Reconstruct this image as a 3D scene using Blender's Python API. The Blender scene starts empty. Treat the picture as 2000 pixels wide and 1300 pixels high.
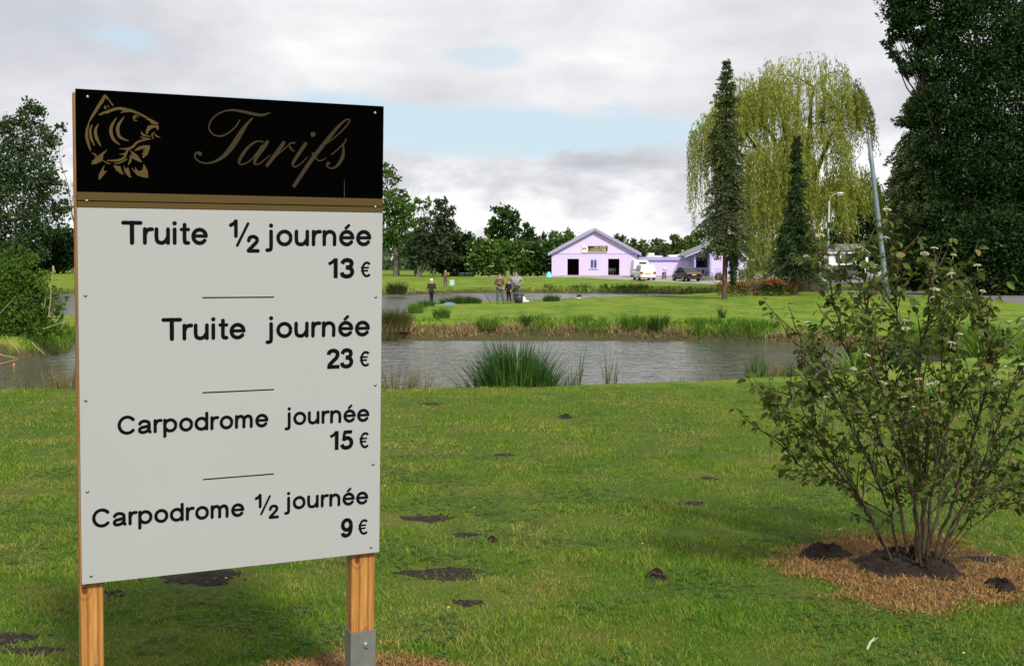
import bpy, math, random
import numpy as np
from mathutils import Vector, Matrix
rs = np.random.RandomState(7); random.seed(7)
sc = bpy.context.scene
C = sc.collection
R = math.radians
# ---------------------------------------------------------------- camera
F_PX = 2500.0
PITCH = math.atan(142.0 / F_PX)
CAM = np.array([0.0, 0.0, 1.65])
cam = bpy.data.cameras.new('camera'); camo = bpy.data.objects.new('camera', cam); C.objects.link(camo)
camo.location = CAM; camo.rotation_euler = (math.pi / 2 - PITCH, 0, 0)
cam.sensor_fit = 'HORIZONTAL'; cam.sensor_width = 36; cam.lens = 36 * F_PX / 2000
cam.clip_start = 0.05; cam.clip_end = 9000
sc.camera = camo
# ---------------------------------------------------------------- light
SUN_EL, SUN_AZ = 43.0, 25.0          # height above the horizon; degrees to the right of straight behind the camera
sun = bpy.data.lights.new('sun', 'SUN'); sun.energy = 4.2; sun.angle = R(7); sun.color = (1.0, 0.94, 0.84)
suno = bpy.data.objects.new('sun', sun); C.objects.link(suno)
sd = Vector((math.sin(R(SUN_AZ)) * math.cos(R(SUN_EL)), -math.cos(R(SUN_AZ)) * math.cos(R(SUN_EL)), math.sin(R(SUN_EL))))
suno.rotation_euler = sd.to_track_quat('Z', 'Y').to_euler(); suno.location = (20, -40, 60)
w = bpy.data.worlds.new('World'); sc.world = w; w.use_nodes = True
sc.view_settings.view_transform = 'Standard'; sc.view_settings.look = 'None'
sc.view_settings.exposure = 0.0; sc.view_settings.gamma = 1.0; sc.view_settings.use_curve_mapping = False
sc.cycles.max_bounces = 6; sc.cycles.transparent_max_bounces = 8; sc.cycles.use_denoising = True

class NT:                                            # tiny node helper
    def __init__(s, tree): s.t = tree; s.t.nodes.clear()
    def n(s, typ, **kw):
        nd = s.t.nodes.new(typ)
        for k, v in kw.items():
            if k.startswith('i_'):
                key = k[2:]; key = int(key) if key.isdigit() else key.replace('_', ' ')
                nd.inputs[key].default_value = v
            else: setattr(nd, k, v)
        return nd
    def l(s, a, b): s.t.links.new(a, b)
    def put(s, v, sock):
        if isinstance(v, bpy.types.NodeSocket): s.l(v, sock)
        else: sock.default_value = v
    def m(s, op, a, b=0.0, c=0.0, clamp=False):
        nd = s.n('ShaderNodeMath', operation=op, use_clamp=clamp)
        s.put(a, nd.inputs[0]); s.put(b, nd.inputs[1]); s.put(c, nd.inputs[2]); return nd.outputs[0]
    def mix(s, f, a, b):
        nd = s.n('ShaderNodeMix', data_type='RGBA')
        s.put(f, nd.inputs[0])
        for v, i in ((a, 6), (b, 7)):
            s.put(tuple(v) + (1,) if isinstance(v, (tuple, list)) and len(v) == 3 else v, nd.inputs[i])
        return nd.outputs[2]
    def noise(s, vec, scale, detail=4, rough=.55, dist=0.0):
        nd = s.n('ShaderNodeTexNoise', i_Scale=scale, i_Detail=detail, i_Roughness=rough, i_Distortion=dist)
        if vec is not None: s.l(vec, nd.inputs['Vector'])
        return nd.outputs['Fac']
    def ss(s, v, a, b):
        nd = s.n('ShaderNodeMapRange', interpolation_type='SMOOTHSTEP', i_From_Min=a, i_From_Max=b)
        s.put(v, nd.inputs['Value']); return nd.outputs[0]
    def scale(s, vec, sx, sy, sz):
        nd = s.n('ShaderNodeVectorMath', operation='MULTIPLY'); s.l(vec, nd.inputs[0]); nd.inputs[1].default_value = (sx, sy, sz); return nd.outputs[0]

# world: Nishita sky seen through gaps of a layered cloud cover
t = NT(w.node_tree)
tc = t.n('ShaderNodeTexCoord'); V = tc.outputs['Generated']
sky = t.n('ShaderNodeTexSky', sky_type='NISHITA', sun_disc=False)
sky.sun_elevation = R(SUN_EL); sky.sun_rotation = R(180 - SUN_AZ); sky.air_density = 1.0; sky.dust_density = .6
sep = t.n('ShaderNodeSeparateXYZ'); t.l(V, sep.inputs[0])
zc = t.m('MAXIMUM', sep.outputs[2], 0.0)
inv = t.m('DIVIDE', 1.0, t.m('ADD', zc, 0.10))
pl = t.n('ShaderNodeCombineXYZ'); t.l(t.m('MULTIPLY', sep.outputs[0], inv), pl.inputs[0]); t.l(t.m('MULTIPLY', sep.outputs[1], inv), pl.inputs[1]); t.l(t.m('MULTIPLY', zc, 3.0), pl.inputs[2])
P = pl.outputs[0]
n1 = t.noise(P, 0.75, 5, .5, .15)          # big cloud masses
n2 = t.noise(t.scale(V, 7, 7, 15), 1.0, 5, .55, .2)           # billows
n3 = t.noise(t.scale(V, 9, 9, 20), 1.0, 7, .58, .25)   # puffs standing low over the horizon
az = t.m('DIVIDE', sep.outputs[0], t.m('MAXIMUM', sep.outputs[1], .001))
def blob(cx, cz, rx, rz, amp):
    a = t.m('POWER', t.m('ABSOLUTE', t.m('DIVIDE', t.m('SUBTRACT', az, cx), rx)), 2.0)
    b = t.m('POWER', t.m('ABSOLUTE', t.m('DIVIDE', t.m('SUBTRACT', t.m('ADD', sep.outputs[2], t.m('MULTIPLY', az, .045)), cz), rz)), 2.0)
    d = t.m('SQRT', t.m('ADD', a, b))
    d = t.m('ADD', d, t.m('MULTIPLY', t.m('SUBTRACT', n3, .5), amp)); d = t.m('ADD', d, t.m('MULTIPLY', t.m('SUBTRACT', n2, .5), amp * .6))
    front = t.m('GREATER_THAN', sep.outputs[1], 0.0)
    return d, front
d, front = blob(-.02, .098, .23, .023, 1.9)
gap = t.m('MULTIPLY', t.ss(d, 1.20, .62), front)
d2, _ = blob(-.02, .153, .035, .010, 1.8)
gap = t.m('MAXIMUM', gap, t.m('MULTIPLY', t.m('MULTIPLY', t.ss(d2, 1.2, .6), .6), front))
gap = t.m('MAXIMUM', gap, t.m('MULTIPLY', t.ss(n1, .70, .78), .8))
shade = t.m('ADD', t.m('MULTIPLY', n1, .55), t.m('MULTIPLY', n2, .45))
shade = t.m('ADD', t.m('MULTIPLY', shade, t.ss(sep.outputs[2], .05, .13)), t.m('MULTIPLY', t.m('ADD', t.m('MULTIPLY', t.m('SUBTRACT', n3, .5), 1.5), .455), t.ss(sep.outputs[2], .13, .05)))
cl = t.n('ShaderNodeValToRGB'); t.l(shade, cl.inputs[0])
e = cl.color_ramp.elements
e[0].position = .385; e[0].color = (1.0, 1.0, 1.0, 1); e[1].position = .70; e[1].color = (.54, .55, .60, 1)
k = e.new(.475); k.color = (.83, .83, .87, 1); k = e.new(.575); k.color = (.69, .70, .75, 1)
b1 = t.n('ShaderNodeBackground', i_Strength=.10); t.l(t.mix(.0, sky.outputs[0], sky.outputs[0]), b1.inputs[0])
b1b = t.n('ShaderNodeBackground', i_Strength=1.0); b1b.inputs[0].default_value = (.66, .83, .93, 1)   # thin high veil in the gaps
mb = t.n('ShaderNodeMixShader', i_0=.8); t.l(b1.outputs[0], mb.inputs[1]); t.l(b1b.outputs[0], mb.inputs[2])
b2 = t.n('ShaderNodeBackground', i_Strength=1.0); t.l(cl.outputs[0], b2.inputs[0])
mx = t.n('ShaderNodeMixShader'); t.l(gap, mx.inputs[0]); t.l(b2.outputs[0], mx.inputs[1]); t.l(mb.outputs[0], mx.inputs[2])
wo = t.n('ShaderNodeOutputWorld'); t.l(mx.outputs[0], wo.inputs[0])

# ---------------------------------------------------------------- helpers
def ray(px, py):
    u, v = (px - 1000) / F_PX, (650 - py) / F_PX
    c, s = math.cos(PITCH), math.sin(PITCH)
    return np.array([u, c + s * v, -s + c * v])
def at(px, py, z):                    # where the sight line of a photo point meets height z
    d = ray(px, py); k = (z - CAM[2]) / d[2]; return CAM + d * k
def atY(px, py, Y):                   # ... meets distance Y
    d = ray(px, py); return CAM + d * (Y / d[1])
def tag(o, label=None, cat=None, group=None, kind=None):
    for k, v in (('label', label), ('category', cat), ('group', group), ('kind', kind)):
        if v: o[k] = v
    return o
def empty(name, loc, rz=0, label=None, cat=None, group=None):
    o = bpy.data.objects.new(name, None); C.objects.link(o); o.location = loc; o.rotation_euler = (0, 0, rz); o.empty_display_size = .1
    return tag(o, label, cat, group)
def link(me, name, parent=None, mats=()):
    o = bpy.data.objects.new(name, me); C.objects.link(o)
    for m in mats: me.materials.append(m)
    if parent: o.parent = parent
    return o
def npmesh(name, V, Fs, parent=None, mats=(), rnd=None, smooth=False, midx=None):
    """V (n,3); Fs list of (m,k) index arrays"""
    me = bpy.data.meshes.new(name); V = np.ascontiguousarray(V, np.float32)
    me.vertices.add(len(V)); me.vertices.foreach_set('co', V.ravel())
    loops = np.concatenate([f.ravel() for f in Fs]).astype(np.int32)
    starts = []; p = 0
    for f in Fs:
        starts.append(p + np.arange(len(f)) * f.shape[1]); p += f.size
    starts = np.concatenate(starts).astype(np.int32)
    me.loops.add(len(loops)); me.loops.foreach_set('vertex_index', loops)
    me.polygons.add(len(starts)); me.polygons.foreach_set('loop_start', starts)
    if midx is not None: me.polygons.foreach_set('material_index', np.ascontiguousarray(midx, np.int32))
    if rnd is not None:
        a = me.attributes.new('rnd', 'FLOAT', 'POINT'); a.data.foreach_set('value', np.ascontiguousarray(rnd, np.float32))
    me.update(calc_edges=True)
    if smooth: me.shade_smooth()
    return link(me, name, parent, mats)
class MB:                              # collects simple solids, builds ONE mesh
    def __init__(s): s.v = []; s.f = []; s.mi = []; s.m = 0
    def add(s, vs, fs):
        b = len(s.v); s.v += [tuple(map(float, p)) for p in vs]; s.f += [tuple(i + b for i in f) for f in fs]; s.mi += [s.m] * len(fs); return s
    def box(s, x0, x1, y0, y1, z0, z1, ch=0):
        if ch:
            pr = [(x0 + ch, y0), (x1 - ch, y0), (x1, y0 + ch), (x1, y1 - ch), (x1 - ch, y1), (x0 + ch, y1), (x0, y1 - ch), (x0, y0 + ch)]
            vs = [(x, y, z0) for x, y in pr] + [(x, y, z1 - ch) for x, y in pr]
            cx, cy = (x0 + x1) / 2, (y0 + y1) / 2
            vs += [(x + (ch if x < cx else -ch), y + (ch if y < cy else -ch), z1) for x, y in pr]
            fs = [tuple(range(7, -1, -1)), tuple(range(16, 24))]
            for r_ in (0, 8):
                fs += [(r_ + i, r_ + (i + 1) % 8, r_ + 8 + (i + 1) % 8, r_ + 8 + i) for i in range(8)]
            return s.add(vs, fs)
        vs = [(x, y, z) for z in (z0, z1) for x, y in ((x0, y0), (x1, y0), (x1, y1), (x0, y1))]
        return s.add(vs, [(3, 2, 1, 0), (4, 5, 6, 7), (0, 1, 5, 4), (1, 2, 6, 5), (2, 3, 7, 6), (3, 0, 4, 7)])
    def prism(s, poly, y0, y1):        # polygon in x,z extruded along y
        n = len(poly)
        vs = [(x, y0, z) for x, z in poly] + [(x, y1, z) for x, z in poly]
        return s.add(vs, [tuple(range(n)), tuple(range(2 * n - 1, n - 1, -1))] + [((i + 1) % n, i, n + i, n + (i + 1) % n) for i in range(n)])
    def tube(s, pts, rad, k=6, cap=True):
        pts = [Vector(p) for p in pts]; n = len(pts)
        rad = rad if isinstance(rad, (list, tuple)) else [rad] * n
        vs = []; up = None
        for i, p in enumerate(pts):
            d = (pts[min(i + 1, n - 1)] - pts[max(i - 1, 0)])
            if d.length < 1e-9: d = Vector((0, 0, 1))
            d.normalize()
            if up is None:
                up = Vector((1, 0, 0)) if abs(d.x) < .8 else Vector((0, 1, 0))
            a = d.cross(up).normalized(); b = a.cross(d).normalized(); up = b
            for j in range(k):
                an = 2 * math.pi * j / k; q = p + (a * math.cos(an) + b * math.sin(an)) * rad[i]; vs.append(q)
        fs = [(i * k + j, i * k + (j + 1) % k, (i + 1) * k + (j + 1) % k, (i + 1) * k + j) for i in range(n - 1) for j in range(k)]
        if cap: fs += [tuple(range(k - 1, -1, -1)), tuple(range((n - 1) * k, n * k))]
        return s.add(vs, fs)
    def ball(s, c, r, k=8, rings=6, sq=(1, 1, 1)):
        vs = [(c[0], c[1], c[2] - r * sq[2])]
        for i in range(1, rings):
            a = math.pi * i / rings - math.pi / 2
            vs += [(c[0] + r * sq[0] * math.cos(a) * math.cos(2 * math.pi * j / k), c[1] + r * sq[1] * math.cos(a) * math.sin(2 * math.pi * j / k), c[2] + r * sq[2] * math.sin(a)) for j in range(k)]
        vs.append((c[0], c[1], c[2] + r * sq[2])); L = len(vs) - 1
        fs = [(0, 1 + (j + 1) % k, 1 + j) for j in range(k)] + [(L, L - k + j, L - k + (j + 1) % k) for j in range(k)]
        for i in range(rings - 2):
            o = 1 + i * k; fs += [(o + j, o + (j + 1) % k, o + k + (j + 1) % k, o + k + j) for j in range(k)]
        return s.add(vs, fs)
    def build(s, name, mats, parent=None, smooth=False, label=None):
        me = bpy.data.meshes.new(name); me.from_pydata(s.v, [], s.f); me.update()
        mats = mats if isinstance(mats, (list, tuple)) else [mats]
        if len(mats) > 1: me.polygons.foreach_set('material_index', s.mi)
        if smooth: me.shade_smooth()
        o = link(me, name, parent, mats)
        if label: o['label'] = label
        return o
# ---------------------------------------------------------------- materials
MATS = {}
def principled(name, rough=.6, metal=0.0, spec=.5):
    m = bpy.data.materials.new(name); m.use_nodes = True; t = NT(m.node_tree)
    b = t.n('ShaderNodeBsdfPrincipled', i_Roughness=rough, i_Metallic=metal); b.inputs['Specular IOR Level'].default_value = spec
    o = t.n('ShaderNodeOutputMaterial'); t.l(b.outputs[0], o.inputs[0]); return m, t, b
def flat(name, col, rough=.6, metal=0.0, var=.12, scale=6.0, bump=0.0, spec=.5, dirt=None):
    if name in MATS: return MATS[name]
    m, t, b = principled(name, rough, metal, spec)
    co = t.n('ShaderNodeTexCoord').outputs['Object']; n = t.noise(co, scale, 5, .6)
    c = t.mix(n, tuple(x * (1 - var) for x in col), tuple(min(1, x * (1 + var)) for x in col))
    if dirt: c = t.mix(t.m('MULTIPLY', t.ss(t.noise(co, scale * .6, 6, .7), .55, .75), .6), c, dirt)
    t.l(c, b.inputs['Base Color'])
    if bump:
        bp = t.n('ShaderNodeBump', i_Strength=bump, i_Distance=.01); t.l(t.noise(co, scale * 8, 4, .6), bp.inputs['Height']); t.l(bp.outputs[0], b.inputs['Normal'])
    MATS[name] = m; return m
def foliage(name, dark, light, trans=.25, rough=.6, warm=None, spec=.12):
    if name in MATS: return MATS[name]
    m = bpy.data.materials.new(name); m.use_nodes = True; t = NT(m.node_tree)
    a = t.n('ShaderNodeAttribute', attribute_name='rnd'); r_ = a.outputs['Fac']
    c = t.mix(r_, dark, light)
    if warm: c = t.mix(t.ss(r_, .86, .93), c, warm)
    b = t.n('ShaderNodeBsdfPrincipled', i_Roughness=rough); b.inputs['Specular IOR Level'].default_value = spec
    t.l(c, b.inputs['Base Color'])
    tr = t.n('ShaderNodeBsdfTranslucent'); t.l(t.mix(.35, c, (light[0] * 1.4, light[1] * 1.6, light[2] * .7)), tr.inputs[0])
    mx = t.n('ShaderNodeMixShader', i_0=trans); t.l(b.outputs[0], mx.inputs[1]); t.l(tr.outputs[0], mx.inputs[2])
    o = t.n('ShaderNodeOutputMaterial'); t.l(mx.outputs[0], o.inputs[0]); MATS[name] = m; return m
def barkm(name, c1, c2, scale=8):
    if name in MATS: return MATS[name]
    m, t, b = principled(name, .85, 0, .2); co = t.n('ShaderNodeTexCoord').outputs['Object']
    n = t.noise(t.scale(co, 1, 1, .25), scale, 6, .7, .5); t.l(t.mix(t.ss(n, .35, .65), c1, c2), b.inputs['Base Color'])
    bp = t.n('ShaderNodeBump', i_Strength=.7, i_Distance=.03); t.l(n, bp.inputs['Height']); t.l(bp.outputs[0], b.inputs['Normal']); MATS[name] = m; return m

# ---------------------------------------------------------------- price sign
def wood_mat():
    m, t, b = principled('post_wood', .62, 0, .35); co = t.n('ShaderNodeTexCoord').outputs['Object']
    g = t.noise(t.scale(co, 1, 1, .035), 95, 5, .65, 1.1); g2 = t.noise(t.scale(co, 1, 1, .15), 14, 4, .6, .6)
    c = t.mix(t.ss(g, .35, .68), (.50, .235, .060), (.31, .125, .028)); c = t.mix(t.ss(g2, .45, .75), c, (.55, .31, .11))
    wv = t.n('ShaderNodeTexWave', wave_type='BANDS', bands_direction='X', i_Scale=9.0, i_Distortion=3.0, i_Detail=3.0); t.l(t.scale(co, 1, 1, .05), wv.inputs[0])
    c = t.mix(t.m('MULTIPLY', t.ss(wv.outputs['Fac'], .72, .95), .5), c, (.17, .055, .014))
    sp = t.n('ShaderNodeSeparateXYZ'); t.l(co, sp.inputs[0])                # dirt splashed up from the soil
    c = t.mix(t.m('MULTIPLY', t.ss(t.m('ADD', sp.outputs[2], t.m('MULTIPLY', g2, .22)), .40, .22), t.ss(t.noise(co, 45, 5, .7), .50, .66)), c, (.05, .03, .018))
    kn = t.n('ShaderNodeVectorMath', operation='DISTANCE'); t.l(t.scale(co, 1, .0, .7), kn.inputs[0]); kn.inputs[1].default_value = (-.024, 0, .458 * .7)
    kd = t.m('ADD', kn.outputs[1], t.m('MULTIPLY', g, .004)); c = t.mix(t.ss(kd, .0135, .009), c, (.13, .035, .010))
    c = t.mix(t.m('MULTIPLY', t.ss(t.m('ABSOLUTE', t.m('SUBTRACT', kd, .024)), .0045, .0), .55), c, (.20, .07, .015))
    t.l(c, b.inputs['Base Color']); bp = t.n('ShaderNodeBump', i_Strength=.35, i_Distance=.002); t.l(g, bp.inputs['Height']); t.l(bp.outputs[0], b.inputs['Normal']); return m
WOOD = wood_mat()
def board_mat():
    m, t, b = principled('sign_white_laminate', .38, 0, .4); co = t.n('ShaderNodeTexCoord').outputs['Object']
    c = t.mix(t.noise(co, 2.5, 3), (.370, .380, .388), (.395, .406, .415))
    sp = t.n('ShaderNodeTexVoronoi', i_Scale=11.0); t.l(co, sp.inputs[0])     # a few specks of dirt
    c = t.mix(t.m('MULTIPLY', t.ss(sp.outputs['Distance'], .035, .018), t.ss(t.noise(co, 7, 2), .5, .6)), c, (.22, .20, .18)); t.l(c, b.inputs['Base Color']); return m
BH = 1.637; YAW = .46874; LEAN = .0442
sign = empty('price_sign', (0, 0, 0), 0, 'white price board with black and gold header on two wooden posts', 'sign')
cy_, sy_ = math.cos(YAW), math.sin(YAW)
ru = Vector((cy_, sy_, 0)); nn = Vector((sy_, -cy_, 0)); uu = Vector((0, 0, 1)) * math.cos(LEAN) + nn * math.sin(LEAN); nf = ru.cross(uu)
sign.matrix_world = Matrix(((ru.x, nf.x * -1, uu.x, -.951), (ru.y, nf.y * -1, uu.y, 4.4395), (ru.z, nf.z * -1, uu.z, 1.3845), (0, 0, 0, 1)))
# sign space: x right, z up, -y towards the viewer; board centre at the origin, face at y=0
def sheet(name, x0, x1, z0, z1, y0, y1, mat, ch=.001): return MB().box(x0, x1, y0, y1, z0, z1).build(name, mat, sign)
ZB = .4375
sheet('price_panel', -.53, .53, -BH / 2, ZB - .0005, 0, .012, board_mat())
BLK = flat('sign_black_vinyl', (.0012, .0011, .0011), .8, 0, .05, 3, spec=0); GOLD = flat('sign_gold_vinyl', (.085, .056, .016), .5, 0, .10, 5, spec=.2)
sheet('header_panel', -.53, .53, ZB + .0005, BH / 2, 0, .012, BLK)
sheet('gold_band', -.5298, .5298, .461, .4876, -.0006, 0, GOLD); sheet('gold_band', -.5298, .5298, ZB + .001, .4575, -.0006, 0, GOLD)
sheet('backing_board', -.528, .528, -BH / 2 + .004, BH / 2 - .004, .0125, .022, flat('backing_ply', (.30, .20, .12), .7, 0, .2, 20))
LZ = -1.384 / math.cos(LEAN) - .02
for x0, x1 in ((-.5315, -.4573), (.4306, .5225)):
    p = MB().box(-(x1 - x0) / 2, (x1 - x0) / 2, 0, .055, 0, BH / 2 - .006 - LZ - .1, .004).build('post', WOOD, sign); p.location = ((x0 + x1) / 2, .0222, LZ + .1)
GALV = flat('galvanised_steel', (.27, .27, .27), .5, .6, .35, 14, .15, dirt=(.07, .05, .035))
for x0, x1 in ((-.5315, -.4573), (.4306, .5225)):
    b = MB(); LZ_ = LZ if x0 > 0 else LZ - .09; cx = (x0 + x1) / 2; hw = (x1 - x0) / 2 + .003; y0, y1 = .0187, .0805
    for a in ((cx - hw, cx + hw, y0 - .003, y0), (cx - hw, cx + hw, y1, y1 + .003), (cx - hw, cx - hw + .003, y0 + .0002, y1 - .0002), (cx + hw - .003, cx + hw, y0 + .0002, y1 - .0002)): b.box(a[0], a[1], a[2], a[3], LZ - .08, LZ_ + .285)
    br = b.build('post_socket', GALV, sign)
    q = MB(); q.tube([(cx + .012, y0 - .003, LZ_ + .232), (cx + .012, y0 - .005, LZ_ + .232)], .013, 16); q.tube([(cx + .012, y0 - .005, LZ_ + .232), (cx + .012, y0 - .0125, LZ_ + .232)], .0085, 6); q.build('bolt', flat('bolt_steel', (.45, .46, .47), .35, .8, .2, 40), br)
SCR = [(-0.4936, 0.7942), (0.4969, 0.7931), (-0.4999, 0.4591), (0.502, 0.4574), (-0.5077, 0.1503), (-0.511, -0.1978), (-0.509, -0.5041), (-0.5001, -0.7922), (0.507, 0.1322), (0.508, -0.1911), (0.5027, -0.4853), (0.4976, -0.7977)]
sm = flat('screw_steel', (.30, .30, .31), .35, .9, .2, 30); sme = None
for x, z in SCR:
    if sme is None:
        q = MB(); q.tube([(0, 0, 0), (0, -.0012, 0), (0, -.0030, 0), (0, -.0037, 0)], [.0056, .0055, .0038, .0012], 14); s0 = q.build('screw', sm, sign, True); sme = s0.data
    else: s0 = link(sme, 'screw', sign)
    s0.location = (x, 0, z)
# --- lettering: strokes swept as flat vinyl on the board
class Ink:
    def __init__(s): s.v = []; s.f = []; s.k = 0
    def ribbon(s, pts, w, caps=True, sm=True):   # pts [(x,z)], w list of widths
        P = [np.array(p[:2], float) for p in pts]; W = list(w) if isinstance(w, (list, tuple)) else [w] * len(P)
        if sm and len(P) > 2:
            Q, X = [], []
            for i in range(len(P) - 1):
                a, b, c, d = P[max(i - 1, 0)], P[i], P[i + 1], P[min(i + 2, len(P) - 1)]
                for j in range(6):
                    u = j / 6; Q.append(.5 * ((2 * b) + (c - a) * u + (2 * a - 5 * b + 4 * c - d) * u * u + (3 * b - a - 3 * c + d) * u ** 3)); X.append(W[i] * (1 - u) + W[i + 1] * u)
            Q.append(P[-1]); X.append(W[-1]); P, W = Q, X
        L, Rr = [], []
        for i, p in enumerate(P):
            d = P[min(i + 1, len(P) - 1)] - P[max(i - 1, 0)]; d = d / (np.linalg.norm(d) + 1e-12); n = np.array([-d[1], d[0]]) * W[i] / 2
            L.append(p + n); Rr.append(p - n)
        y = -.0008 - s.k * .00004; s.k += 1; b = len(s.v); n = len(P)
        s.v += [(q[0], y, q[1]) for q in L] + [(q[0], y, q[1]) for q in Rr]
        s.f += [(b + i, b + n + i, b + n + i + 1, b + i + 1) for i in range(n - 1)]
        if caps:
            for (p, a, q, r) in ((P[0], L[0], P[1], 0), (P[-1], Rr[-1], P[-2], n - 1)):
                c = len(s.v); an = math.atan2(a[1] - p[1], a[0] - p[0]); rad = np.linalg.norm(a - p)
                s.v += [(p[0] + rad * math.cos(an + math.pi * j / 8), y, p[1] + rad * math.sin(an + math.pi * j / 8)) for j in range(9)]; s.f.append(tuple(range(c, c + 9)))
    def poly(s, pts):
        y = -.0008 - s.k * .00004; s.k += 1; b = len(s.v); s.v += [(p[0], y, p[1]) for p in pts]; s.f.append(tuple(range(b, b + len(pts))))
    def build(s, name, mat, parent, label=None):
        me = bpy.data.meshes.new(name); me.from_pydata(s.v, [], s.f); me.update(); o = link(me, name, parent, [mat])
        if label: o['label'] = label
        return o
def arc(cx, cz, rx, rz, a0, a1, n=9):
    return [(cx + rx * math.cos(R(a0 + (a1 - a0) * i / (n - 1))), cz + rz * math.sin(R(a0 + (a1 - a0) * i / (n - 1)))) for i in range(n)]
S_, B_ = .168, .20
dot = lambda x, z: ([(x, z), (x + .002, z)], S_ * 1.12, True)
ell = lambda cx: (arc(cx, .37, .27, .295, 0, 360, 17), S_, False)
ey = [([(.09, .385), (.60, .385)], S_ * .85, True), (arc(.345, .37, .265, .295, 3, 322, 15), S_, True)]
G = {'T': (.85, [([(.08, .93), (.77, .93)], S_, True), ([(.425, .93), (.425, .075)], S_ * 1.1, True)]),
 'r': (.47, [([(.09, .665), (.09, .075)], S_, True), ([(.09, .40), (.15, .57), (.26, .655), (.38, .66)], S_, True)]),
 'u': (.74, [([(.09, .665), (.09, .32), (.13, .14), (.28, .075), (.43, .13), (.54, .30)], S_, True), ([(.56, .665), (.56, .075)], S_, True)]),
 'i': (.33, [([(.09, .665), (.09, .075)], S_, True), dot(.09, .93)]),
 't': (.45, [([(.17, .87), (.17, .2), (.22, .09), (.32, .08)], S_, True), ([(.04, .665), (.33, .665)], S_ * .85, True)]),
 'e': (.76, ey), 'é': (.76, ey + [([(.30, .83), (.43, .96)], S_ * .8, True)]),
 'j': (.33, [([(.12, .665), (.12, -.05), (.07, -.17), (-.04, -.185)], S_, True), dot(.12, .93)]),
 'o': (.78, [ell(.36)]),
 'n': (.74, [([(.09, .665), (.09, .075)], S_, True), ([(.09, .38), (.14, .56), (.3, .665), (.46, .62), (.54, .46), (.54, .075)], S_, True)]),
 'C': (.98, [(arc(.47, .5, .38, .425, 42, 318, 15), S_, True)]),
 'a': (.74, [([(.09, .53), (.17, .63), (.32, .668), (.48, .62), (.54, .50), (.54, .17), (.585, .075)], S_, True), ([(.53, .40), (.32, .355), (.13, .30), (.08, .18), (.14, .09), (.27, .07), (.42, .12), (.53, .25)], S_, True)]),
 'p': (.78, [([(.09, .665), (.09, -.20)], S_, True), ell(.36)]),
 'd': (.78, [([(.61, .925), (.61, .075)], S_, True), ell(.345)]),
 'm': (1.06, [([(.09, .665), (.09, .075)], S_, True), ([(.09, .40), (.14, .57), (.28, .665), (.41, .62), (.47, .46), (.47, .075)], S_, True), ([(.47, .40), (.52, .57), (.66, .665), (.79, .62), (.85, .46), (.85, .075)], S_, True)]),
 '1': (.62, [([(.42, 1.0), (.42, 0)], B_, False), ([(.38, .93), (.26, .80), (.10, .71)], B_ * .75, False)]),
 '2': (.68, [([(.10, .70), (.14, .84), (.32, .91), (.50, .84), (.54, .70), (.48, .54), (.32, .38), (.17, .22), (.12, .09)], B_, False), ([(.03, .09), (.64, .09)], B_ * .95, False)]),
 '3': (.68, [([(.09, .72), (.16, .86), (.31, .91), (.47, .86), (.52, .72), (.44, .57), (.26, .53)], B_, False), ([(.26, .54), (.47, .49), (.55, .31), (.47, .14), (.30, .085), (.13, .14), (.07, .29)], B_, False)]),
 '5': (.68, [([(.58, .91), (.15, .91)], B_ * .9, False), ([(.20, .91), (.14, .46)], B_ * .8, False), ([(.13, .51), (.30, .60), (.48, .53), (.55, .34), (.47, .15), (.29, .085), (.13, .13), (.06, .28)], B_, False)]),
 '9': (.66, [(arc(.32, .65, .225, .26, 0, 360, 15), B_, False), ([(.545, .65), (.54, .42), (.46, .17), (.28, .085), (.14, .13), (.09, .25)], B_, False)]),
 '€': (.75, [(arc(.47, .5, .33, .42, 48, 312, 13), .165, False), ([(.02, .61), (.62, .61)], .12, False), ([(.02, .42), (.56, .42)], .12, False)]),
 '½': (1.33, [([(.04, .88), (.19, .97), (.26, 1.06)], S_, True), ([(.27, 1.06), (.27, .40)], S_, True), ([(.82, .96), (.33, -.02)], S_ * .75, True), ([(.85, .20), (.90, .33), (1.05, .38), (1.20, .32), (1.23, .18), (1.10, .02), (.92, -.16), (.84, -.24)], S_, True), ([(.84, -.26), (1.27, -.26)], S_, True)])}
VIN = flat('letter_vinyl', (.004, .004, .006), .6, 0, .1, 4, spec=.05)
def word(txt, xl, xr, zl, zr, cap):
    ink = Ink(); x = 0; segs = []
    for ch in txt:
        adv, st = G[ch]
        for pts, wd, caps in st: segs.append(([(px + x, pz) for px, pz in pts], wd, caps))
        x += adv
    lo = min(p[0] - s[1] * .5 for s in segs for p in s[0]); hi = max(p[0] + s[1] * .5 for s in segs for p in s[0])
    k = (xr - xl) / (hi - lo)
    for pts, wd, caps in segs:
        ink.ribbon([(xl + (px - lo) * k, zl + (zr - zl) * (px - lo) / (hi - lo) + pz * cap) for px, pz in pts], wd * (k * .45 + cap * .55), caps)
    return ink.build('lettering', VIN, sign, 'black letters reading ' + txt.replace('½', 'one half').replace('€', 'euro sign'))
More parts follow.
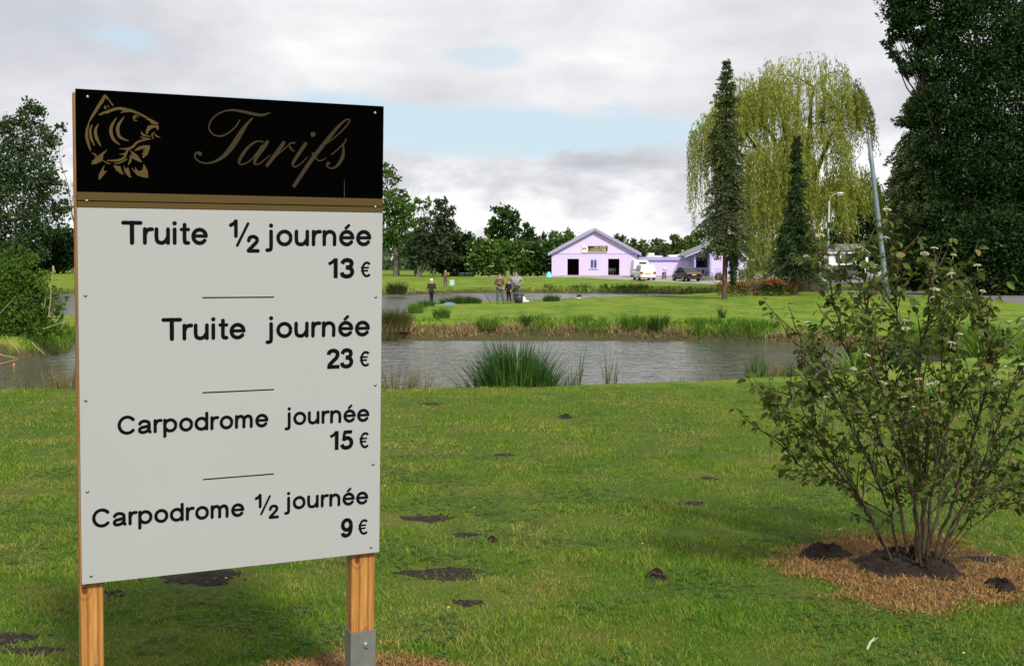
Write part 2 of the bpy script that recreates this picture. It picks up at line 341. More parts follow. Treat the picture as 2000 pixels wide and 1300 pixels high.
for a in [('Truite', -.392, -.1047, .3181, .3184, .0771), ('½', -.0324, .0754, .3183, .3183, .077), ('journée', .095, .4875, .315, .3174, .0765), ('13', .3197, .4238, .2015, .2015, .0713), ('€', .4453, .4866, .204, .204, .0574),
          ('Truite', -.2631, .0258, -.0062, -.0080, .0758), ('journée', .096, .4855, -.0075, -.0100, .0755), ('23', .3159, .4225, -.1245, -.1245, .0721), ('€', .4441, .4855, -.122, -.122, .058),
          ('Carpodrome', -.41, .1076, -.3195, -.3220, .0640), ('journée', .1660, .4863, -.3215, -.3245, .0640), ('15', .3311, .4268, -.4225, -.4225, .070), ('€', .4457, .4854, -.4236, -.4236, .0606),
          ('Carpodrome', -.4954, .0215, -.6290, -.6355, .0640), ('½', .0582, .1466, -.6325, -.6325, .0635), ('journée', .1650, .4849, -.6270, -.6320, .0640), ('9', .379, .4253, -.7495, -.7495, .071), ('€', .4442, .4851, -.747, -.747, .0594)]: word(*a)
for (x0, z0, x1, z1) in ((-.1244, .1379, .1269, .1365), (-.1251, -.1899, .1276, -.1902), (-.1241, -.4931, .1274, -.4927)):
    i_ = Ink(); i_.ribbon([(x0, z0), (x1, z1)], .0042, False, False); i_.build('rule_line', VIN, sign)
FISH_POLYS = [[(-0.4415, 0.8047), (-0.4346, 0.8025), (-0.4121, 0.7715), (-0.4156, 0.7688), (-0.4277, 0.7868), (-0.4382, 0.7934), (-0.447, 0.7751), (-0.4512, 0.7706), (-0.4681, 0.7437), (-0.4874, 0.7143), (-0.4916, 0.707), (-0.4944, 0.7076), (-0.4838, 0.734), (-0.468, 0.7615), (-0.4539, 0.7854)], [(-0.4612, 0.7387), (-0.4472, 0.7483), (-0.4227, 0.7585), (-0.4087, 0.7645), (-0.3911, 0.7672), (-0.377, 0.7654), (-0.3522, 0.7602), (-0.3309, 0.7522), (-0.3166, 0.7456), (-0.3023, 0.7372), (-0.288, 0.7307), (-0.2682, 0.7206), (-0.2718, 0.7157), (-0.2916, 0.7178), (-0.2988, 0.7283), (-0.3113, 0.7296), (-0.3024, 0.7318), (-0.3167, 0.7384), (-0.338, 0.7482), (-0.3593, 0.7526), (-0.3771, 0.7507), (-0.393, 0.7474), (-0.3806, 0.7562), (-0.3982, 0.7579), (-0.4158, 0.7516), (-0.4333, 0.7436), (-0.4421, 0.7432), (-0.4543, 0.7362)], [(-0.3025, 0.71), (-0.2917, 0.7134), (-0.2682, 0.7133), (-0.2683, 0.7006), (-0.2737, 0.6967), (-0.2755, 0.7057), (-0.2845, 0.7053), (-0.2936, 0.6995), (-0.3008, 0.6919), (-0.3044, 0.6826), (-0.3105, 0.686), (-0.3079, 0.6989)], [(-0.4325, 0.6288), (-0.4467, 0.6086), (-0.4486, 0.5905), (-0.4713, 0.579), (-0.4842, 0.5776), (-0.4817, 0.5895), (-0.4694, 0.5988), (-0.4589, 0.6099)], [(-0.4417, 0.5774), (-0.4488, 0.569), (-0.4612, 0.5452), (-0.463, 0.5308), (-0.4578, 0.5291), (-0.4472, 0.542), (-0.4348, 0.5596), (-0.4419, 0.5566), (-0.4471, 0.56)], [(-0.4154, 0.5772), (-0.3925, 0.5743), (-0.389, 0.5617), (-0.3813, 0.5474), (-0.3927, 0.5507), (-0.4067, 0.5612)], [(-0.3818, 0.58), (-0.3748, 0.5657), (-0.3677, 0.5732), (-0.3579, 0.539), (-0.3661, 0.5398), (-0.3802, 0.5583)], [(-0.3176, 0.5857), (-0.3051, 0.5641), (-0.3027, 0.5393), (-0.3179, 0.54), (-0.3393, 0.5468), (-0.3535, 0.5627), (-0.357, 0.5717), (-0.3446, 0.5593), (-0.3463, 0.5739), (-0.3339, 0.5597), (-0.3213, 0.5655)], [(-0.2974, 0.6465), (-0.2968, 0.6374), (-0.3048, 0.6153), (-0.3193, 0.6038), (-0.3228, 0.6073), (-0.3174, 0.6166), (-0.3246, 0.6164), (-0.3155, 0.6258), (-0.3209, 0.6274), (-0.3119, 0.635), (-0.3209, 0.6347), (-0.3352, 0.6287), (-0.3488, 0.6254), (-0.3352, 0.6396), (-0.3172, 0.6458)], [(-0.3637, 0.6295), (-0.3389, 0.6141), (-0.3219, 0.591), (-0.3283, 0.5897), (-0.3461, 0.5975), (-0.3568, 0.6026), (-0.3621, 0.6151), (-0.3532, 0.61), (-0.3567, 0.6189)], [(-0.4394, 0.7712), (-0.4332, 0.7597), (-0.4437, 0.7581)], [(-0.4324, 0.7741), (-0.4255, 0.7637), (-0.4304, 0.7645)]]
FISH_STROKES = [[(-0.491, 0.707, 0.0042), (-0.497, 0.6871, 0.0077), (-0.4982, 0.6657, 0.0091), (-0.4933, 0.6445, 0.0085), (-0.4872, 0.6233, 0.0042)], [(-0.4796, 0.7057, 0.0021), (-0.4866, 0.6876, 0.007), (-0.4845, 0.6627, 0.0085), (-0.4743, 0.6399, 0.0036)], [(-0.4608, 0.7084, 0.0021), (-0.4704, 0.6883, 0.0092), (-0.4671, 0.6634, 0.0106), (-0.4545, 0.6377, 0.0028)], [(-0.4036, 0.7314, 0.0021), (-0.4189, 0.7048, 0.0092), (-0.4216, 0.6832, 0.0107), (-0.413, 0.6602, 0.0093), (-0.3948, 0.6454, 0.0029)], [(-0.38, 0.7354, 0.0021), (-0.3968, 0.7094, 0.0093), (-0.4004, 0.6913, 0.0107), (-0.3935, 0.6699, 0.0092), (-0.3671, 0.6584, 0.0029)], [(-0.346, 0.7247, 0.0029), (-0.3499, 0.735, 0.0032), (-0.3423, 0.7437, 0.0032), (-0.332, 0.7377, 0.0025)], [(-0.3452, 0.7363, 0.0057), (-0.3424, 0.735, 0.0057)], [(-0.3471, 0.7254, 0.0025), (-0.3382, 0.7258, 0.0025)], [(-0.281, 0.6909, 0.0015), (-0.29, 0.6814, 0.0051), (-0.2847, 0.6671, 0.0015)], [(-0.2828, 0.6854, 0.0015), (-0.2756, 0.6784, 0.0058), (-0.263, 0.6734, 0.0011)], [(-0.3241, 0.6891, 0.0029), (-0.3188, 0.6802, 0.0072), (-0.2955, 0.675, 0.0015)], [(-0.3278, 0.6726, 0.0014), (-0.3171, 0.6701, 0.0051), (-0.2937, 0.6667, 0.0022)], [(-0.2955, 0.6666, 0.0014), (-0.3207, 0.662, 0.0058), (-0.3386, 0.654, 0.0064), (-0.353, 0.639, 0.0079), (-0.3673, 0.6305, 0.0072), (-0.3745, 0.6165, 0.0079), (-0.3817, 0.6018, 0.0072), (-0.4029, 0.5931, 0.0078), (-0.4353, 0.5917, 0.0018)], [(-0.3956, 0.632, 0.0014), (-0.3779, 0.6315, 0.0043), (-0.3601, 0.6358, 0.005)], [(-0.3957, 0.6139, 0.0011), (-0.3851, 0.6143, 0.0043), (-0.3745, 0.6165, 0.0043)], [(-0.4486, 0.5916, 0.0018), (-0.4346, 0.5838, 0.0043), (-0.4224, 0.5816, 0.0014)], [(-0.4136, 0.5826, 0.0014), (-0.3959, 0.585, 0.0043), (-0.3746, 0.5966, 0.0043), (-0.3728, 0.602, 0.0014)], [(-0.4804, 0.6135, 0.0035), (-0.4693, 0.6067, 0.0049), (-0.4722, 0.5987, 0.0014)], [(-0.361, 0.6104, 0.0021), (-0.3604, 0.5952, 0.0079), (-0.3676, 0.5805, 0.0029)]]
TARIFS = [[(0.1127, 0.7761, 0.0014), (0.1018, 0.7703, 0.0057), (0.0838, 0.7653, 0.0086), (0.0622, 0.7656, 0.0099), (0.0335, 0.7705, 0.0092), (0.005, 0.775, 0.0084), (-0.0233, 0.7764, 0.0063), (-0.0514, 0.7698, 0.0049), (-0.076, 0.7565, 0.0049), (-0.0934, 0.7368, 0.0048), (-0.1004, 0.7158, 0.0048), (-0.0953, 0.7005, 0.0049), (-0.0813, 0.6897, 0.0049), (-0.0621, 0.687, 0.0049), (-0.041, 0.6941, 0.0049), (-0.0216, 0.7088, 0.0049), (-0.0056, 0.7252, 0.0049), (0.005, 0.7441, 0.0042)], [(0.0496, 0.7531, 0.0043), (0.0335, 0.7356, 0.0085), (0.0139, 0.7086, 0.0149), (-0.0056, 0.6764, 0.0176), (-0.0269, 0.646, 0.0169), (-0.0516, 0.619, 0.0125), (-0.0797, 0.6008, 0.0077), (-0.1077, 0.594, 0.0049), (-0.132, 0.598, 0.0049), (-0.1458, 0.609, 0.0049), (-0.1485, 0.6192, 0.0048), (-0.1422, 0.628, 0.0062), (-0.1326, 0.6263, 0.0125), (-0.1305, 0.6243, 0.0131)], [(0.0857, 0.673, 0.0057), (0.0749, 0.6761, 0.0043), (0.0551, 0.6701, 0.0064), (0.03, 0.6481, 0.0092), (0.0122, 0.623, 0.0106), (0.0033, 0.6052, 0.0099), (0.005, 0.5954, 0.005), (0.0193, 0.5952, 0.0043), (0.0408, 0.6081, 0.0043), (0.0623, 0.6317, 0.005), (0.0839, 0.6606, 0.0057)], [(0.1013, 0.6736, 0.0121), (0.0876, 0.6519, 0.0121), (0.0659, 0.623, 0.0121), (0.0562, 0.6034, 0.0086), (0.0602, 0.5958, 0.005), (0.0768, 0.6005, 0.0043), (0.1112, 0.6292, 0.0029)], [(0.1604, 0.6734, 0.0122), (0.1349, 0.6378, 0.013), (0.1014, 0.5942, 0.0122)], [(0.1167, 0.6124, 0.0029), (0.1458, 0.6381, 0.0036), (0.1715, 0.6604, 0.0043), (0.1861, 0.6733, 0.0051), (0.1991, 0.6749, 0.0058)], [(0.1825, 0.6608, 0.0073), (0.1899, 0.6497, 0.0051), (0.1992, 0.6464, 0.0029)], [(0.2388, 0.6729, 0.0125), (0.2159, 0.6406, 0.0123), (0.1952, 0.6078, 0.0102), (0.1931, 0.5963, 0.0058), (0.2031, 0.592, 0.0044), (0.2234, 0.6051, 0.0037), (0.2457, 0.6266, 0.0029)], [(0.2648, 0.7068, 0.0169), (0.2663, 0.7069, 0.0169)], [(0.3018, 0.667, 0.003), (0.3358, 0.6917, 0.0037), (0.3737, 0.7258, 0.0045), (0.3965, 0.7521, 0.0052), (0.401, 0.7631, 0.0052), (0.3925, 0.7656, 0.0045), (0.3773, 0.7566, 0.0067), (0.3545, 0.734, 0.0104), (0.3281, 0.7022, 0.0133), (0.2981, 0.6651, 0.014), (0.2682, 0.6281, 0.014), (0.2347, 0.5804, 0.0131), (0.1978, 0.5258, 0.0124)], [(0.2644, 0.6423, 0.0059), (0.2833, 0.6185, 0.0044), (0.2983, 0.6176, 0.0044), (0.3153, 0.6279, 0.0022)], [(0.3342, 0.6394, 0.0045), (0.3588, 0.6601, 0.0045), (0.3816, 0.6827, 0.0053), (0.3892, 0.6967, 0.0037)], [(0.3778, 0.6789, 0.003), (0.3787, 0.6572, 0.0082), (0.3766, 0.6354, 0.0128), (0.3637, 0.6114, 0.012), (0.3478, 0.5953, 0.0074), (0.3326, 0.5912, 0.0044), (0.3181, 0.598, 0.0052), (0.3196, 0.6075, 0.0089), (0.3249, 0.6091, 0.0096)]]
i_ = Ink()
for p in FISH_POLYS: i_.poly(p)
for s_ in FISH_STROKES: i_.ribbon(s_, [q[2] for q in s_])
i_.build('fish_emblem', GOLD, sign)
i_ = Ink()
for s_ in TARIFS: i_.ribbon(s_, [q[2] for q in s_])
i_.build('lettering', flat('header_bronze_vinyl', (.036, .024, .010), .5, 0, .1, 5, spec=.2), sign, 'bronze script letters reading Tarifs')
i_ = Ink(); i_.ribbon([(.3830, .552), (.3832, .487)], [.0006, .0012], False, False); i_.build('scratch', flat('scratch_grey', (.10, .09, .08), .6), sign)
# ---------------------------------------------------------------- ground
def vnoise(x, y, s, seed=0):
    x = np.asarray(x) / s; y = np.asarray(y) / s; xi = np.floor(x).astype(int); yi = np.floor(y).astype(int); fx = x - xi; fy = y - yi
    fx = fx * fx * (3 - 2 * fx); fy = fy * fy * (3 - 2 * fy)
    def h(a, b):
        v = np.sin(a * 127.1 + b * 311.7 + seed * 74.7) * 43758.5453; return v - np.floor(v)
    return (h(xi, yi) * (1 - fx) + h(xi + 1, yi) * fx) * (1 - fy) + (h(xi, yi + 1) * (1 - fx) + h(xi + 1, yi + 1) * fx) * fy
def fbm(x, y, s, seed=0): return (vnoise(x, y, s, seed) + .5 * vnoise(x, y, s / 2.1, seed + 1) + .25 * vnoise(x, y, s / 4.3, seed + 2)) / 1.75
WZ = -1.25
def wp(px, py, z=WZ): p = at(px, py, z); return (p[0], p[1])
def crest(px, py, back, z=-.15): p = at(px, py, z); return (p[0], p[1] + back)
POND1 = [(-60, 20), crest(-500, 772, 1.5), crest(0, 768, 1.5), crest(400, 767, 1.5), crest(745, 765, 1.5), crest(1100, 755, 1.5), crest(1350, 745, 1.5), crest(1600, 733, 1.7), crest(1700, 727, 3), (10.5, 28.5), (12.6, 33), (13.0, 39),
         wp(1700, 675), wp(1600, 670), wp(1530, 664), wp(1460, 661), wp(1400, 657), wp(1340, 655), wp(1270, 652), wp(1200, 651), wp(1080, 648), wp(960, 647), wp(860, 648), wp(800, 649), wp(745, 652), wp(600, 655), wp(300, 659), wp(170, 664), wp(140, 671), wp(122, 690), wp(80, 700), wp(0, 703), wp(-200, 706), (-40, 34), (-60, 36)]
POND2 = [(-90, 58), (-30, 60), wp(140, 613, -.8), (-14, 63), crest(745, 612, .5, -.8), crest(800, 604, .6, -.8), crest(812, 594, .8, -.8), crest(850, 589.5, 1.0, -.8), crest(960, 588, .9, -.8), crest(1050, 586, .9, -.8), crest(1130, 582, .9, -.8), crest(1230, 578, .9, -.8), crest(1300, 576, .9, -.8), (15.5, 98), (16.0, 104),
         wp(1320, 574), wp(1250, 573.0), wp(1160, 572.0), wp(1080, 571.5), wp(1000, 571.5), wp(900, 572), wp(830, 574), wp(790, 577), wp(745, 575), wp(600, 574), wp(300, 573), wp(130, 573), (-70, 112), (-90, 112)]
def jag(poly, n=7, amp=.22, seed=3):                    # natural wobble along the waterline
    r_ = np.random.RandomState(seed); out = []
    for i in range(len(poly)):
        a, b = np.array(poly[i]), np.array(poly[(i + 1) % len(poly)])
        L = np.linalg.norm(b - a); k = max(1, min(40, int(L / .9)))
        for j in range(k):
            out.append(a + (b - a) * j / k + r_.uniform(-amp, amp, 2) * (1, .8))
    return np.array(out)
PJ1, PJ2 = jag(POND1), jag(POND2, seed=5)
def sdist(x, y, poly):                 # signed distance, negative inside
    x = np.asarray(x, float); y = np.asarray(y, float); d = np.full(x.shape, 1e9); ins = np.zeros(x.shape, bool)
    n = len(poly)
    for i in range(n):
        ax, ay = poly[i]; bx, by = poly[(i + 1) % n]; ex, ey_ = bx - ax, by - ay
        tt = np.clip(((x - ax) * ex + (y - ay) * ey_) / (ex * ex + ey_ * ey_ + 1e-12), 0, 1)
        d = np.minimum(d, (x - ax - tt * ex) ** 2 + (y - ay - tt * ey_) ** 2)
        c = ((ay > y) != (by > y)) & (x < (bx - ax) * (y - ay) / (by - ay + 1e-12) + ax); ins ^= c
    return np.where(ins, -1, 1) * np.sqrt(d)
def base_h(x, y):
    z = np.interp(y, [0, 9, 17, 30, 48, 115, 150, 175, 5000], [0, 0, -.15, -.45, -.8, -.8, -.35, -.30, -.3])
    left = np.clip((-np.asarray(x) - 10) / 30, 0, 1) * np.clip((np.asarray(y) - 118) / 30, 0, 1); z = z + left * .35
    return z + (fbm(x, y, 5.0, 11) - .5) * .05 * np.clip(y / 20, 0, 1)
def ground(x, y, full=False):
    x = np.atleast_1d(np.asarray(x, float)); y = np.atleast_1d(np.asarray(y, float))
    d = np.full(x.shape, 50.0)
    for P_, lo, hi in ((PJ1, 10, 62), (PJ2, 55, 125)):
        m = (y > lo) & (y < hi)
        if m.any(): d[m] = np.minimum(d[m], sdist(x[m], y[m], P_))
    z = base_h(x, y); near = np.clip(d / .7, 0, 1); near = near * near * (3 - 2 * near)
    zb = np.where(d > 0, WZ + (z - WZ) * (.25 + .75 * near) * np.clip(d / .08, 0, 1) , WZ - .15 - np.minimum(-d * .5, .8))
    z = np.where(d < .7, zb, z)
    return (z, d) if full else z
def gz(x, y): return float(ground(x, y)[0])
def G_(px, py):                        # terrain point under a photo point
    z = -.3
    for _ in range(30):
        p = at(px, py, z); z = .5 * z + .5 * float(base_h(p[0], p[1]))
    return np.array([p[0], p[1], z])
yy = np.concatenate([np.arange(-30, 3, 3), np.arange(3, 16, .3), np.arange(16, 60, .3), np.arange(60, 118, .45), np.arange(118, 175, 1.5), 175 * 1.12 ** np.arange(0, 33)])
xx = np.concatenate([-60 - 3 * 1.3 ** np.arange(17, -1, -1), np.arange(-60, -22, 1.0), np.arange(-22, 32, .4), np.arange(32, 60, 1.0), 60 + 3 * 1.3 ** np.arange(0, 18)])
X, Y = np.meshgrid(xx, yy); z, dd = ground(X.ravel(), Y.ravel(), True)
nx, ny = len(xx), len(yy); ii = np.arange((nx - 1) * (ny - 1)); a0 = (ii // (nx - 1)) * nx + ii % (nx - 1)
def lawn_colour(t, co, big=1.0):
    nb = t.noise(t.scale(co, .5, .22, .3), 1.0, 5, .6, .4); nm = t.noise(t.scale(co, 1.0, .6, 1), 1.7, 5, .65); nf_ = t.noise(co, 22.0, 4, .7)
    c = t.mix(t.ss(nb, .36, .64), (.080, .175, .013), (.160, .240, .019))
    c = t.mix(t.m('MULTIPLY', t.ss(nm, .48, .64), .75), c, (.24, .22, .050))
    c = t.mix(t.m('MULTIPLY', t.ss(nm, .46, .30), .6), c, (.038, .090, .012))
    c = t.mix(t.m('MULTIPLY', t.ss(nf_, .52, .75), .5), c, (.020, .042, .008)); return c
m, t, b = principled('lawn', .9, 0, .1); g = t.n('ShaderNodeNewGeometry'); co = g.outputs['Position']; c = lawn_colour(t, co)
at_ = t.n('ShaderNodeAttribute', attribute_name='rnd'); nz = t.noise(co, 1.8, 5, .65); nzf = t.noise(co, 9, 5, .7)
bank = t.ss(t.m('ADD', at_.outputs['Fac'], t.m('MULTIPLY', t.m('SUBTRACT', nz, .5), 1.1)), .55, .10)
c = t.mix(bank, c, t.mix(nzf, (.030, .026, .014), (.12, .105, .045)))
sp = t.n('ShaderNodeSeparateXYZ'); t.l(co, sp.inputs[0])
c = t.mix(t.m('MULTIPLY', t.ss(sp.outputs[1], 21, 17), .55), c, (.040, .046, .014))     # near ground is darker, below the blades
c = t.mix(t.ss(sp.outputs[1], 200, 260), c, (.03, .055, .012)); t.l(c, b.inputs['Base Color'])
bp = t.n('ShaderNodeBump', i_Strength=.9, i_Distance=.034); t.l(t.m('ADD', t.noise(co, 14, 6, .75), t.m('MULTIPLY', t.noise(co, 3, 4, .6), .8)), bp.inputs['Height']); t.l(bp.outputs[0], b.inputs['Normal'])
lawn = npmesh('lawn', np.stack([X.ravel(), Y.ravel(), z], 1), [np.stack([a0, a0 + 1, a0 + nx + 1, a0 + nx], 1)], None, [m], rnd=np.clip(dd, 0, 3), smooth=True)
tag(lawn, kind='structure')
# water
def water_mat(name, sc_, st, far=False):
    m, t, b = principled(name, .24 if far else .085, 0, .5); b.inputs['IOR'].default_value = 1.33; b.inputs['Base Color'].default_value = (.075, .073, .065, 1)
    co = t.n('ShaderNodeNewGeometry').outputs['Position']
    wv = t.m('ADD', t.m('MULTIPLY', t.noise(t.scale(co, .8, 1.7, 1), sc_, 3, .55, .5), .35), t.m('MULTIPLY', t.noise(t.scale(co, .8, 1.9, 1), sc_ * .30, 2, .5, .4), 2.2))
    sp = t.n('ShaderNodeSeparateXYZ'); t.l(co, sp.inputs[0])
    calm = t.m('MULTIPLY', t.ss(t.m('ADD', sp.outputs[1], t.m('MULTIPLY', t.noise(t.scale(co, .12, .5, 1), 1.0, 3), 8)), 52, 42), .80) if not far else .6
    bp = t.n('ShaderNodeBump', i_Distance=.034); t.put(t.m('MULTIPLY', t.m('ADD', calm, .20), st), bp.inputs['Strength']); t.l(wv, bp.inputs['Height']); t.l(bp.outputs[0], b.inputs['Normal']); return m
def pond(name, x0, x1, y0, y1, mat):
    o = MB().add([(x0, y0, WZ), (x1, y0, WZ), (x1, y1, WZ), (x0, y1, WZ)], [(0, 1, 2, 3)]).build(name, mat); return tag(o, kind='structure')
pond('near_pond_water', -62, 15, 14, 46, water_mat('near_water', 5.5, 1.0)); pond('far_pond_water', -92, 18, 56, 114, water_mat('far_water', 3.0, .8, True))
# gravel: drive by the house and the path on the right
def gravel(name, c1, c2, sc_=18, rough_patch=True):
    m, t, b = principled(name, .9, 0, .15); co = t.n('ShaderNodeNewGeometry').outputs['Position']; n = t.noise(co, sc_, 5, .75); nb = t.noise(co, .45, 4, .6)
    c = t.mix(n, c1, c2); c = t.mix(t.m('MULTIPLY', t.ss(nb, .45, .7), .5), c, tuple(x * .62 for x in c1)); t.l(c, b.inputs['Base Color'])
    bp = t.n('ShaderNodeBump', i_Strength=.8, i_Distance=.03); t.l(n, bp.inputs['Height']); t.l(bp.outputs[0], b.inputs['Normal']); return m
def groundsheet(name, poly, mat, step=1.0, lift=.05):     # follows the terrain, jagged rim
    pj = jag(poly, amp=.12, seed=9); x0, y0 = pj.min(0); x1, y1 = pj.max(0)
    gx, gy = np.meshgrid(np.arange(x0, x1 + step, step), np.arange(y0, y1 + step, step)); sh = gx.shape
    d = sdist(gx.ravel(), gy.ravel(), pj); z = ground(gx.ravel(), gy.ravel()) + lift - np.clip(d + .1, 0, step) * .35 / step
    nx = sh[1]; i_ = np.arange((sh[0] - 1) * (nx - 1)); a = (i_ // (nx - 1)) * nx + i_ % (nx - 1); q = np.stack([a, a + 1, a + nx + 1, a + nx], 1)
    q = q[(d[q].min(1) < .0)]
    o = npmesh(name, np.stack([gx.ravel(), gy.ravel(), z], 1), [q], None, [mat], smooth=True); return tag(o, kind='structure')
g1 = [G_(*p)[:2] for p in ((1068, 541.5), (1130, 541.5), (1245, 548), (1400, 555), (1470, 558.5), (1530, 561), (1590, 557), (1640, 553), (1760, 553))]
groundsheet('gravel_drive', [tuple(p) for p in g1] + [(70, 150), (60, 170), (4, 170), (4, 158)], gravel('drive_gravel', (.27, .245, .225), (.40, .37, .35)), .6)
groundsheet('gravel_path', [(19, 36), (23.5, 47), (26.4, 60), (28.5, 72), (29.5, 84), (26, 92), (24, 100), (30, 102), (36, 92), (38.5, 78), (37, 66), (32, 52), (26, 38)], gravel('path_gravel', (.135, .115, .105), (.23, .205, .20)), .5)

# ---------------------------------------------------------------- grass blades, reeds
def blades(P_, h, w_, bend, nseg=2, droop=0.0, azm=None, r_=None, face=None):
    r_ = r_ or rs; n = len(P_); azm = r_.uniform(0, 2 * np.pi, n) if azm is None else azm
    D = np.stack([np.cos(azm), np.sin(azm), np.zeros(n)], 1); fa = azm + np.pi / 2 + r_.normal(0, .7, n); W_ = np.stack([np.cos(fa), np.sin(fa), np.zeros(n)], 1)
    h = np.broadcast_to(h, n)[:, None]; w_ = np.broadcast_to(w_, n)[:, None]; bend = np.broadcast_to(bend, n)[:, None]; droop = np.broadcast_to(droop, n)[:, None]
    rows = []
    for k in range(nseg):
        s = k / nseg; cpos = P_ + D * bend * s ** 1.8 + np.array([0, 0, 1.]) * (h * s - droop * s ** 3); ww = w_ * (1 - s) ** .6 * .5
        rows += [cpos - W_ * ww, cpos + W_ * ww]
    rows.append(P_ + D * bend + np.array([0, 0, 1.]) * (h - droop))
    k = 2 * nseg + 1; V_ = np.stack(rows, 1).reshape(-1, 3); b_ = (np.arange(n) * k)[:, None]
    Fs = []
    if nseg > 1: Fs.append(np.concatenate([b_ + np.array([[2 * j, 2 * j + 1, 2 * j + 3, 2 * j + 2]]) for j in range(nseg - 1)]))
    Fs.append(b_ + np.array([[2 * nseg - 2, 2 * nseg - 1, 2 * nseg]])); return V_, Fs, k
def join(parts):                       # [(V, Fs)] -> one
    Vs, F4, F3, o = [], [], [], 0
    for V_, Fs in parts:
        for f in Fs: (F4 if f.shape[1] == 4 else F3).append(f + o)
        Vs.append(V_); o += len(V_)
    out = []
    if F4: out.append(np.concatenate(F4))
    if F3: out.append(np.concatenate(F3))
    return np.concatenate(Vs), out
# bare or dry spots of the near lawn: photo centre, half size in px, kind
SPOTS = [((836, 1012), 62, 8, 's'), ((912, 1044), 34, 6, 's'), ((865, 1119), 100, 15, 's'), ((915, 1175), 34, 8, 's'), ((395, 1126), 88, 20, 's'), ((585, 1187), 45, 5, 's'), ((18, 1246), 62, 14, 's'), ((60, 1270), 70, 9, 's'), ((222, 1160), 30, 8, 's'),
         ((1352, 983), 32, 5, 's'), ((985, 882), 24, 4, 's'), ((1385, 932), 20, 4, 's'), ((1690, 1052), 30, 4, 's'), ((1610, 1083), 58, 14, 's'), ((1770, 1108), 100, 28, 's'), ((1920, 1092), 58, 12, 's'), ((1905, 905), 70, 5, 's'), ((1840, 672), 30, 3, 's'),
         ((840, 768), 26, 4, 's'), ((1340, 802), 40, 4, 'd'), ((1105, 797), 14, 4, 's'), ((1285, 1127), 24, 9, 's'), ((1955, 1148), 34, 13, 's'), ((962, 1055), 9, 4, 's')]
DRY = [((1778, 1110), 240, 72), ((690, 1320), 190, 58), ((870, 1165), 200, 50), ((930, 1060), 120, 26), ((1345, 984), 90, 12), ((1330, 925), 60, 9), ((830, 1018), 110, 18), ((10, 1255), 150, 40), ((1340, 800), 75, 7), ((1915, 905), 120, 14)]
def ell_mask(x, y, c, rx, ry, z=0.0, wob=.35):
    p = at(c[0], c[1], z); a = at(c[0] + rx, c[1], z)[0] - p[0]; bb = (at(c[0], c[1] - ry, z)[1] - at(c[0], c[1] + ry, z)[1]) / 2
    d = np.sqrt(((x - p[0]) / a) ** 2 + ((y - p[1]) / bb) ** 2); return d + (fbm(x, y, .22, 31) - .5) * 2 * wob
def lawn_pts(y0, y1, dens):
    A = .46 * (y1 ** 2 - y0 ** 2); n = int(A * dens); y = np.sqrt(rs.uniform(y0 ** 2, y1 ** 2, n)); x = rs.uniform(-.46, .46, n) * y; return x, y
def soilmask(x, y):
    k = np.ones(len(x), bool)
    for c, rx, ry, ty in SPOTS:
        if ty == 's': k &= (ell_mask(x, y, c, rx, ry, wob=.6) + rs.uniform(-.35, .35, len(x)) > .85) | ((rs.rand(len(x)) < .10) & (rx < 90))
    return k
def drymask(x, y, i0=0, i1=99, lim=1.0):
    k = np.zeros(len(x), bool)
    for c, rx, ry in DRY[i0:i1]: k |= ell_mask(x, y, c, rx, ry) + rs.uniform(-.12, .12, len(x)) < lim
    return k
m = bpy.data.materials.new('grass_blade'); m.use_nodes = True; t = NT(m.node_tree); co = t.n('ShaderNodeNewGeometry').outputs['Position']
r_ = t.n('ShaderNodeAttribute', attribute_name='rnd').outputs['Fac']
nb = t.noise(t.scale(co, .5, .35, 0), 1.0, 5, .6, .4); nm = t.noise(t.scale(co, 1.0, .8, 0), 1.5, 5, .65)
c = t.mix(t.ss(nb, .36, .64), (.125, .250, .018), (.235, .325, .030)); c = t.mix(t.m('MULTIPLY', t.ss(nm, .50, .64), .8), c, (.38, .31, .095)); c = t.mix(t.m('MULTIPLY', t.ss(nm, .47, .36), .75), c, (.085, .205, .018)); nq = t.noise(co, 7.0, 4, .6); c = t.mix(t.m('MULTIPLY', t.ss(nq, .54, .66), .5), c, (.060, .150, .014)); c = t.mix(t.m('MULTIPLY', t.ss(nq, .44, .34), .45), c, (.38, .38, .08))
c = t.mix(t.m('MULTIPLY', t.ss(r_, .60, .0), .85), c, (.040, .105, .012)); c = t.mix(t.m('MULTIPLY', t.ss(r_, .80, .95), .75), c, (.34, .28, .10))
b = t.n('ShaderNodeBsdfPrincipled', i_Roughness=.65); b.inputs['Specular IOR Level'].default_value = .1; t.l(c, b.inputs['Base Color'])
tr = t.n('ShaderNodeBsdfTranslucent'); t.l(t.mix(.5, c, (.32, .48, .03)), tr.inputs[0]); mx = t.n('ShaderNodeMixShader', i_0=.3); t.l(b.outputs[0], mx.inputs[1]); t.l(tr.outputs[0], mx.inputs[2]); o = t.n('ShaderNodeOutputMaterial'); t.l(mx.outputs[0], o.inputs[0]); GRASS = m
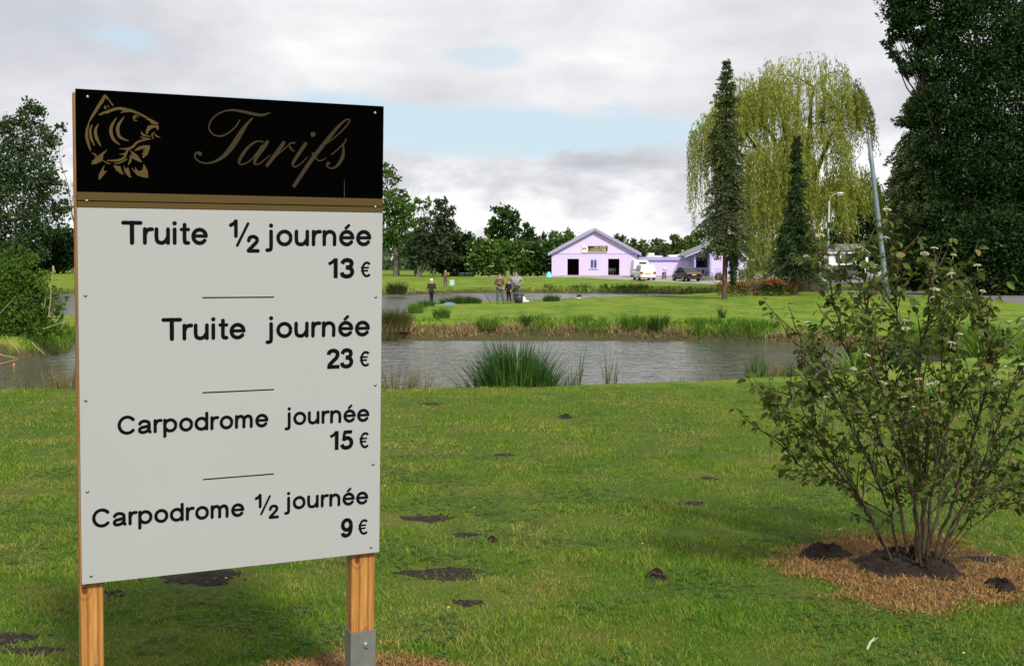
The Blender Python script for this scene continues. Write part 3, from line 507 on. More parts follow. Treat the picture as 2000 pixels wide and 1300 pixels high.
def grass(y0, y1, dens, w_, nseg, nm_):
    x, y = lawn_pts(y0, y1, dens); k = soilmask(x, y) & ~drymask(x, y, 0, 2); x, y = x[k], y[k]
    thin = drymask(x, y, 2, 99); k = ~(thin & (rs.rand(len(x)) < .45)); x, y, thin = x[k], y[k], thin[k]
    hn = fbm(x, y, .35, 5); h = (.008 + .036 * np.clip(hn * 1.5 - .3, 0, 1) ** 1.4) * rs.uniform(.5, 1.4, len(x)); P_ = np.stack([x, y, ground(x, y) - .003], 1)
    V_, Fs, kk = blades(P_, h, w_ * rs.uniform(.7, 1.3, len(x)), rs.uniform(.2, 1.1, len(x)) * h + .004, nseg)
    rr = rs.rand(len(x)) * .86; rr = np.where(thin, .3 + rr * .8, rr); rr = np.where(rs.rand(len(x)) < .05, .95, rr)
    tag(npmesh(nm_, V_, Fs, None, [GRASS], np.repeat(rr, kk)), 'short mown green grass of the near lawn', 'grass', kind='stuff')
grass(3.9, 7.2, 8200, .0042, 2, 'lawn_grass'); grass(7.2, 11, 3600, .0062, 1, 'lawn_grass'); grass(11, 18.6, 1300, .011, 1, 'lawn_grass')
STRAW = foliage('straw', (.18, .095, .033), (.50, .30, .12), .2, .7, (.09, .16, .02))
x, y = lawn_pts(4.3, 8.6, 7800); k = drymask(x, y, 0, 2) & soilmask(x, y); x, y = x[k], y[k]
hh = rs.uniform(.010, .032, len(x)); P_ = np.stack([x, y, ground(x, y) + .008], 1)
V_, Fs, kk = blades(P_, hh, .0055, rs.uniform(.01, .05, len(x)), 2, .006); tag(npmesh('dead_grass', V_, Fs, None, [STRAW], np.repeat(rs.rand(len(x)) ** 1.15 * .93, kk)), 'dead orange brown grass in a ring round the shrub and at the sign posts', 'dead grass', kind='stuff')
# soil below the dead ring
SOIL = None
m, t, b = principled('soil', .95, 0, .15); co = t.n('ShaderNodeNewGeometry').outputs['Position']; n = t.noise(co, 40, 6, .75); t.l(t.mix(n, (.009, .007, .006), (.060, .045, .036)), b.inputs['Base Color'])
bp = t.n('ShaderNodeBump', i_Strength=1.0, i_Distance=.02); t.l(n, bp.inputs['Height']); t.l(bp.outputs[0], b.inputs['Normal']); SOIL = m
THATCH = flat('dead_thatch', (.11, .065, .028), .95, 0, .35, 60, .6)
def mound(name, c, rx, ry, hgt, mat, label, cat, group=None, kind=None, lift=.003, seed=0, rough_=.4, nr=20, na=52):
    p = at(c[0], c[1], 0); a = at(c[0] + rx, c[1], 0)[0] - p[0]; bb = (at(c[0], c[1] - ry, 0)[1] - at(c[0], c[1] + ry, 0)[1]) / 2
    vs = []; q = np.random.RandomState(seed + 5); ph = q.uniform(0, 6, 4)
    for i in range(nr + 1):
        s = i / nr
        for j in range(na):
            th = 2 * np.pi * j / na; rr = s * (1 + .16 * math.sin(3 * th + ph[0]) + .10 * math.sin(5 * th + ph[1]) + .07 * math.sin(11 * th + ph[2])) + (q.uniform(-.03, .03) if i else 0)
            x_, y_ = a * rr * math.cos(th), bb * rr * math.sin(th)
            z_ = hgt * (1 - s ** 2) * (1 - rough_ * .5 + rough_ * float(vnoise(x_ + seed, y_ + p[1], .035, 3))) + hgt * .30 * q.uniform(-1, 1) * (1 - s) + lift * (1 - s)
            vs.append((x_, y_, z_ - (.008 if i == nr else 0)))
    fs = [(i * na + j, (i + 1) * na + j, (i + 1) * na + (j + 1) % na, i * na + (j + 1) % na) for i in range(nr) for j in range(na)]
    z0 = gz(p[0], p[1]); o = MB().add(vs, fs).build(name, mat, None, False); o.location = (p[0], p[1], z0); return tag(o, label, cat, group, kind)
mound('thatch', (1778, 1110), 226, 66, .006, THATCH, None, None, kind='structure', lift=.004, nr=24, na=60)
mound('thatch', (690, 1320), 180, 52, .005, THATCH, None, None, kind='structure', lift=.004)
i = 0
for c, rx, ry, ty in SPOTS:
    i += 1
    if ty != 's' or c in ((1285, 1127), (1955, 1148), (962, 1055), (1105, 797), (1610, 1083), (1770, 1108)): continue
    mound('bare_soil', c, rx * .85, ry * .85, .006, SOIL, None, None, kind='structure', seed=i)
mound('molehill', (1283, 1124), 20, 8, .032, SOIL, 'small dark molehill alone in the lawn left of the leafy shrub', 'molehill', 'molehills in the lawn', seed=41, rough_=.8)
mound('molehill', (1955, 1148), 28, 12, .05, SOIL, 'dark soil mound at the right edge of the dead grass ring', 'molehill', 'molehills in the lawn', seed=42, rough_=.8)
mound('molehill', (962, 1055), 9, 4, .030, SOIL, 'tiny soil heap right of the sign beside a bare strip', 'molehill', 'molehills in the lawn', seed=43, rough_=.8)
mound('molehill', (1105, 797), 12, 3.5, .035, SOIL, 'small soil heap near the pond edge of the near lawn', 'molehill', 'molehills in the lawn', seed=44, rough_=.8)
mound('molehill', (1610, 1083), 52, 14, .055, SOIL, 'broad dark soil heap behind left of the leafy shrub', 'molehill', 'molehills in the lawn', seed=45, rough_=.7)
mound('planting_mound', (1772, 1106), 100, 28, .085, SOIL, 'heaped dark soil around the foot of the leafy shrub', 'soil mound', seed=46, rough_=.6, nr=28, na=60)
# clods and pebbles strewn on bare soil
q = MB(); rq = np.random.RandomState(4)
for c, rx, ry, ty in SPOTS:
    if ty != 's': continue
    for k in range(int(14 + rx * ry / 28)):
        u, v = rq.normal(0, .5, 2); p = at(c[0] + rx * u, c[1] + ry * v, 0); s = rq.uniform(.003, .009); hz = .03 * max(0, 1 - u * u - v * v) if c in ((1770, 1108), (1610, 1083), (1955, 1148), (1285, 1127)) else .004
        q.ball((p[0], p[1], gz(p[0], p[1]) + hz + s * .3), s, 5, 4, (rq.uniform(.8, 1.4), rq.uniform(.8, 1.3), rq.uniform(.6, 1)))
tag(q.build('soil_clods', flat('clod', (.045, .032, .025), .95, 0, .5, 30)), 'crumbs of dark soil strewn over the bare spots', 'soil crumbs', kind='stuff')
# clover and flat weeds
x, y = lawn_pts(4.2, 11, 900); k = soilmask(x, y) & ~drymask(x, y, 0, 2) & ((fbm(x, y, .5, 77) + rs.normal(0, .12, len(x)) > .62) | ((x < -.25) & (y < 5.9) & (x > -1.6) & (fbm(x, y, .3, 79) > .42))); x, y = x[k], y[k]; n = len(x) * 3
P_ = np.repeat(np.stack([x, y, ground(x, y) + rs.uniform(.012, .03, len(x))], 1), 3, 0); an = np.repeat(rs.uniform(0, 6.3, len(x)), 3) + np.tile([0, 2.1, 4.2], len(x))
s_ = np.repeat(rs.uniform(.006, .012, len(x)), 3)[:, None]; D = np.stack([np.cos(an), np.sin(an), rs.uniform(-.2, .3, n)], 1); N_ = np.stack([-np.sin(an), np.cos(an), rs.uniform(-.2, .2, n)], 1)
V_ = np.stack([P_, P_ + D * s_ + N_ * s_ * .8, P_ + D * s_ * 1.7, P_ + D * s_ - N_ * s_ * .8], 1).reshape(-1, 3); b_ = (np.arange(n) * 4)[:, None]
tag(npmesh('clover', V_, [b_ + np.array([[0, 1, 2, 3]])], None, [foliage('clover_leaf', (.03, .085, .014), (.085, .17, .028), .2)], np.repeat(rs.rand(n), 4)), 'clover leaves scattered in the near lawn', 'clover', kind='stuff')

o = empty('fallen_twig', tuple(at(1701, 1276, 0) + np.array([0, 0, .035])), 0, 'small pale twig lying in the grass at the bottom right', 'twig')
b = MB(); b.tube([(-.03, -.05, 0), (-.005, 0, .012), (.028, .05, .02)], [.0045, .005, .002], 5); b.tube([(-.005, 0, .012), (.03, .01, .03)], [.003, .0015], 4); b.build('stick', flat('pale_twig', (.45, .40, .32), .8), o)
x, y = lawn_pts(5, 14, .35); k = soilmask(x, y); q = MB()
for a, c_ in zip(x[k], y[k]): q.ball((a, c_, gz(a, c_) + .035), .007, 6, 4, (1, 1, .4))
tag(q.build('dandelions', flat('dandelion_yellow', (.70, .52, .03), .7)), 'tiny yellow flowers dotted over the near lawn', 'flowers', kind='stuff')
# ================================================================ buildings
def px2(px, py, Y): p = atY(px, py, Y); return float(p[0]), float(p[2])
def siding(name, col, pitch=.22, dark=.72):
    if name in MATS: return MATS[name]
    m, t, b = principled(name, .6, 0, .3); co = t.n('ShaderNodeNewGeometry').outputs['Position']; sp = t.n('ShaderNodeSeparateXYZ'); t.l(co, sp.inputs[0])
    fr = t.m('FRACT', t.m('DIVIDE', sp.outputs[2], pitch)); ln = t.ss(fr, .80, .97); n = t.noise(t.scale(co, .5, .5, 2.5), 1.2, 5, .6)
    c = t.mix(n, tuple(x * .93 for x in col), tuple(min(.95, x * 1.05) for x in col)); c = t.mix(t.m('MULTIPLY', ln, .55), c, tuple(x * dark for x in col)); t.l(c, b.inputs['Base Color'])
    bp = t.n('ShaderNodeBump', i_Strength=.8, i_Distance=.02, invert=True); t.l(ln, bp.inputs['Height']); t.l(bp.outputs[0], b.inputs['Normal']); MATS[name] = m; return m
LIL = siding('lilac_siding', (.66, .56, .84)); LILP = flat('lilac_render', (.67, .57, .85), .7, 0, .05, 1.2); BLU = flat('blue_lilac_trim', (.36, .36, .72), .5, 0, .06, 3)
DARK = flat('dark_parts_and_shade', (.012, .010, .010), .9, 0, .3, 2); ROOFM = flat('roof_sheet', (.20, .195, .21), .6, .1, .15, 2, .2); GLS = flat('window_glass', (.012, .014, .018), .08, 0, .2, 1, spec=.6)  # DARK colours a few dark things and stands in for shade inside openings
WHT = flat('white_plastic', (.78, .78, .77), .45, 0, .05, 3); CONC = flat('concrete', (.42, .38, .33), .85, 0, .2, 3, .4)
def wall(mb, x0, x1, z0, z1, y0, y1, holes=()):      # wall with real openings and reveals
    xs = sorted({x0, x1, *[h[0] for h in holes], *[h[1] for h in holes]}); zs = sorted({z0, z1, *[h[2] for h in holes], *[h[3] for h in holes]})
    inh = lambda x, z: any(h[0] < x < h[1] and h[2] < z < h[3] for h in holes)
    for i in range(len(xs) - 1):
        for j in range(len(zs) - 1):
            a, b, c, d = xs[i], xs[i + 1], zs[j], zs[j + 1]
            if inh((a + b) / 2, (c + d) / 2): continue
            mb.add([(a, y0, c), (b, y0, c), (b, y0, d), (a, y0, d)], [(0, 1, 2, 3)]); mb.add([(a, y1, c), (b, y1, c), (b, y1, d), (a, y1, d)], [(3, 2, 1, 0)])
    for (a, b, c, d) in [(x0, x1, z0, z1)] + list(holes):
        mb.add([(a, y0, c), (a, y1, c), (b, y1, c), (b, y0, c), (a, y0, d), (a, y1, d), (b, y1, d), (b, y0, d)], [(0, 1, 2, 3), (4, 7, 6, 5), (0, 4, 5, 1), (3, 2, 6, 7)])
def boxpart(name, mat, parent, *b, ch=0, label=None): return MB().box(*b, ch).build(name, mat, parent, label=label)
def window(parent, x0, x1, z0, z1, y, frame=BLU, bars=1, pane=GLS, t_=.09):
    f = MB(); f.box(x0 - t_, x1 + t_, y - .05, y + .04, z0 - t_, z0); f.box(x0 - t_, x1 + t_, y - .05, y + .04, z1, z1 + t_); f.box(x0 - t_, x0, y - .05, y + .04, z0, z1); f.box(x1, x1 + t_, y - .05, y + .04, z0, z1)
    for k in range(bars):
        c = x0 + (x1 - x0) * (k + 1) / (bars + 1); f.box(c - t_ * .75, c + t_ * .75, y - .04, y + .035, z0, z1)
    fo = f.build('window', frame, parent); xs = [x0] + [x0 + (x1 - x0) * (k + 1) / (bars + 1) for k in range(bars)] + [x1]
    for k in range(bars + 1): boxpart('pane', pane, fo, xs[k] + .03, xs[k + 1] - .03, y, y + .02, z0 + .01, z1 - .01)
    return fo
HY = 156.0; hall = empty('lilac_hall', (0, 0, 0), 0, 'lilac gabled hall with two open doorways and a small blue window', 'building')
x0, _ = px2(1077.5, 540, HY); x1, _ = px2(1244.5, 540, HY); _, ze = px2(1161, 495.5, HY); _, za = px2(1161, 448, HY); zg = gz(10, HY) - .15
d1 = (px2(1109.6, 0, HY)[0], px2(1132.3, 0, HY)[0]); d2_ = (px2(1190, 0, HY)[0], px2(1212.3, 0, HY)[0]); zd = px2(0, 505.3, HY)[1]; wz = (px2(0, 524.2, HY)[1], px2(0, 507, HY)[1]); wx = (px2(1154.5, 0, HY)[0], px2(1168, 0, HY)[0])
zf = px2(0, 537.3, HY)[1]
mb = MB(); wall(mb, x0, x1, zg, ze, HY, HY + .25, [(d1[0], d1[1], zf, zd), (d2_[0], d2_[1], zf, zd), (wx[0], wx[1], wz[0], wz[1])])
mb.add([(x0, HY + .251, zg), (x0, HY + 14, zg), (x0, HY + 14, ze), (x0, HY + .251, ze)], [(0, 3, 2, 1)]).add([(x1, HY + .251, zg), (x1, HY + 14, zg), (x1, HY + 14, ze), (x1, HY + .251, ze)], [(0, 1, 2, 3)]).add([(x0, HY + 14, zg), (x1, HY + 14, zg), (x1, HY + 14, ze), (x0, HY + 14, ze)], [(0, 3, 2, 1)])
mb.build('wall', LIL, hall)
xm = (x0 + x1) / 2
MB().prism([(x0, ze + .002), (x1, ze + .002), (xm, za - .12)], HY + .01, HY + .24).build('gable', LILP, hall); boxpart('string_course', BLU, hall, x0 - .01, x1 + .01, HY - .03, HY - .002, ze - .05, ze + .03)
boxpart('plinth', CONC, hall, x0 - .03, x1 + .03, HY - .05, HY - .003, zg, zf - .01)
xo0, zo = px2(1070, 497.5, HY); xo1, _ = px2(1252, 497.5, HY)
rf = MB(); T_ = .16
for xa, sgn in ((xo0, 1), (xo1, -1)): rf.prism([(xa, zo + .02), (xm, za), (xm, za + T_), (xa, zo + T_ + .02)] if sgn == 1 else [(xm, za), (xa, zo + .02), (xa, zo + T_ + .02), (xm, za + T_)], HY - .45, HY + 14.3)
rf.build('roof', ROOFM, hall)
for xa, sgn in ((xo0, 1), (xo1, -1)): MB().prism([(xa, zo - .14), (xm, za - .16), (xm, za + .02), (xa, zo + .04)] if sgn == 1 else [(xm, za - .16), (xa, zo - .14), (xa, zo + .04), (xm, za + .02)], HY - .49, HY - .452).build('bargeboard', BLU, hall)
for xa, sgn in ((xo0, 1), (xo1, -1)): MB().prism([(xa, zo + .05), (xm, za + .03), (xm, za + .20), (xa, zo + .22)] if sgn == 1 else [(xm, za + .03), (xa, zo + .05), (xa, zo + .22), (xm, za + .20)], HY - .53, HY - .495).build('roof_edge', flat('pale_edge', (.40, .40, .50), .6), hall)
window(hall, wx[0] + .12, wx[1] - .12, wz[0] + .1, wz[1] - .1, HY + .08, t_=.12)
boxpart('sill', BLU, hall, wx[0] - .12, wx[1] + .12, HY - .09, HY - .003, wz[0] - .10, wz[0] - .01)
boxpart('floor', CONC, hall, x0 + .02, x1 - .02, HY + .26, HY + 13.9, zf - .05, zf)
boxpart('room_shade_panel', DARK, hall, x0 + .1, x1 - .1, HY + 4.0, HY + 4.1, zf + .004, ze - .01)  # near-black sheet, darkness of the room behind the doorways put into its colour
for a in (d1, d2_):
    boxpart('ramp', flat('ramp_gravel', (.26, .27, .29), .9, 0, .2, 4), hall, a[0] - 1.1, a[1] + 1.1, HY - 1.7, HY - .055, zg, zf - .06, ch=.12)
b = MB()
for k in range(3): b.box(d2_[0] + .05, d2_[1] - .3, HY + 1.2, HY + 1.24, zf + .55 + k * .12, zf + .60 + k * .12)
for k in range(4): b.box(d2_[0] + .08 + k * .3, d2_[0] + .12 + k * .3, HY + 1.25, HY + 1.29, zf + .002, zf + .85)
tag(b.build('trestle', flat('grey_steel', (.20, .20, .19), .5)), 'stacked grey trestle rails just inside the right doorway', 'trestle')
# signboard on the gable
sx0, sz1 = px2(1137, 480.3, HY); sx1, sz0 = px2(1186.6, 490, HY)
fs = empty('facade_sign', (sx0, HY - .10, sz0), 0, 'black and gold name board with white round badge on the lilac gable', 'sign'); W_ = sx1 - sx0; H_ = sz1 - sz0
boxpart('board', flat('board_black', (.03, .025, .022), .5), fs, .55, W_, 0, .05, 0, H_); boxpart('gold_strip', flat('board_gold', (.45, .36, .18), .5), fs, .6, W_, 0, .05, -.16, -.005)
b = MB(); b.prism([(0, -.2), (.45, -.2)] + [(.45 + .28 * math.cos(R(a)), H_ / 2 - .08 + (H_ / 2 + .12) * math.sin(R(a))) for a in range(-80, 81, 20)] + [(.45, H_ + .04), (0, H_ + .04)], -.01, .052).build('badge', WHT, fs)
i_ = Ink(); i_.ribbon(arc(.30, .20, .22, .20, 10, 170), .10); i_.ribbon([(.08, .20), (.52, .20)], .16, False); e_ = i_.build('badge_emblem', flat('badge_red', (.50, .16, .15), .5), fs); e_.location = (0, -.0105, .02)
G2 = {'S': (.8, [([(.62, .78), (.45, .92), (.2, .86), (.14, .7), (.4, .52), (.62, .34), (.5, .12), (.25, .08), (.06, .22)], .13, True)]), 'l': (.3, [([(.12, 1), (.12, .08)], .13, True)]), 'R': (.85, [([(.1, .92), (.1, .08)], .13, True), ([(.1, .92), (.5, .9), (.62, .7), (.48, .52), (.1, .5)], .13, True), ([(.4, .5), (.68, .08)], .13, True)]), 'c': (.66, [(arc(.33, .37, .25, .28, 40, 320), .13, True)]), 's': (.6, [([(.45, .6), (.28, .67), (.1, .56), (.2, .4), (.42, .28), (.4, .1), (.2, .07), (.05, .17)], .12, True)]), ' ': (.4, [])}
for txt, xx0, zz, cap in (('Salle de', 1.35, .33, .22), ('Réceptions', .95, .07, .22)):
    ink = Ink(); x = 0
    for ch in txt:
        adv, st = (G2.get(ch) or G[ch])
        for pts, wd, caps in st: ink.ribbon([(xx0 + (px_ + x + .25 * pz_) * cap, zz + pz_ * cap) for px_, pz_ in pts], wd * cap * .9, caps)
        x += adv
    ink.build('lettering', flat('board_gold_letters', (.62, .50, .24), .5), fs)
i_ = Ink(); cx, cz = W_ - .42, H_ / 2
i_.ribbon(arc(cx, cz, .2, .2, 60, 300), .07); i_.ribbon([(cx - .1, cz + .15), (cx + .1, cz + .2), (cx + .25, cz + .05)], .07); i_.ribbon([(cx - .05, cz - .1), (cx + .15, cz - .2)], .09); i_.ribbon([(cx + .05, cz + .02), (cx + .15, cz - .15)], .07)
i_.build('fish_emblem', MATS['board_gold_letters'], fs)
# flat-roofed link wing
AY = 157.5; lk = empty('flat_roof_wing', (0, 0, 0), 0, 'low flat roofed lilac wing between the gabled hall and the porch house', 'building')
ax0 = x1 + .03; ax1, _ = px2(1357, 0, AY); _, zt = px2(0, 501.8, AY); _, zb_ = px2(0, 508, AY); _, zl = px2(0, 538.5, AY)
b = MB(); wall(b, ax0, ax1, zl, zb_, AY, AY + .25); b.add([(ax1, AY + .25, zl), (ax1, AY + 9, zl), (ax1, AY + 9, zb_), (ax1, AY + .25, zb_)], [(0, 1, 2, 3)]); b.build('wall', LIL, lk)
boxpart('fascia', BLU, lk, ax0, ax1 + .2, AY - .25, AY - .01, zb_ + .003, zt); boxpart('roof', ROOFM, lk, ax0, ax1, AY, AY + 9, zb_ + .004, zt - .03)
q = ax0 + .1
while q < ax1 - 1: boxpart('footing', CONC, lk, q, q + .5, AY + .05, AY + .24, zl - .5, zl - .003); q += 1.75
pass; boxpart('underfloor_shade', DARK, lk, ax0, ax1, AY + .3, AY + .35, zl - .5, zl - .003)  # near-black sheet standing in for the shade under the wing
for a, b_, c, d, lab, nm_ in ((1266, 1278.5, 494, 499, 'pale square unit standing on the flat roof', 'roof_unit'), (1263.5, 1294, 499.2, 503.5, 'long low pale unit on the flat roof near the gable', 'roof_unit'), (1306, 1331, 497.5, 503.5, 'white box unit on the flat roof beside the chimney', 'roof_unit')):
    u0, w1 = px2(a, c, AY + 3); u1, w0 = px2(b_, d, AY + 3)
    b = MB(); b.box(u0, u1, AY + 3, AY + 5, w0 - .35 if c > 496 else w0 - .05, w1, .05); tag(b.build(nm_, flat('unit_white', (.70, .68, .62), .6)), lab, 'roof unit', 'units on the flat roof')
u0, w1 = px2(1331.5, 488, AY + 4); u1, w0 = px2(1334.5, 504, AY + 4); b = MB(); b.tube([((u0 + u1) / 2, AY + 4, w0 - .6), ((u0 + u1) / 2, AY + 4, w1 - .15)], .12, 10); b.tube([((u0 + u1) / 2, AY + 4, w1 - .25), ((u0 + u1) / 2, AY + 4, w1)], .17, 10)
tag(b.build('chimney_pipe', flat('pipe_grey', (.35, .33, .30), .5, .3), None, True), 'grey metal chimney pipe on the flat roof', 'chimney')
# porch house
PY = 155.0; ph = empty('porch_house', (0, 0, 0), 0, 'lilac house with a deep porch and dark windows behind the spruce', 'building')
a0_, zb0 = px2(1357, 540, PY); a1_, _ = px2(1393, 0, PY); a2_, _ = px2(1467, 0, PY); _, zp = px2(0, 499, PY); _, zr = px2(0, 484, PY); _, zap = px2(0, 466, PY); zgp = gz(22, PY) - .1
wn = [(px2(1417, 0, PY)[0], px2(1449, 0, PY)[0], px2(0, 522.5, PY)[1], px2(0, 503.5, PY)[1])]
b = MB(); wall(b, a1_, a2_, zgp, zr, PY, PY + .25, wn); b.add([(a2_, PY + .25, zgp), (a2_, PY + 10, zgp), (a2_, PY + 10, zr), (a2_, PY + .25, zr)], [(0, 1, 2, 3)]); b.add([(a1_, PY + .25, zgp), (a1_, PY + 2.2, zgp), (a1_, PY + 2.2, zr), (a1_, PY + .25, zr)], [(3, 2, 1, 0)]); b.build('wall', LIL, ph)
pw = (px2(1360, 0, PY + 2.2)[0], px2(1386, 0, PY + 2.2)[0], px2(0, 522.5, PY + 2.2)[1], px2(0, 503, PY + 2.2)[1])
b = MB(); wall(b, a0_ - .3, a1_ + .1, zgp, zp + .2, PY + 2.2, PY + 2.4, [pw]); b.build('porch_wall', siding('lilac_siding_shaded', (.50, .45, .70)), ph); window(ph, pw[0], pw[1], pw[2], pw[3], PY + 2.3, bars=0); window(ph, wn[0][0] + .1, wn[0][1] - .1, wn[0][2] + .1, wn[0][3] - .1, PY + .1, bars=2)  # porch wall uses a darker siding copy, its shade put into the colour
boxpart('porch_post', BLU, ph, a0_ - .1, a0_ + .12, PY, PY + .2, zgp, zp); boxpart('porch_post', BLU, ph, a1_ - .15, a1_ + .05, PY - .06, PY - .005, zgp, zp); boxpart('porch_beam', BLU, ph, a0_ - .1, a1_ + .1, PY - .004, PY + .2, zp + .003, zp + .25)
apx = px2(1425, 0, PY)[0]; lx, lz = px2(1336, 503, PY); rx_, rz_ = px2(1474, 490, PY)
MB().prism([(a0_ - .1, zp + .26), (a1_, zp + .26), (a1_, zr + .003), (a2_, zr + .003), (apx, zap - .05), (a0_ - .1, zp + .5)], PY + .02, PY + .22).build('gable', LILP, ph)
rf = MB(); rf.prism([(lx, lz + .12), (apx, zap), (apx, zap + .14), (lx, lz + .26)], PY - .6, PY + 10); rf.prism([(apx, zap), (rx_, rz_), (rx_, rz_ + .14), (apx, zap + .14)], PY - .6, PY + 10); rf.build('roof', ROOFM, ph)
bs = MB(); bs.prism([(lx, lz - .02), (apx, zap - .16), (apx, zap), (lx, lz + .12)], PY - .66, PY - .61); bs.prism([(apx, zap - .16), (rx_, rz_ - .14), (rx_, rz_), (apx, zap)], PY - .66, PY - .61); bs.build('bargeboard', flat('pale_board', (.42, .42, .62), .6), ph)
p0, p1z = px2(1454, 509.5, PY); p1_, p0z = px2(1461, 521, PY)
po = empty('poster', (p0, PY - .02, p0z), 0, 'small pale blue poster on the lilac wall right of the dark window', 'poster'); boxpart('sheet', flat('poster_blue', (.45, .72, .85), .5, 0, .15, 3), po, 0, p1_ - p0, -.02, 0, 0, p1z - p0z); i_ = Ink(); i_.ribbon([(.12, .45), (.30, .30), (.22, .12)], .09); i_.ribbon([(.02, p1z - p0z + .07), (.36, p1z - p0z + .07)], .1, False); io = i_.build('poster_mark', flat('poster_white', (.85, .8, .8), .5), po); io.location = (0, -.021, 0)
b = MB(); xa, zt_ = px2(1396, 524, PY - 1); xb, _ = px2(1413, 0, PY - 1); zq = gz(25, PY - 1)
b.tube([(xa, PY - 1, zt_), (xb, PY - 1, zt_)], .03, 5)
for k in range(8): xx_ = xa + (xb - xa) * k / 7; b.tube([(xx_, PY - 1, zq), (xx_, PY - 1, zt_ + .05)], .018, 4)
tag(b.build('railing', BLU), 'thin blue railing in front of the lilac wall', 'railing')
# ---- mobile homes
def mobile_home(xa, xb, Y, zt_px, zb_px, lab, col, roofh=.5, wins=()):
    mh = empty('mobile_home', (0, 0, 0), 0, lab, 'mobile home', 'mobile homes beyond the willow'); X0, zt = px2(xa, zt_px, Y); X1, zb = px2(xb, zb_px, Y); g0 = gz((X0 + X1) / 2, Y)
    b = MB(); b.box(X0, X1, Y, Y + 4, g0 + .35, zt); b.build('wall', siding('home_' + str(int(col[0] * 100)), col, .16, .85), mh)
    r_ = MB(); y0 = Y - .25; r_.add([(X0 - .15, y0, zt), (X1 + .15, y0, zt), (X1 + .15, Y + 4.25, zt), (X0 - .15, Y + 4.25, zt), (X0 + .3, Y + 2, zt + roofh), (X1 - .3, Y + 2, zt + roofh)], [(0, 1, 5, 4), (2, 3, 4, 5), (1, 2, 5), (3, 0, 4), (3, 2, 1, 0)]); r_.build('roof', flat('home_roof', (.12, .12, .125), .8, 0, .2, 5, .3), mh)
    boxpart('gutter', WHT, mh, X0 - .16, X1 + .16, Y - .33, Y - .26, zt - .10, zt + .02)
    for (wa, wb, wt, wbo, sh) in wins:
        u0, v1 = px2(wa, wt, Y); u1, v0 = px2(wb, wbo, Y); window(mh, u0, u1, v0, v1, Y - .06, WHT, 1, flat('pale_pane', (.42, .46, .48), .15, 0, .3, 2))
        for s in sh: xx_ = (u0 - .12 - .42) if s < 0 else (u1 + .12); boxpart('shutter', flat('shutter_dark', (.035, .04, .06), .5), mh, xx_, xx_ + .42, Y - .06, Y - .01, v0 - .08, v1 + .08)
    boxpart('skirt', flat('skirt_white', (.7, .7, .69), .6), mh, X0 + .02, X1 - .02, Y + .05, Y + 3.9, g0 - .05, g0 + .33); return mh
mobile_home(1617, 1695, 146, 493, 545, 'white mobile home with dark shutters right of the willow', (.80, .78, .77), 1.0, [(1642, 1649.5, 497.5, 511, (-1, 1)), (1668.5, 1676, 497.5, 511, (-1,))])
mobile_home(1560, 1604, 150, 503, 545, 'pale green mobile home half hidden behind the willow trunk', (.55, .68, .62), .5, [(1576, 1584, 508, 517, ()), (1590, 1598, 508, 517, ())])
b = MB(); X0, zt = px2(1600, 518, 143); X1, _ = px2(1639, 0, 143); g0 = gz(X0, 143)
b.box(X0, X1, 143, 145.5, g0 + .6, g0 + .7); b.box(X0, X1, 143, 143.06, zt - .06, zt)
for k in range(15): xx_ = X0 + (X1 - X0) * k / 14; b.box(xx_ - .04, xx_ + .04, 142.93, 142.98, g0, zt)
tag(b.build('timber_deck', flat('deck_timber', (.22, .15, .10), .8, 0, .25, 8)), 'brown timber deck with railing before the white mobile home', 'deck')
# shelter with laundry
b = empty('shelter', (0, 0, 0), 0, 'low open shelter with grey roof right of the white mobile home', 'shelter'); X0, zt = px2(1698, 516, 150); X1, _ = px2(1735, 0, 150); g0 = gz(X0, 150)
boxpart('roof', flat('shelter_grey', (.28, .28, .27), .7), b, X0, X1, 148, 152, zt - .1, zt)
for xx_ in (X0 + .05, X1 - .15): boxpart('leg', CONC, b, xx_, xx_ + .1, 148.1, 148.2, g0, zt - .103)
boxpart('shelter_shade_panel', DARK, b, X0, X1, 151.9, 151.98, g0, zt - .103)  # near-black sheet, shade in the depth of the shelter painted as colour
for k, (a, bb, c, col, lab) in enumerate(((1703, 1708, 530, (.6, .6, .62), 'pale shirt hung on the left in the shelter'), (1710, 1714, 526, (.6, .12, .10), 'red cloth hung in the middle of the shelter'), (1716, 1720, 532, (.12, .12, .16), 'dark coat hung on the right in the shelter'))):
    u0, v1 = px2(a, 519, 149); u1, v0 = px2(bb, c, 149); w2 = u1 - u0
    tag(MB().prism([(u0, v0), (u1, v0 + .05), (u1 + .02, v1 - .2), (u1 - w2 * .3, v1), (u0 + w2 * .3, v1), (u0 - .02, v1 - .25)], 149, 149.12).build('laundry', flat('cloth%d' % k, col, .9, 0, .2, 5)), lab, 'clothing', 'clothes hung in the shelter')
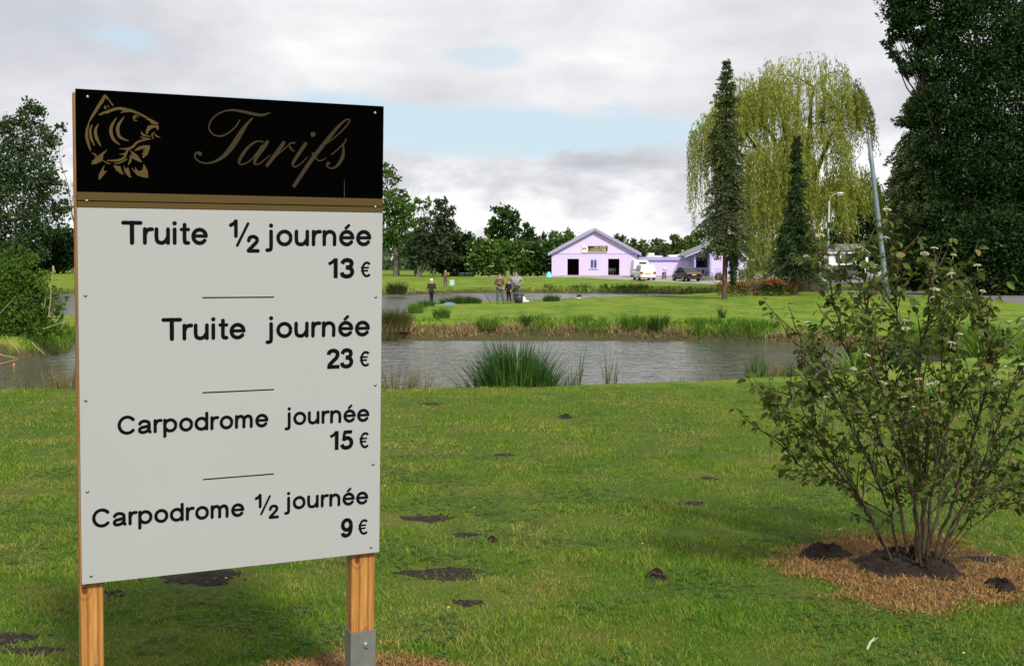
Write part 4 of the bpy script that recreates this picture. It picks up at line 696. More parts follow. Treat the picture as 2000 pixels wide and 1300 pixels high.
# ================================================================ street furniture
POLE = flat('pole_steel', (.17, .22, .25), .55, .35, .15, 2, .1, dirt=(.16, .11, .07))
p = G_(1734, 586); top = atY(1697, 270, p[1] + .6); b = MB(); pt = [tuple(p * (1 - k / 6) + top * (k / 6)) for k in range(7)]
lp = empty('utility_pole', tuple(p), 0, 'leaning grey steel pole with bracket at its top beside the gravel path', 'pole'); rel = [tuple(np.array(q_) - p) for q_ in pt]; rel[0] = (rel[0][0], rel[0][1], -.2)
b.tube(rel, [.17, .165, .16, .15, .145, .14, .135], 8); b.build('shaft', POLE, lp, True); t0 = top - p
b = MB(); b.box(t0[0] - .16, t0[0] + .26, t0[1] - .05, t0[1] + .05, t0[2] - .35, t0[2] - .28); b.tube([(t0[0] + .22, t0[1], t0[2] - .75), (t0[0] + .22, t0[1], t0[2] - .05)], .035, 6); b.box(t0[0] + .13, t0[0] + .30, t0[1] - .05, t0[1] + .05, t0[2] - .62, t0[2] - .55); b.build('bracket', flat('rusty_iron', (.10, .06, .04), .8), lp)
for k in (.50, .385): c_ = np.array(rel[0]) * (1 - k) + t0 * k; MB().tube([(c_[0], c_[1], c_[2] - .05), (c_[0], c_[1], c_[2] + .05)], .185, 8).build('clamp_band', MATS['rusty_iron'], lp)
p = G_(1616, 572); top = atY(1618, 392, p[1]); hgt = top[2] - p[2]; sl = empty('street_lamp', tuple(p), 0, 'tall grey street lamp with one curved arm in front of the willow', 'street lamp')
b = MB(); b.tube([(0, 0, -.2), (0, 0, hgt * .5), (.04, 0, hgt)], [.11, .09, .07], 8); b.build('pole', flat('lamp_grey', (.33, .38, .40), .5, .3), sl, True)
b = MB(); b.tube([(.04, 0, hgt - .1), (.12, 0, hgt + .25), (.35, 0, hgt + .46), (.62, 0, hgt + .52)], .035, 6); b.build('arm', MATS['lamp_grey'], sl, True)
b = MB(); b.ball((.85, 0, hgt + .55), .34, 10, 6, (1, .45, .30)); b.build('lamp_head', flat('lamp_head', (.45, .47, .48), .35, .2), sl, True); boxpart('lens', flat('lamp_lens', (.6, .6, .55), .2), sl, .62, 1.08, -.1, .1, hgt + .42, hgt + .455)

# ================================================================ vehicles
TYRE = flat('tyre_rubber', (.018, .018, .019), .85); RIM = flat('rim_alloy', (.45, .45, .46), .3, .8)
def car(lab, px, py, head, L, W, H, kind, col, plate=True, met=.3, loc=None, mat=None):
    p = G_(px, py) if loc is None else np.array(loc); c = empty('parked_car', (p[0], p[1], p[2] + .06), R(head), lab, 'car', 'parked cars')
    P_ = mat or flat('paint_' + '_'.join('%d' % (x * 100) for x in col), col, .28, met, .04, 1, spec=.6); h = L / 2; w = W / 2; zb = H * .60
    st = {'hatch': [(-h, .30, zb * .93, .90), (-h + .06, .22, zb * 1.0, .96), (-h * .75, .20, zb * 1.03, 1.0), (-.2 * h, .18, zb * 1.0, 1.0), (.40 * h, .18, zb * .97, 1.0), (.80 * h, .20, zb * .84, .95), (h * .96, .24, zb * .72, .85), (h, .28, zb * .62, .78)],
          'saloon': [(-h, .32, zb * .92, .86), (-h + .05, .24, zb * 1.06, .92), (-h * .78, .20, zb * 1.09, .98), (-.2 * h, .18, zb * 1.02, 1.0), (.40 * h, .18, zb * .98, 1.0), (.80 * h, .20, zb * .84, .94), (h * .96, .24, zb * .72, .85), (h, .28, zb * .62, .78)]}[kind]
    vs = []; rows = 8
    for (x, zl, z, k) in st: vs += [(x, -w * k * .86, zl), (x, -w * k, zl + .16), (x, -w * k, (zl + z) / 2 + .06), (x, -w * k * .93, z), (x, w * k * .93, z), (x, w * k, (zl + z) / 2 + .06), (x, w * k, zl + .16), (x, w * k * .86, zl)]
    fs = [(i * rows + j, i * rows + (j + 1) % rows, (i + 1) * rows + (j + 1) % rows, (i + 1) * rows + j) for i in range(len(st) - 1) for j in range(rows)] + [tuple(range(rows))[::-1], tuple(range((len(st) - 1) * rows, len(st) * rows))]
    MB().add(vs, fs).build('body', P_, c)
    cab = {'hatch': [(-h + .07, zb * 1.0, 0), (-h + .30, H - .07, 1), (-.05 * h, H - .01, 1), (.20 * h, H - .05, 1), (.50 * h, zb * .95, 0)], 'saloon': [(-h * .80, zb * 1.07, 0), (-h * .36, H - .05, 1), (0, H, 1), (.18 * h, H - .05, 1), (.48 * h, zb * .96, 0)]}[kind]
    wr, wb_ = w * .74, w * .90; vs = []
    for x, z, u in cab: hw = wr if u else wb_; vs += [(x, -hw, z), (x, hw, z)] 
    gl = MB(); top = [(x, z) for x, z, u in cab]; zb2 = zb * .96
    for s in (-1, 1):
        v = [(x, s * (wr if u else wb_), z) for x, z, u in cab] + [(cab[-1][0], s * wb_, zb2), (cab[0][0], s * wb_, zb2)]
        gl.add(v, [tuple(range(len(v)))])
    n = len(cab); v = [(x, -(wr if u else wb_), z) for x, z, u in cab] + [(x, (wr if u else wb_), z) for x, z, u in cab]
    gl.add(v, [(i, i + 1, n + i + 1, n + i) for i in (0, n - 2)]); gl.build('window', GLS, c)
    rf = MB(); r3 = cab[1:-1]; v = []
    for x, z, u in r3: v += [(x, -wr - .015, z - .05), (x, -wr * .9, z + .012), (x, wr * .9, z + .012), (x, wr + .015, z - .05)]
    rf.add(v, [(i * 4 + j, i * 4 + j + 1, i * 4 + j + 5, i * 4 + j + 4) for i in range(len(r3) - 1) for j in range(3)]); rf.build('roof', P_, c)
    b = MB()
    for s in (-1, 1):
        b.tube([(cab[0][0] + .02, s * (wb_ - .01), cab[0][1] - .02), (cab[1][0], s * wr, cab[1][1])], .05, 5); b.tube([(cab[-1][0], s * (wb_ - .01), cab[-1][1] - .02), (cab[-2][0], s * wr, cab[-2][1])], .04, 5)
        b.tube([(-.05 * h, s * (wb_ + .005), zb), (-.05 * h, s * (wr + .01), H - .05)], .035, 5)
        b.tube([(-.52 * h, s * (wb_ + .005), zb), (-.46 * h, s * (wr + .04), H - .14)], .04, 5)
    b.build('pillars', P_, c)
    for s in (-1, 1):
        for x in (-h * .62, h * .62):
            wh = MB(); y = s * (w - .10); wh.tube([(x, y - .1, .31), (x, y + .1, .31)], .32, 20); wo_ = wh.build('wheel', TYRE, c); rm = MB(); rm.tube([(x, y + s * .085, .31), (x, y + s * .112, .31)], .20, 14); rm.build('rim', RIM, wo_)
        MB().ball((.30 * h, s * (w + .10), zb + .10), .11, 8, 5, (.6, 1, .8)).build('mirror', flat('mirror_black', (.03, .03, .03), .4), c, True)
        zt = zb * (.86 if kind == 'hatch' else .93); b = MB(); b.box(-h - .012, -h + .06, s * w * .80 - .15 if s > 0 else -w * .80 - .13, s * w * .80 + .13 if s > 0 else -w * .80 + .15, zt - (.20 if kind == 'hatch' else .10), zt + .06, .02); b.build('tail_light', flat('lamp_red', (.32, .03, .025), .25), c)
        b = MB(); b.box(h - .14, h - .02, s * w * .6 - .14, s * w * .6 + .14, zb * .60, zb * .72, .02); b.build('headlight', flat('lamp_clear', (.5, .5, .5), .15), c)
    if plate: boxpart('number_plate', flat('plate_yellow', (.62, .42, .06), .5), c, -h - .03, -h - .013, -.26, .26, .62, .73)
    boxpart('bumper', flat('bumper_dark', (.03, .03, .03), .6) if kind == 'saloon' else P_, c, -h - .06, -h - .001, -w * .88, w * .88, .32, .46, ch=.02); return c
car('white hatchback seen from behind in front of the flat roofed wing', 1258, 547.5, 96, 4.1, 1.75, 1.62, 'hatch', (.78, .78, .78), met=0)
car('black saloon car parked before the porch', 1340, 549.8, 103, 4.5, 1.78, 1.42, 'saloon', (.012, .012, .013))
car('dark grey hatchback before the white mobile home', 1641, 546, 180, 4.2, 1.72, 1.55, 'hatch', (.09, .095, .10), False)
car('silver saloon car left of the far shelter', 1715, 546.5, 175, 4.4, 1.75, 1.35, 'saloon', (.45, .46, .48), False)
car('white car at the foot of the dark trees right of the leaning pole', 1757, 546, 170, 4.3, 1.75, 1.5, 'hatch', (.75, .76, .76), False)
# white van behind the white hatchback
p = G_(1259, 544); v = empty('parked_van', (p[0] + .05, p[1] + 3.5, p[2]), 0, 'white van mostly hidden behind the white hatchback', 'van')
MB().add([(-.95, 0, .35), (.95, 0, .35), (.95, 4.6, .35), (-.95, 4.6, .35), (-.88, .15, 2.05), (.72, .15, 2.05), (.72, 3.6, 2.1), (-.88, 3.6, 2.1), (-.97, 0, 1.1), (.97, 0, 1.1), (.97, 4.6, 1.0), (-.97, 4.6, 1.0)], [(3, 2, 1, 0), (4, 5, 6, 7), (0, 1, 9, 8), (8, 9, 5, 4), (1, 2, 10, 9), (9, 10, 6, 5), (2, 3, 11, 10), (10, 11, 7, 6), (3, 0, 8, 11), (11, 8, 4, 7)]).build('body', WHT, v)
boxpart('window', GLS, v, -.30, .50, .05, .13, 1.66, 1.84)
for s in (-1, 1):
    for y in (.8, 3.7): MB().tube([(s * .85 - .1, y, .33), (s * .85 + .1, y, .33)], .33, 16).build('wheel', TYRE, v)
# moped
p = G_(1297, 545.5); mo = empty('moped', tuple(p), R(70), 'parked moped with pale helmet between the white and the black car', 'moped')
BK = flat('moped_black', (.03, .03, .035), .4)
for x in (-.6, .6):
    wv_ = MB(); n = 16; wv_.tube([(x + .28 * math.cos(2 * math.pi * k / n), 0, .31 + .28 * math.sin(2 * math.pi * k / n)) for k in range(n + 1)], .045, 5, False); wo_ = wv_.build('wheel', TYRE, mo); MB().tube([(x, -.04, .31), (x, .04, .31)], .07, 8).build('hub', RIM, wo_)
b = MB(); b.tube([(.6, 0, .31), (.42, 0, .95)], .04, 6); b.tube([(.42, -.28, 1.0), (.42, .28, 1.0)], .025, 6); b.build('fork', BK, mo); b = MB(); b.box(-.55, .1, -.14, .14, .62, .76, .04); b.build('seat', BK, mo)
b = MB(); b.ball((-.1, 0, .50), .26, 8, 6, (1.5, .6, .8)); b.ball((.40, 0, .72), .2, 8, 6, (.5, .9, 1.5)); b.build('fairing', flat('moped_grey', (.35, .34, .33), .4, .3), mo, True)
he = MB(); he.ball((p[0], p[1], p[2] + 1.24), .14, 10, 8, (1, 1, 1.05)); tag(he.build('helmet', WHT, None, True), 'white helmet resting on the moped handlebar', 'helmet')
# ================================================================ things by the far hedge
HZ = lambda px, py: G_(px, py)
p = HZ(1026, 538.5); tr_ = empty('old_tractor', tuple(p), 0, 'old red tractor covered by a dark grey sheet at the hedge', 'tractor'); RED = flat('tractor_red', (.20, .06, .045), .7, 0, .35, 4, dirt=(.09, .05, .03))
for s in (-1, 1):
    b = MB(); x = s * .72; b.tube([(x - .15, .2, .62), (x - .13, .2, .62), (x + .13, .2, .62), (x + .15, .2, .62)], [.52, .62, .62, .52], 20); wo_ = b.build('wheel', flat('old_tyre', (.10, .08, .065), .95, 0, .3, 6), tr_); MB().tube([(x - .17, .2, .62), (x + .17, .2, .62)], .28, 12).build('rim', RED, wo_)
    b = MB(); b.tube([(s * .5 - .07, -1.6, .34), (s * .5 + .07, -1.6, .34)], .34, 16); b.build('wheel', MATS['old_tyre'], tr_)
b = MB(); b.box(-.26, .26, -1.9, .4, .55, 1.05, .08); b.box(-.6, .6, .1, .35, .5, .75, .05); b.build('body', RED, tr_); b = MB(); b.box(-.80, -.30, -1.1, .2, 1.05, 1.28, .06); b.build('mudguard', flat('faded_red', (.34, .13, .09), .7, 0, .2, 4), tr_)
b = MB(); b.tube([(-.05, -2.0, 1.0), (-.55, -2.15, .05)], .035, 5); b.tube([(.0, -2.0, 1.0), (.5, -2.15, .05)], .035, 5); b.build('prop', flat('rust_brown', (.16, .09, .06), .8), tr_)
n = 9; vs = []; q = np.random.RandomState(3)
for i in range(n):
    for j in range(n):
        u, v_ = i / (n - 1) * 2 - 1, j / (n - 1) * 2 - 1; e_ = max(abs(u), abs(v_)); vs.append((.22 + u * .72, v_ * 1.05 - .5, 1.48 - .42 * e_ ** 3 - .06 * q.rand() - .12 * u))
tag(MB().add([(p[0] + a, p[1] + b_, p[2] + c_) for a, b_, c_ in vs], [(i * n + j, (i + 1) * n + j, (i + 1) * n + j + 1, i * n + j + 1) for i in range(n - 1) for j in range(n - 1)]).build('cover_sheet', flat('tarp_grey', (.09, .095, .11), .6, 0, .25, 4), None, True), 'dark grey sheet draped over the old tractor', 'cover')
def frame(px, py, w_, h_, d_, rows, cols, mat, lab, nm_, cat, r_=.035, fill=None):
    p = HZ(px, py); b = MB(); 
    for x in np.linspace(-w_ / 2, w_ / 2, cols):
        for y in (0, d_): b.tube([(x, y, 0), (x, y, h_)], r_, 4)
    for k in range(rows):
        z_ = h_ * (k + 1) / rows
        for y in (0, d_): b.tube([(-w_ / 2, y, z_), (w_ / 2, y, z_)], r_, 4)
    for x in (-w_ / 2, w_ / 2): b.tube([(x, 0, h_), (x, d_, h_)], r_, 4)
    if fill: b.box(-w_ / 2, w_ / 2, 0, d_, fill - .04, fill)
    o = b.build(nm_, mat); o.location = tuple(p); return tag(o, lab, cat)
PALE = flat('weathered_pale', (.42, .44, .42), .7, 0, .2, 4)
frame(991, 537.8, 1.5, 1.25, .8, 3, 3, PALE, 'pale metal rack frame standing by the hedge left of the tractor', 'rack', 'rack', fill=.75); frame(981, 538, 1.0, .75, .7, 2, 4, flat('pale_blue_grey', (.40, .45, .50), .6), 'low bluish trailer box between orange frame and rack', 'trailer', 'trailer', .04, .7)
frame(976, 539.2, .62, .48, .3, 1, 2, flat('orange_wood', (.42, .24, .11), .7), 'small orange wooden frame behind the man in brown', 'wooden_frame', 'frame', .04)
p = HZ(1012, 539.2); be = empty('bench', tuple(p), 0, 'low red bench on a white leg left of the tractor', 'bench'); boxpart('seat', flat('bench_red', (.30, .085, .06), .7), be, -.55, .55, -.15, .2, .42, .52, ch=.02); boxpart('leg', WHT, be, .22, .42, -.1, .15, 0, .417); boxpart('leg', WHT, be, -.5, -.42, -.1, .15, 0, .417)
p = HZ(912, 540); bo = MB(); n = 10; vs = []
for i in range(n):
    x = -.95 + 1.9 * i / (n - 1); wd = .42 * math.sqrt(max(.06, 1 - (x / 1.0) ** 2)); vs += [(x, -wd, .42), (x, -wd * .6, .04), (x, wd * .6, .04), (x, wd, .42)]
bo.add(vs, [(i * 4 + j, i * 4 + j + 1, i * 4 + 5 + j, i * 4 + 4 + j) for i in range(n - 1) for j in range(3)]); bt = empty('small_boat', tuple(p), 0, 'small dark teal boat lying at the foot of the hedge', 'boat'); bo.build('hull', flat('boat_teal', (.03, .08, .085), .5), bt)
b = MB()
for s in (-1, 1): b.tube([(-.95 + 1.9 * i / 9, s * .42 * math.sqrt(max(.06, 1 - ((-.95 + 1.9 * i / 9) / 1.0) ** 2)), .43) for i in range(10)], .03, 5)
b.build('rim', flat('boat_rim', (.20, .33, .33), .5), bt); boxpart('thwart', PALE, bt, -.1, .1, -.34, .34, .34, .38)
p = HZ(943, 539); b = MB(); b.ball((0, 0, .66), .17, 10, 8, (1, .7, 1.35)); o = b.build('pale_sack', flat('sack', (.36, .36, .32), .9, 0, .2, 8), None, True); o.location = tuple(p + [0, 0, .1]); tag(o, 'pale grey sack on a dark stand at the hedge', 'sack'); b = MB(); b.box(-.25, .25, 0, .4, 0, .5, .04); b.tube([(0, .1, .45), (0, .1, 1.0)], .04, 6); o = b.build('dark_stand', DARK); o.location = tuple(p); tag(o, 'dark stand holding the pale sack at the hedge', 'stand')
p0_ = HZ(925, 540.2); p1_ = HZ(1068, 541.5); n = 9
for k in range(n):
    a = p0_ + (p1_ - p0_) * (k + .04) / n; b_ = p0_ + (p1_ - p0_) * (k + .94 - .1 * (k % 2)) / n; o = MB().box(0, float(b_[0] - a[0]), 0, .2, -.05, .11 + .03 * (k % 3), .015).build('edging_plank', flat('plank_grey', (.33, .27, .21), .85, 0, .25, 5)); o.location = tuple(a); o.rotation_euler = (0, 0, math.atan2(b_[1] - a[1], b_[0] - a[0])); tag(o, 'weathered edging plank ' + ['at the boat end of the lawn border', 'just right of the boat', 'below the pale sack', 'left of the orange frame', 'below the orange frame', 'below the pale rack', 'below the red bench', 'below the old tractor', 'nearest the blue tarpaulin'][k], 'plank', 'edging planks along the hedge border')
p = HZ(1072, 541.5); n = 7; vs = []; q = np.random.RandomState(8)
for i in range(n):
    for j in range(n): u, v_ = i / 6 * 2 - 1, j / 6 * 2 - 1; vs.append((p[0] + u * .38, p[1] + v_ * .4, p[2] - .02 + .68 * max(0, 1 - max(abs(u), abs(v_)) ** 2.5) + .05 * q.rand()))
tag(MB().add(vs, [(i * n + j, (i + 1) * n + j, (i + 1) * n + j + 1, i * n + j + 1) for i in range(n - 1) for j in range(n - 1)]).build('tarpaulin', flat('tarp_blue', (.16, .50, .62), .45, 0, .2, 3), None, True), 'bright blue tarpaulin heap at the left corner of the lilac hall', 'tarpaulin')
p = G_(883, 566); ch = empty('folding_chair', tuple(p), 0, 'small pale green folding chair on the far bank right of the man', 'chair'); PG = flat('chair_green', (.38, .58, .42), .6)
boxpart('backrest', PG, ch, -.19, .19, -.02, .02, .42, .84); boxpart('seat', PG, ch, -.19, .19, -.40, -.02, .36, .39)
for x in (-.2, .2):
    for y in (-.4, .0): MB().tube([(x, y, 0), (x, y, .42)], .012, 4).build('leg', MATS['grey_steel'], ch)
# things on the peninsula
p = G_(1013, 591.5); bi = empty('bin', tuple(p), 0, 'dark grey plastic bin with a wide rim beside the group', 'bin'); b = MB(); b.tube([(0, 0, 0), (0, 0, .52)], [.215, .285], 20); b.build('body', flat('bin_grey', (.045, .05, .05), .6), bi, True); b = MB(); b.tube([(0, 0, .50), (0, 0, .56)], .32, 20); b.build('rim', flat('bin_rim', (.10, .105, .105), .6), bi)
b = MB(); b.ball((0, 0, .13), .16, 9, 7, (.8, .7, 1.3)); b.ball((.16, 0, .06), .10, 8, 6, (1.6, .9, .7)); o = b.build('plastic_bag', WHT, None, True); p = G_(1023, 590.5); o.location = tuple(p + [0, .2, 0]); tag(o, 'white plastic bag slumped at the right of the bin', 'plastic bag')
q = np.random.RandomState(6)
for px_, py_, w_, cols, lab in ((877, 594.5, .33, (.10, .20, .26), 'blue grey fishing net lying flat near the white capped angler'), (887, 591, .26, (.45, .55, .60), 'pale blue cloth lying flat behind the fishing net')):
    p = G_(px_, py_); n = 8; vs = []
    for i in range(n):
        for j in range(n): u, v_ = i / (n - 1) * 2 - 1, j / (n - 1) * 2 - 1; vs.append((p[0] + u * w_ * (1 + .15 * q.rand()), p[1] + v_ * .9 * (1 + .2 * q.rand()), p[2] + (.03 + .13 * q.rand()) * (1 - max(abs(u), abs(v_)) ** 3)))
    o = MB().add(vs, [(i * n + j, (i + 1) * n + j, (i + 1) * n + j + 1, i * n + j + 1) for i in range(n - 1) for j in range(n - 1)]).build('fishing_cloth', flat('cloth_' + str(int(cols[0] * 100)), cols, .8, 0, .5, 7), None, True); tag(o, lab, 'fishing net' if 'net lying' in lab else 'cloth')
p = G_(958, 592); b = MB(); b.tube([(0, 0, .03), (-.35, .5, .55)], [.02, .012], 5); o = b.build('rod_rest', DARK); o.location = tuple(p); tag(o, 'dark rod leaning out of the grass left of the men', 'fishing rod')
p = G_(1131, 584); bx = empty('floodlight', tuple(p), 0, 'small dark box on white feet at the far pond edge', 'lamp'); b = MB(); b.box(-.145, .145, -.06, .06, .13, .30, .015); b.build('housing', flat('flood_dark', (.03, .028, .03), .6), bx); b = MB(); b.ball((.03, 0, .07), .075, 8, 6); b.build('foot', WHT, bx, True); b = MB(); b.ball((-.09, 0, .06), .055, 8, 6); b.build('foot', WHT, bx, True)
b = MB(); b.ball((0, 0, 0), .04, 8, 6); o = b.build('float', flat('float_orange', (.62, .20, .07), .5), None, True); p = at(27, 712, WZ); o.location = tuple(p); tag(o, 'small orange float on the water near the left bushes', 'float')
# porch furniture, planter, garden chairs, rocks
def pchair(p, rz, mat, lab, grp, kind='chair'):
    c = empty('garden_chair', tuple(p), rz, lab, 'chair', grp); boxpart('seat', mat, c, -.24, .24, -.22, .22, .42, .46); boxpart('backrest', mat, c, -.24, .24, .19, .23, .463, .88)
    for x in (-.21, .21):
        for y in (-.19, .19): boxpart('leg', mat, c, x - .02, x + .02, y - .02, y + .02, 0, .417)
    return c
BKP = flat('black_plastic', (.012, .012, .014), .5); zq = gz(23, 154)
for px_, rz, lab in ((1364, 20, 'black chair left of the table in the porch'), (1370, -60, 'second black chair from the left in the porch'), (1388, 70, 'black chair right of the table in the porch')): x_, _ = px2(px_, 540, 154.0); pchair((x_, 154.0, zq), R(rz), BKP, lab, 'porch chairs')
x_, _ = px2(1379, 540, 153.6); tb = empty('round_table', (x_, 153.6, zq), 0, 'black round table between the porch chairs', 'table'); MB().tube([(0, 0, .70), (0, 0, .74)], .5, 18).build('tabletop', BKP, tb); MB().tube([(0, 0, 0), (0, 0, .697)], [.22, .04], 10).build('pedestal', BKP, tb)
for px_, rz, lab in ((1688, 30, 'white garden chair nearest the grey hatchback'), (1697, -40, 'white garden chair standing right of its twin')): p = G_(px_, 548); pchair(p, R(rz), WHT, lab, 'white garden chairs')
p = G_(1412, 551); pl_ = empty('flower_pot', tuple(p), 0, 'blue flower pot with red flowers behind the spruce trunk', 'flower pot'); MB().tube([(0, 0, 0), (0, 0, .40)], [.18, .26], 14).build('pot', flat('pot_blue', (.03, .12, .18), .4), pl_); b = MB(); q = np.random.RandomState(2)
for k in range(26): b.ball((q.normal(0, .14), q.normal(0, .14), .45 + q.rand() * .2), .05, 5, 4)
b.build('flowers', flat('flower_red', (.55, .12, .05), .7), pl_)
ROCK = flat('pale_rock', (.44, .37, .29), .9, 0, .3, 3, .5); q = np.random.RandomState(12)
for k in range(34):
    px_ = 1403 + 78 * (k % 17) / 17 + q.uniform(-2, 2) if k < 26 else 1588 + q.uniform(-10, 12); p = G_(px_, 556.5 - 4 * (k // 17) + q.uniform(-1, 1)); s = q.uniform(.18, .38); b = MB(); b.ball((0, 0, s * .35), s, 7, 5, (q.uniform(.8, 1.4), q.uniform(.7, 1.1), q.uniform(.5, .8)))
    b.v = [tuple(np.array(v_) * (1 + .18 * math.sin(11 * v_[0] + 7 * v_[1] + k))) for v_ in b.v]; o = b.build('rock', ROCK); o.location = tuple(p); o.rotation_euler = (0, 0, q.uniform(0, 3)); tag(o, 'pale rock in the rubble row behind the orange tipped shrubs' if k < 26 else 'pale rock lying right of the willow trunk', 'rock', 'pale rocks in the rubble row' if k < 26 else 'pale rocks right of the willow')
# ================================================================ people
def skin(name, V_, E_, mat, parent, sub=1, root=0):
    me = bpy.data.meshes.new(name); me.from_pydata([v[:3] for v in V_], E_, []); me.update(); o = link(me, name, parent, [mat]); md = o.modifiers.new('Skin', 'SKIN'); md.use_smooth_shade = True
    for i, v in enumerate(V_):
        sv = me.skin_vertices[0].data[i]; sv.radius = (v[3], v[4] if len(v) > 4 else v[3]); sv.use_root = (i == root)
    s = o.modifiers.new('Sub', 'SUBSURF'); s.levels = s.render_levels = sub; return o
SKIN = flat('skin', (.50, .27, .19), .6, 0, .06, 8)
def person(px, py, Hpx, rz, lab, arms, legs, cols, hair=(.06, .04, .03), bulk=1.0, cap=None, longj=0, short=False, lean=0.0):
    p = G_(px, py); Hm = Hpx * p[1] / F_PX; s = Hm / 1.76; c = empty('person', tuple(p), R(rz), lab, 'person', 'people fishing by the far pond'); c.scale = (s, s, s)
    k = bulk; hd = -lean; jk = flat('cloth_top_%d' % (cols[0][0] * 1000), cols[0], .9, 0, .15, 7); tk = flat('cloth_leg_%d' % (cols[1][0] * 1000), cols[1], .9, 0, .2, 7); sk = flat('shoe_dark', (.02, .018, .018), .7)
    V_ = [(0, 0, .95, .10, .08), (0, hd * .3, 1.25, .11, .08), (0, hd * .8, 1.46, .06), (0, hd, 1.53, .052), (0, hd - .02, 1.59, .075, .068), (0, hd - .005, 1.67, .086, .076), (0, hd + .005, 1.735, .05), (0, hd - .098, 1.62, .012)]; E_ = [(0, 1), (1, 2), (2, 3), (3, 4), (4, 5), (5, 6), (5, 7)]
    sh = []
    for si, (el, wr, hn) in zip((-1, 1), arms):
        b = len(V_); S0 = (si * .19 * k, hd * .7, 1.40); V_ += [(*S0, .055), (*el, .042), (*wr, .030), (*hn, .038, .020)]; E_ += [(2, b), (b, b + 1), (b + 1, b + 2), (b + 2, b + 3)]; d = np.array(hn) - np.array(wr); d = d / (np.linalg.norm(d) + 1e-9); sd_ = np.cross(d, (0, 0, 1.)); sd_ = sd_ / (np.linalg.norm(sd_) + 1e-9)
        for f in range(5):
            q_ = np.array(hn) + sd_ * (f - 2) * .019; ln = (.045, .075, .085, .078, .06)[f]; m1 = q_ + d * ln * .5; m2 = q_ + d * ln * .8 + np.array([0, 0, -.02]); j = len(V_); V_ += [(*m1, .009), (*m2, .008)]; E_ += [(b + 3, j), (j, j + 1)]
        sh.append((S0, el, wr))
    for si, (hp, kn, an) in zip((-1, 1), legs): b = len(V_); V_ += [(*hp, .08), (*kn, .055), (*an, .042)]; E_ += [(0, b), (b, b + 1), (b + 1, b + 2)]
    skin('body', V_, E_, SKIN, c)
    zb = .90 - longj; V_ = [(0, 0, zb, .165 * k, .115 * k), (0, hd * .2, 1.12, .155 * k, .12 * k * (1.25 if k > 1.1 else 1)), (0, hd * .5, 1.32, .175 * k, .115 * k), (0, hd * .8, 1.465, .085, .075)]; E_ = [(0, 1), (1, 2), (2, 3)]
    for (S0, el, wr) in sh:
        b = len(V_); el2 = np.array(el); wr2 = np.array(S0) * .25 + el2 * .75 if short else el2 + (np.array(wr) - el2) * .92; V_ += [(*S0, .078 * k)]; E_ += [(2, b)]
        if short: V_ += [(*wr2, .075)]; E_ += [(b, b + 1)]
        else: V_ += [(*el, .062), (*wr2, .046)]; E_ += [(b, b + 1), (b + 1, b + 2)]
    skin('jacket' if not short else 'shirt', V_, E_, jk, c)
    V_ = [(0, 0, .95, .155 * k, .11 * k)]; E_ = []
    for (hp, kn, an) in legs: b = len(V_); V_ += [(hp[0], hp[1], hp[2], .105, .10), (*kn, .075), (an[0], an[1], an[2] + .02, .060)]; E_ += [(0, b), (b, b + 1), (b + 1, b + 2)]
    skin('trousers', V_, E_, tk, c)
    for (hp, kn, an) in legs: skin('shoe', [(an[0], an[1] + .03, .045, .045), (an[0], an[1] - .08, .035, .045, .035), (an[0], an[1] - .17, .028, .035, .025)], [(0, 1), (1, 2)], sk, c)
    if cap: b = MB(); b.ball((0, hd + .01, 1.69), .112, 12, 8, (1, 1.05, .95)); b.ball((0, hd - .10, 1.70), .085, 10, 5, (1, 1.1, .16)); b.build('cap', flat('cap_%d' % (cap[0] * 100), cap, .7), c, True)
    else: b = MB(); b.ball((0, hd + .022, 1.695), .100, 12, 8, (1, 1.02, .98)); b.build('hair', flat('hair_%d' % (hair[0] * 1000), hair, .9, 0, .3, 30), c, True)
    fc = MB()
    for s_ in (-1, 1): fc.ball((s_ * .034, hd - .082, 1.645), .012, 6, 4)
    fc.build('eyes', flat('eye_dark', (.02, .015, .012), .3), c); b = MB(); b.box(-.025, .025, hd - .092, hd - .075, 1.575, 1.583); b.build('mouth', flat('lip', (.35, .12, .10), .6), c); b = MB()
    for s_ in (-1, 1): b.ball((s_ * .088, hd, 1.63), .03, 6, 5, (.4, .7, 1))
    b.build('ears', SKIN, c, True); return c
L0 = [((-.10, 0, .88), (-.115, -.01, .48), (-.13, .02, .09)), ((.10, 0, .88), (.12, -.01, .48), (.15, .02, .09))]
down = lambda s: ((s * .26, .03, 1.13), (s * .27, -.06, .90), (s * .265, -.09, .82))
fold = lambda s, z=1.10: ((s * .29, .02, 1.13), (s * .12, -.22, z), (s * .03, -.25, z + .02))
hip = lambda s: ((s * .42, .06, 1.20), (s * .24, -.02, 1.02), (s * .18, -.08, .98))
person(843, 593, 48, 175, 'person in a white cap and dark brown jacket fishing with back turned', [fold(-1), fold(1)], [((-.09, 0, .88), (-.07, 0, .48), (-.04, .02, .09)), ((.09, 0, .88), (.07, 0, .48), (.05, .02, .09))], ((.032, .020, .018), (.008, .008, .009)), cap=(.9, .9, .9), bulk=1.15, longj=.12)
person(870, 562, 33.5, 5, 'person in a reddish brown jacket and pale cap on the far bank', [fold(-1, 1.15), fold(1, 1.25)], L0, ((.085, .035, .030), (.115, .085, .06)), cap=(.45, .40, .30), bulk=1.05)
person(976, 592.5, 59, 12, 'person in a brown sweater and faded jeans standing left in the group', [fold(-1, 1.18), ((.25, .05, 1.13), (.19, -.10, .95), (.15, -.14, .88))], [((-.10, 0, .88), (-.13, -.02, .48), (-.15, .02, .09)), ((.10, 0, .88), (.15, -.02, .48), (.24, .02, .09))], ((.120, .075, .065), (.085, .105, .12)), hair=(.02, .015, .012))
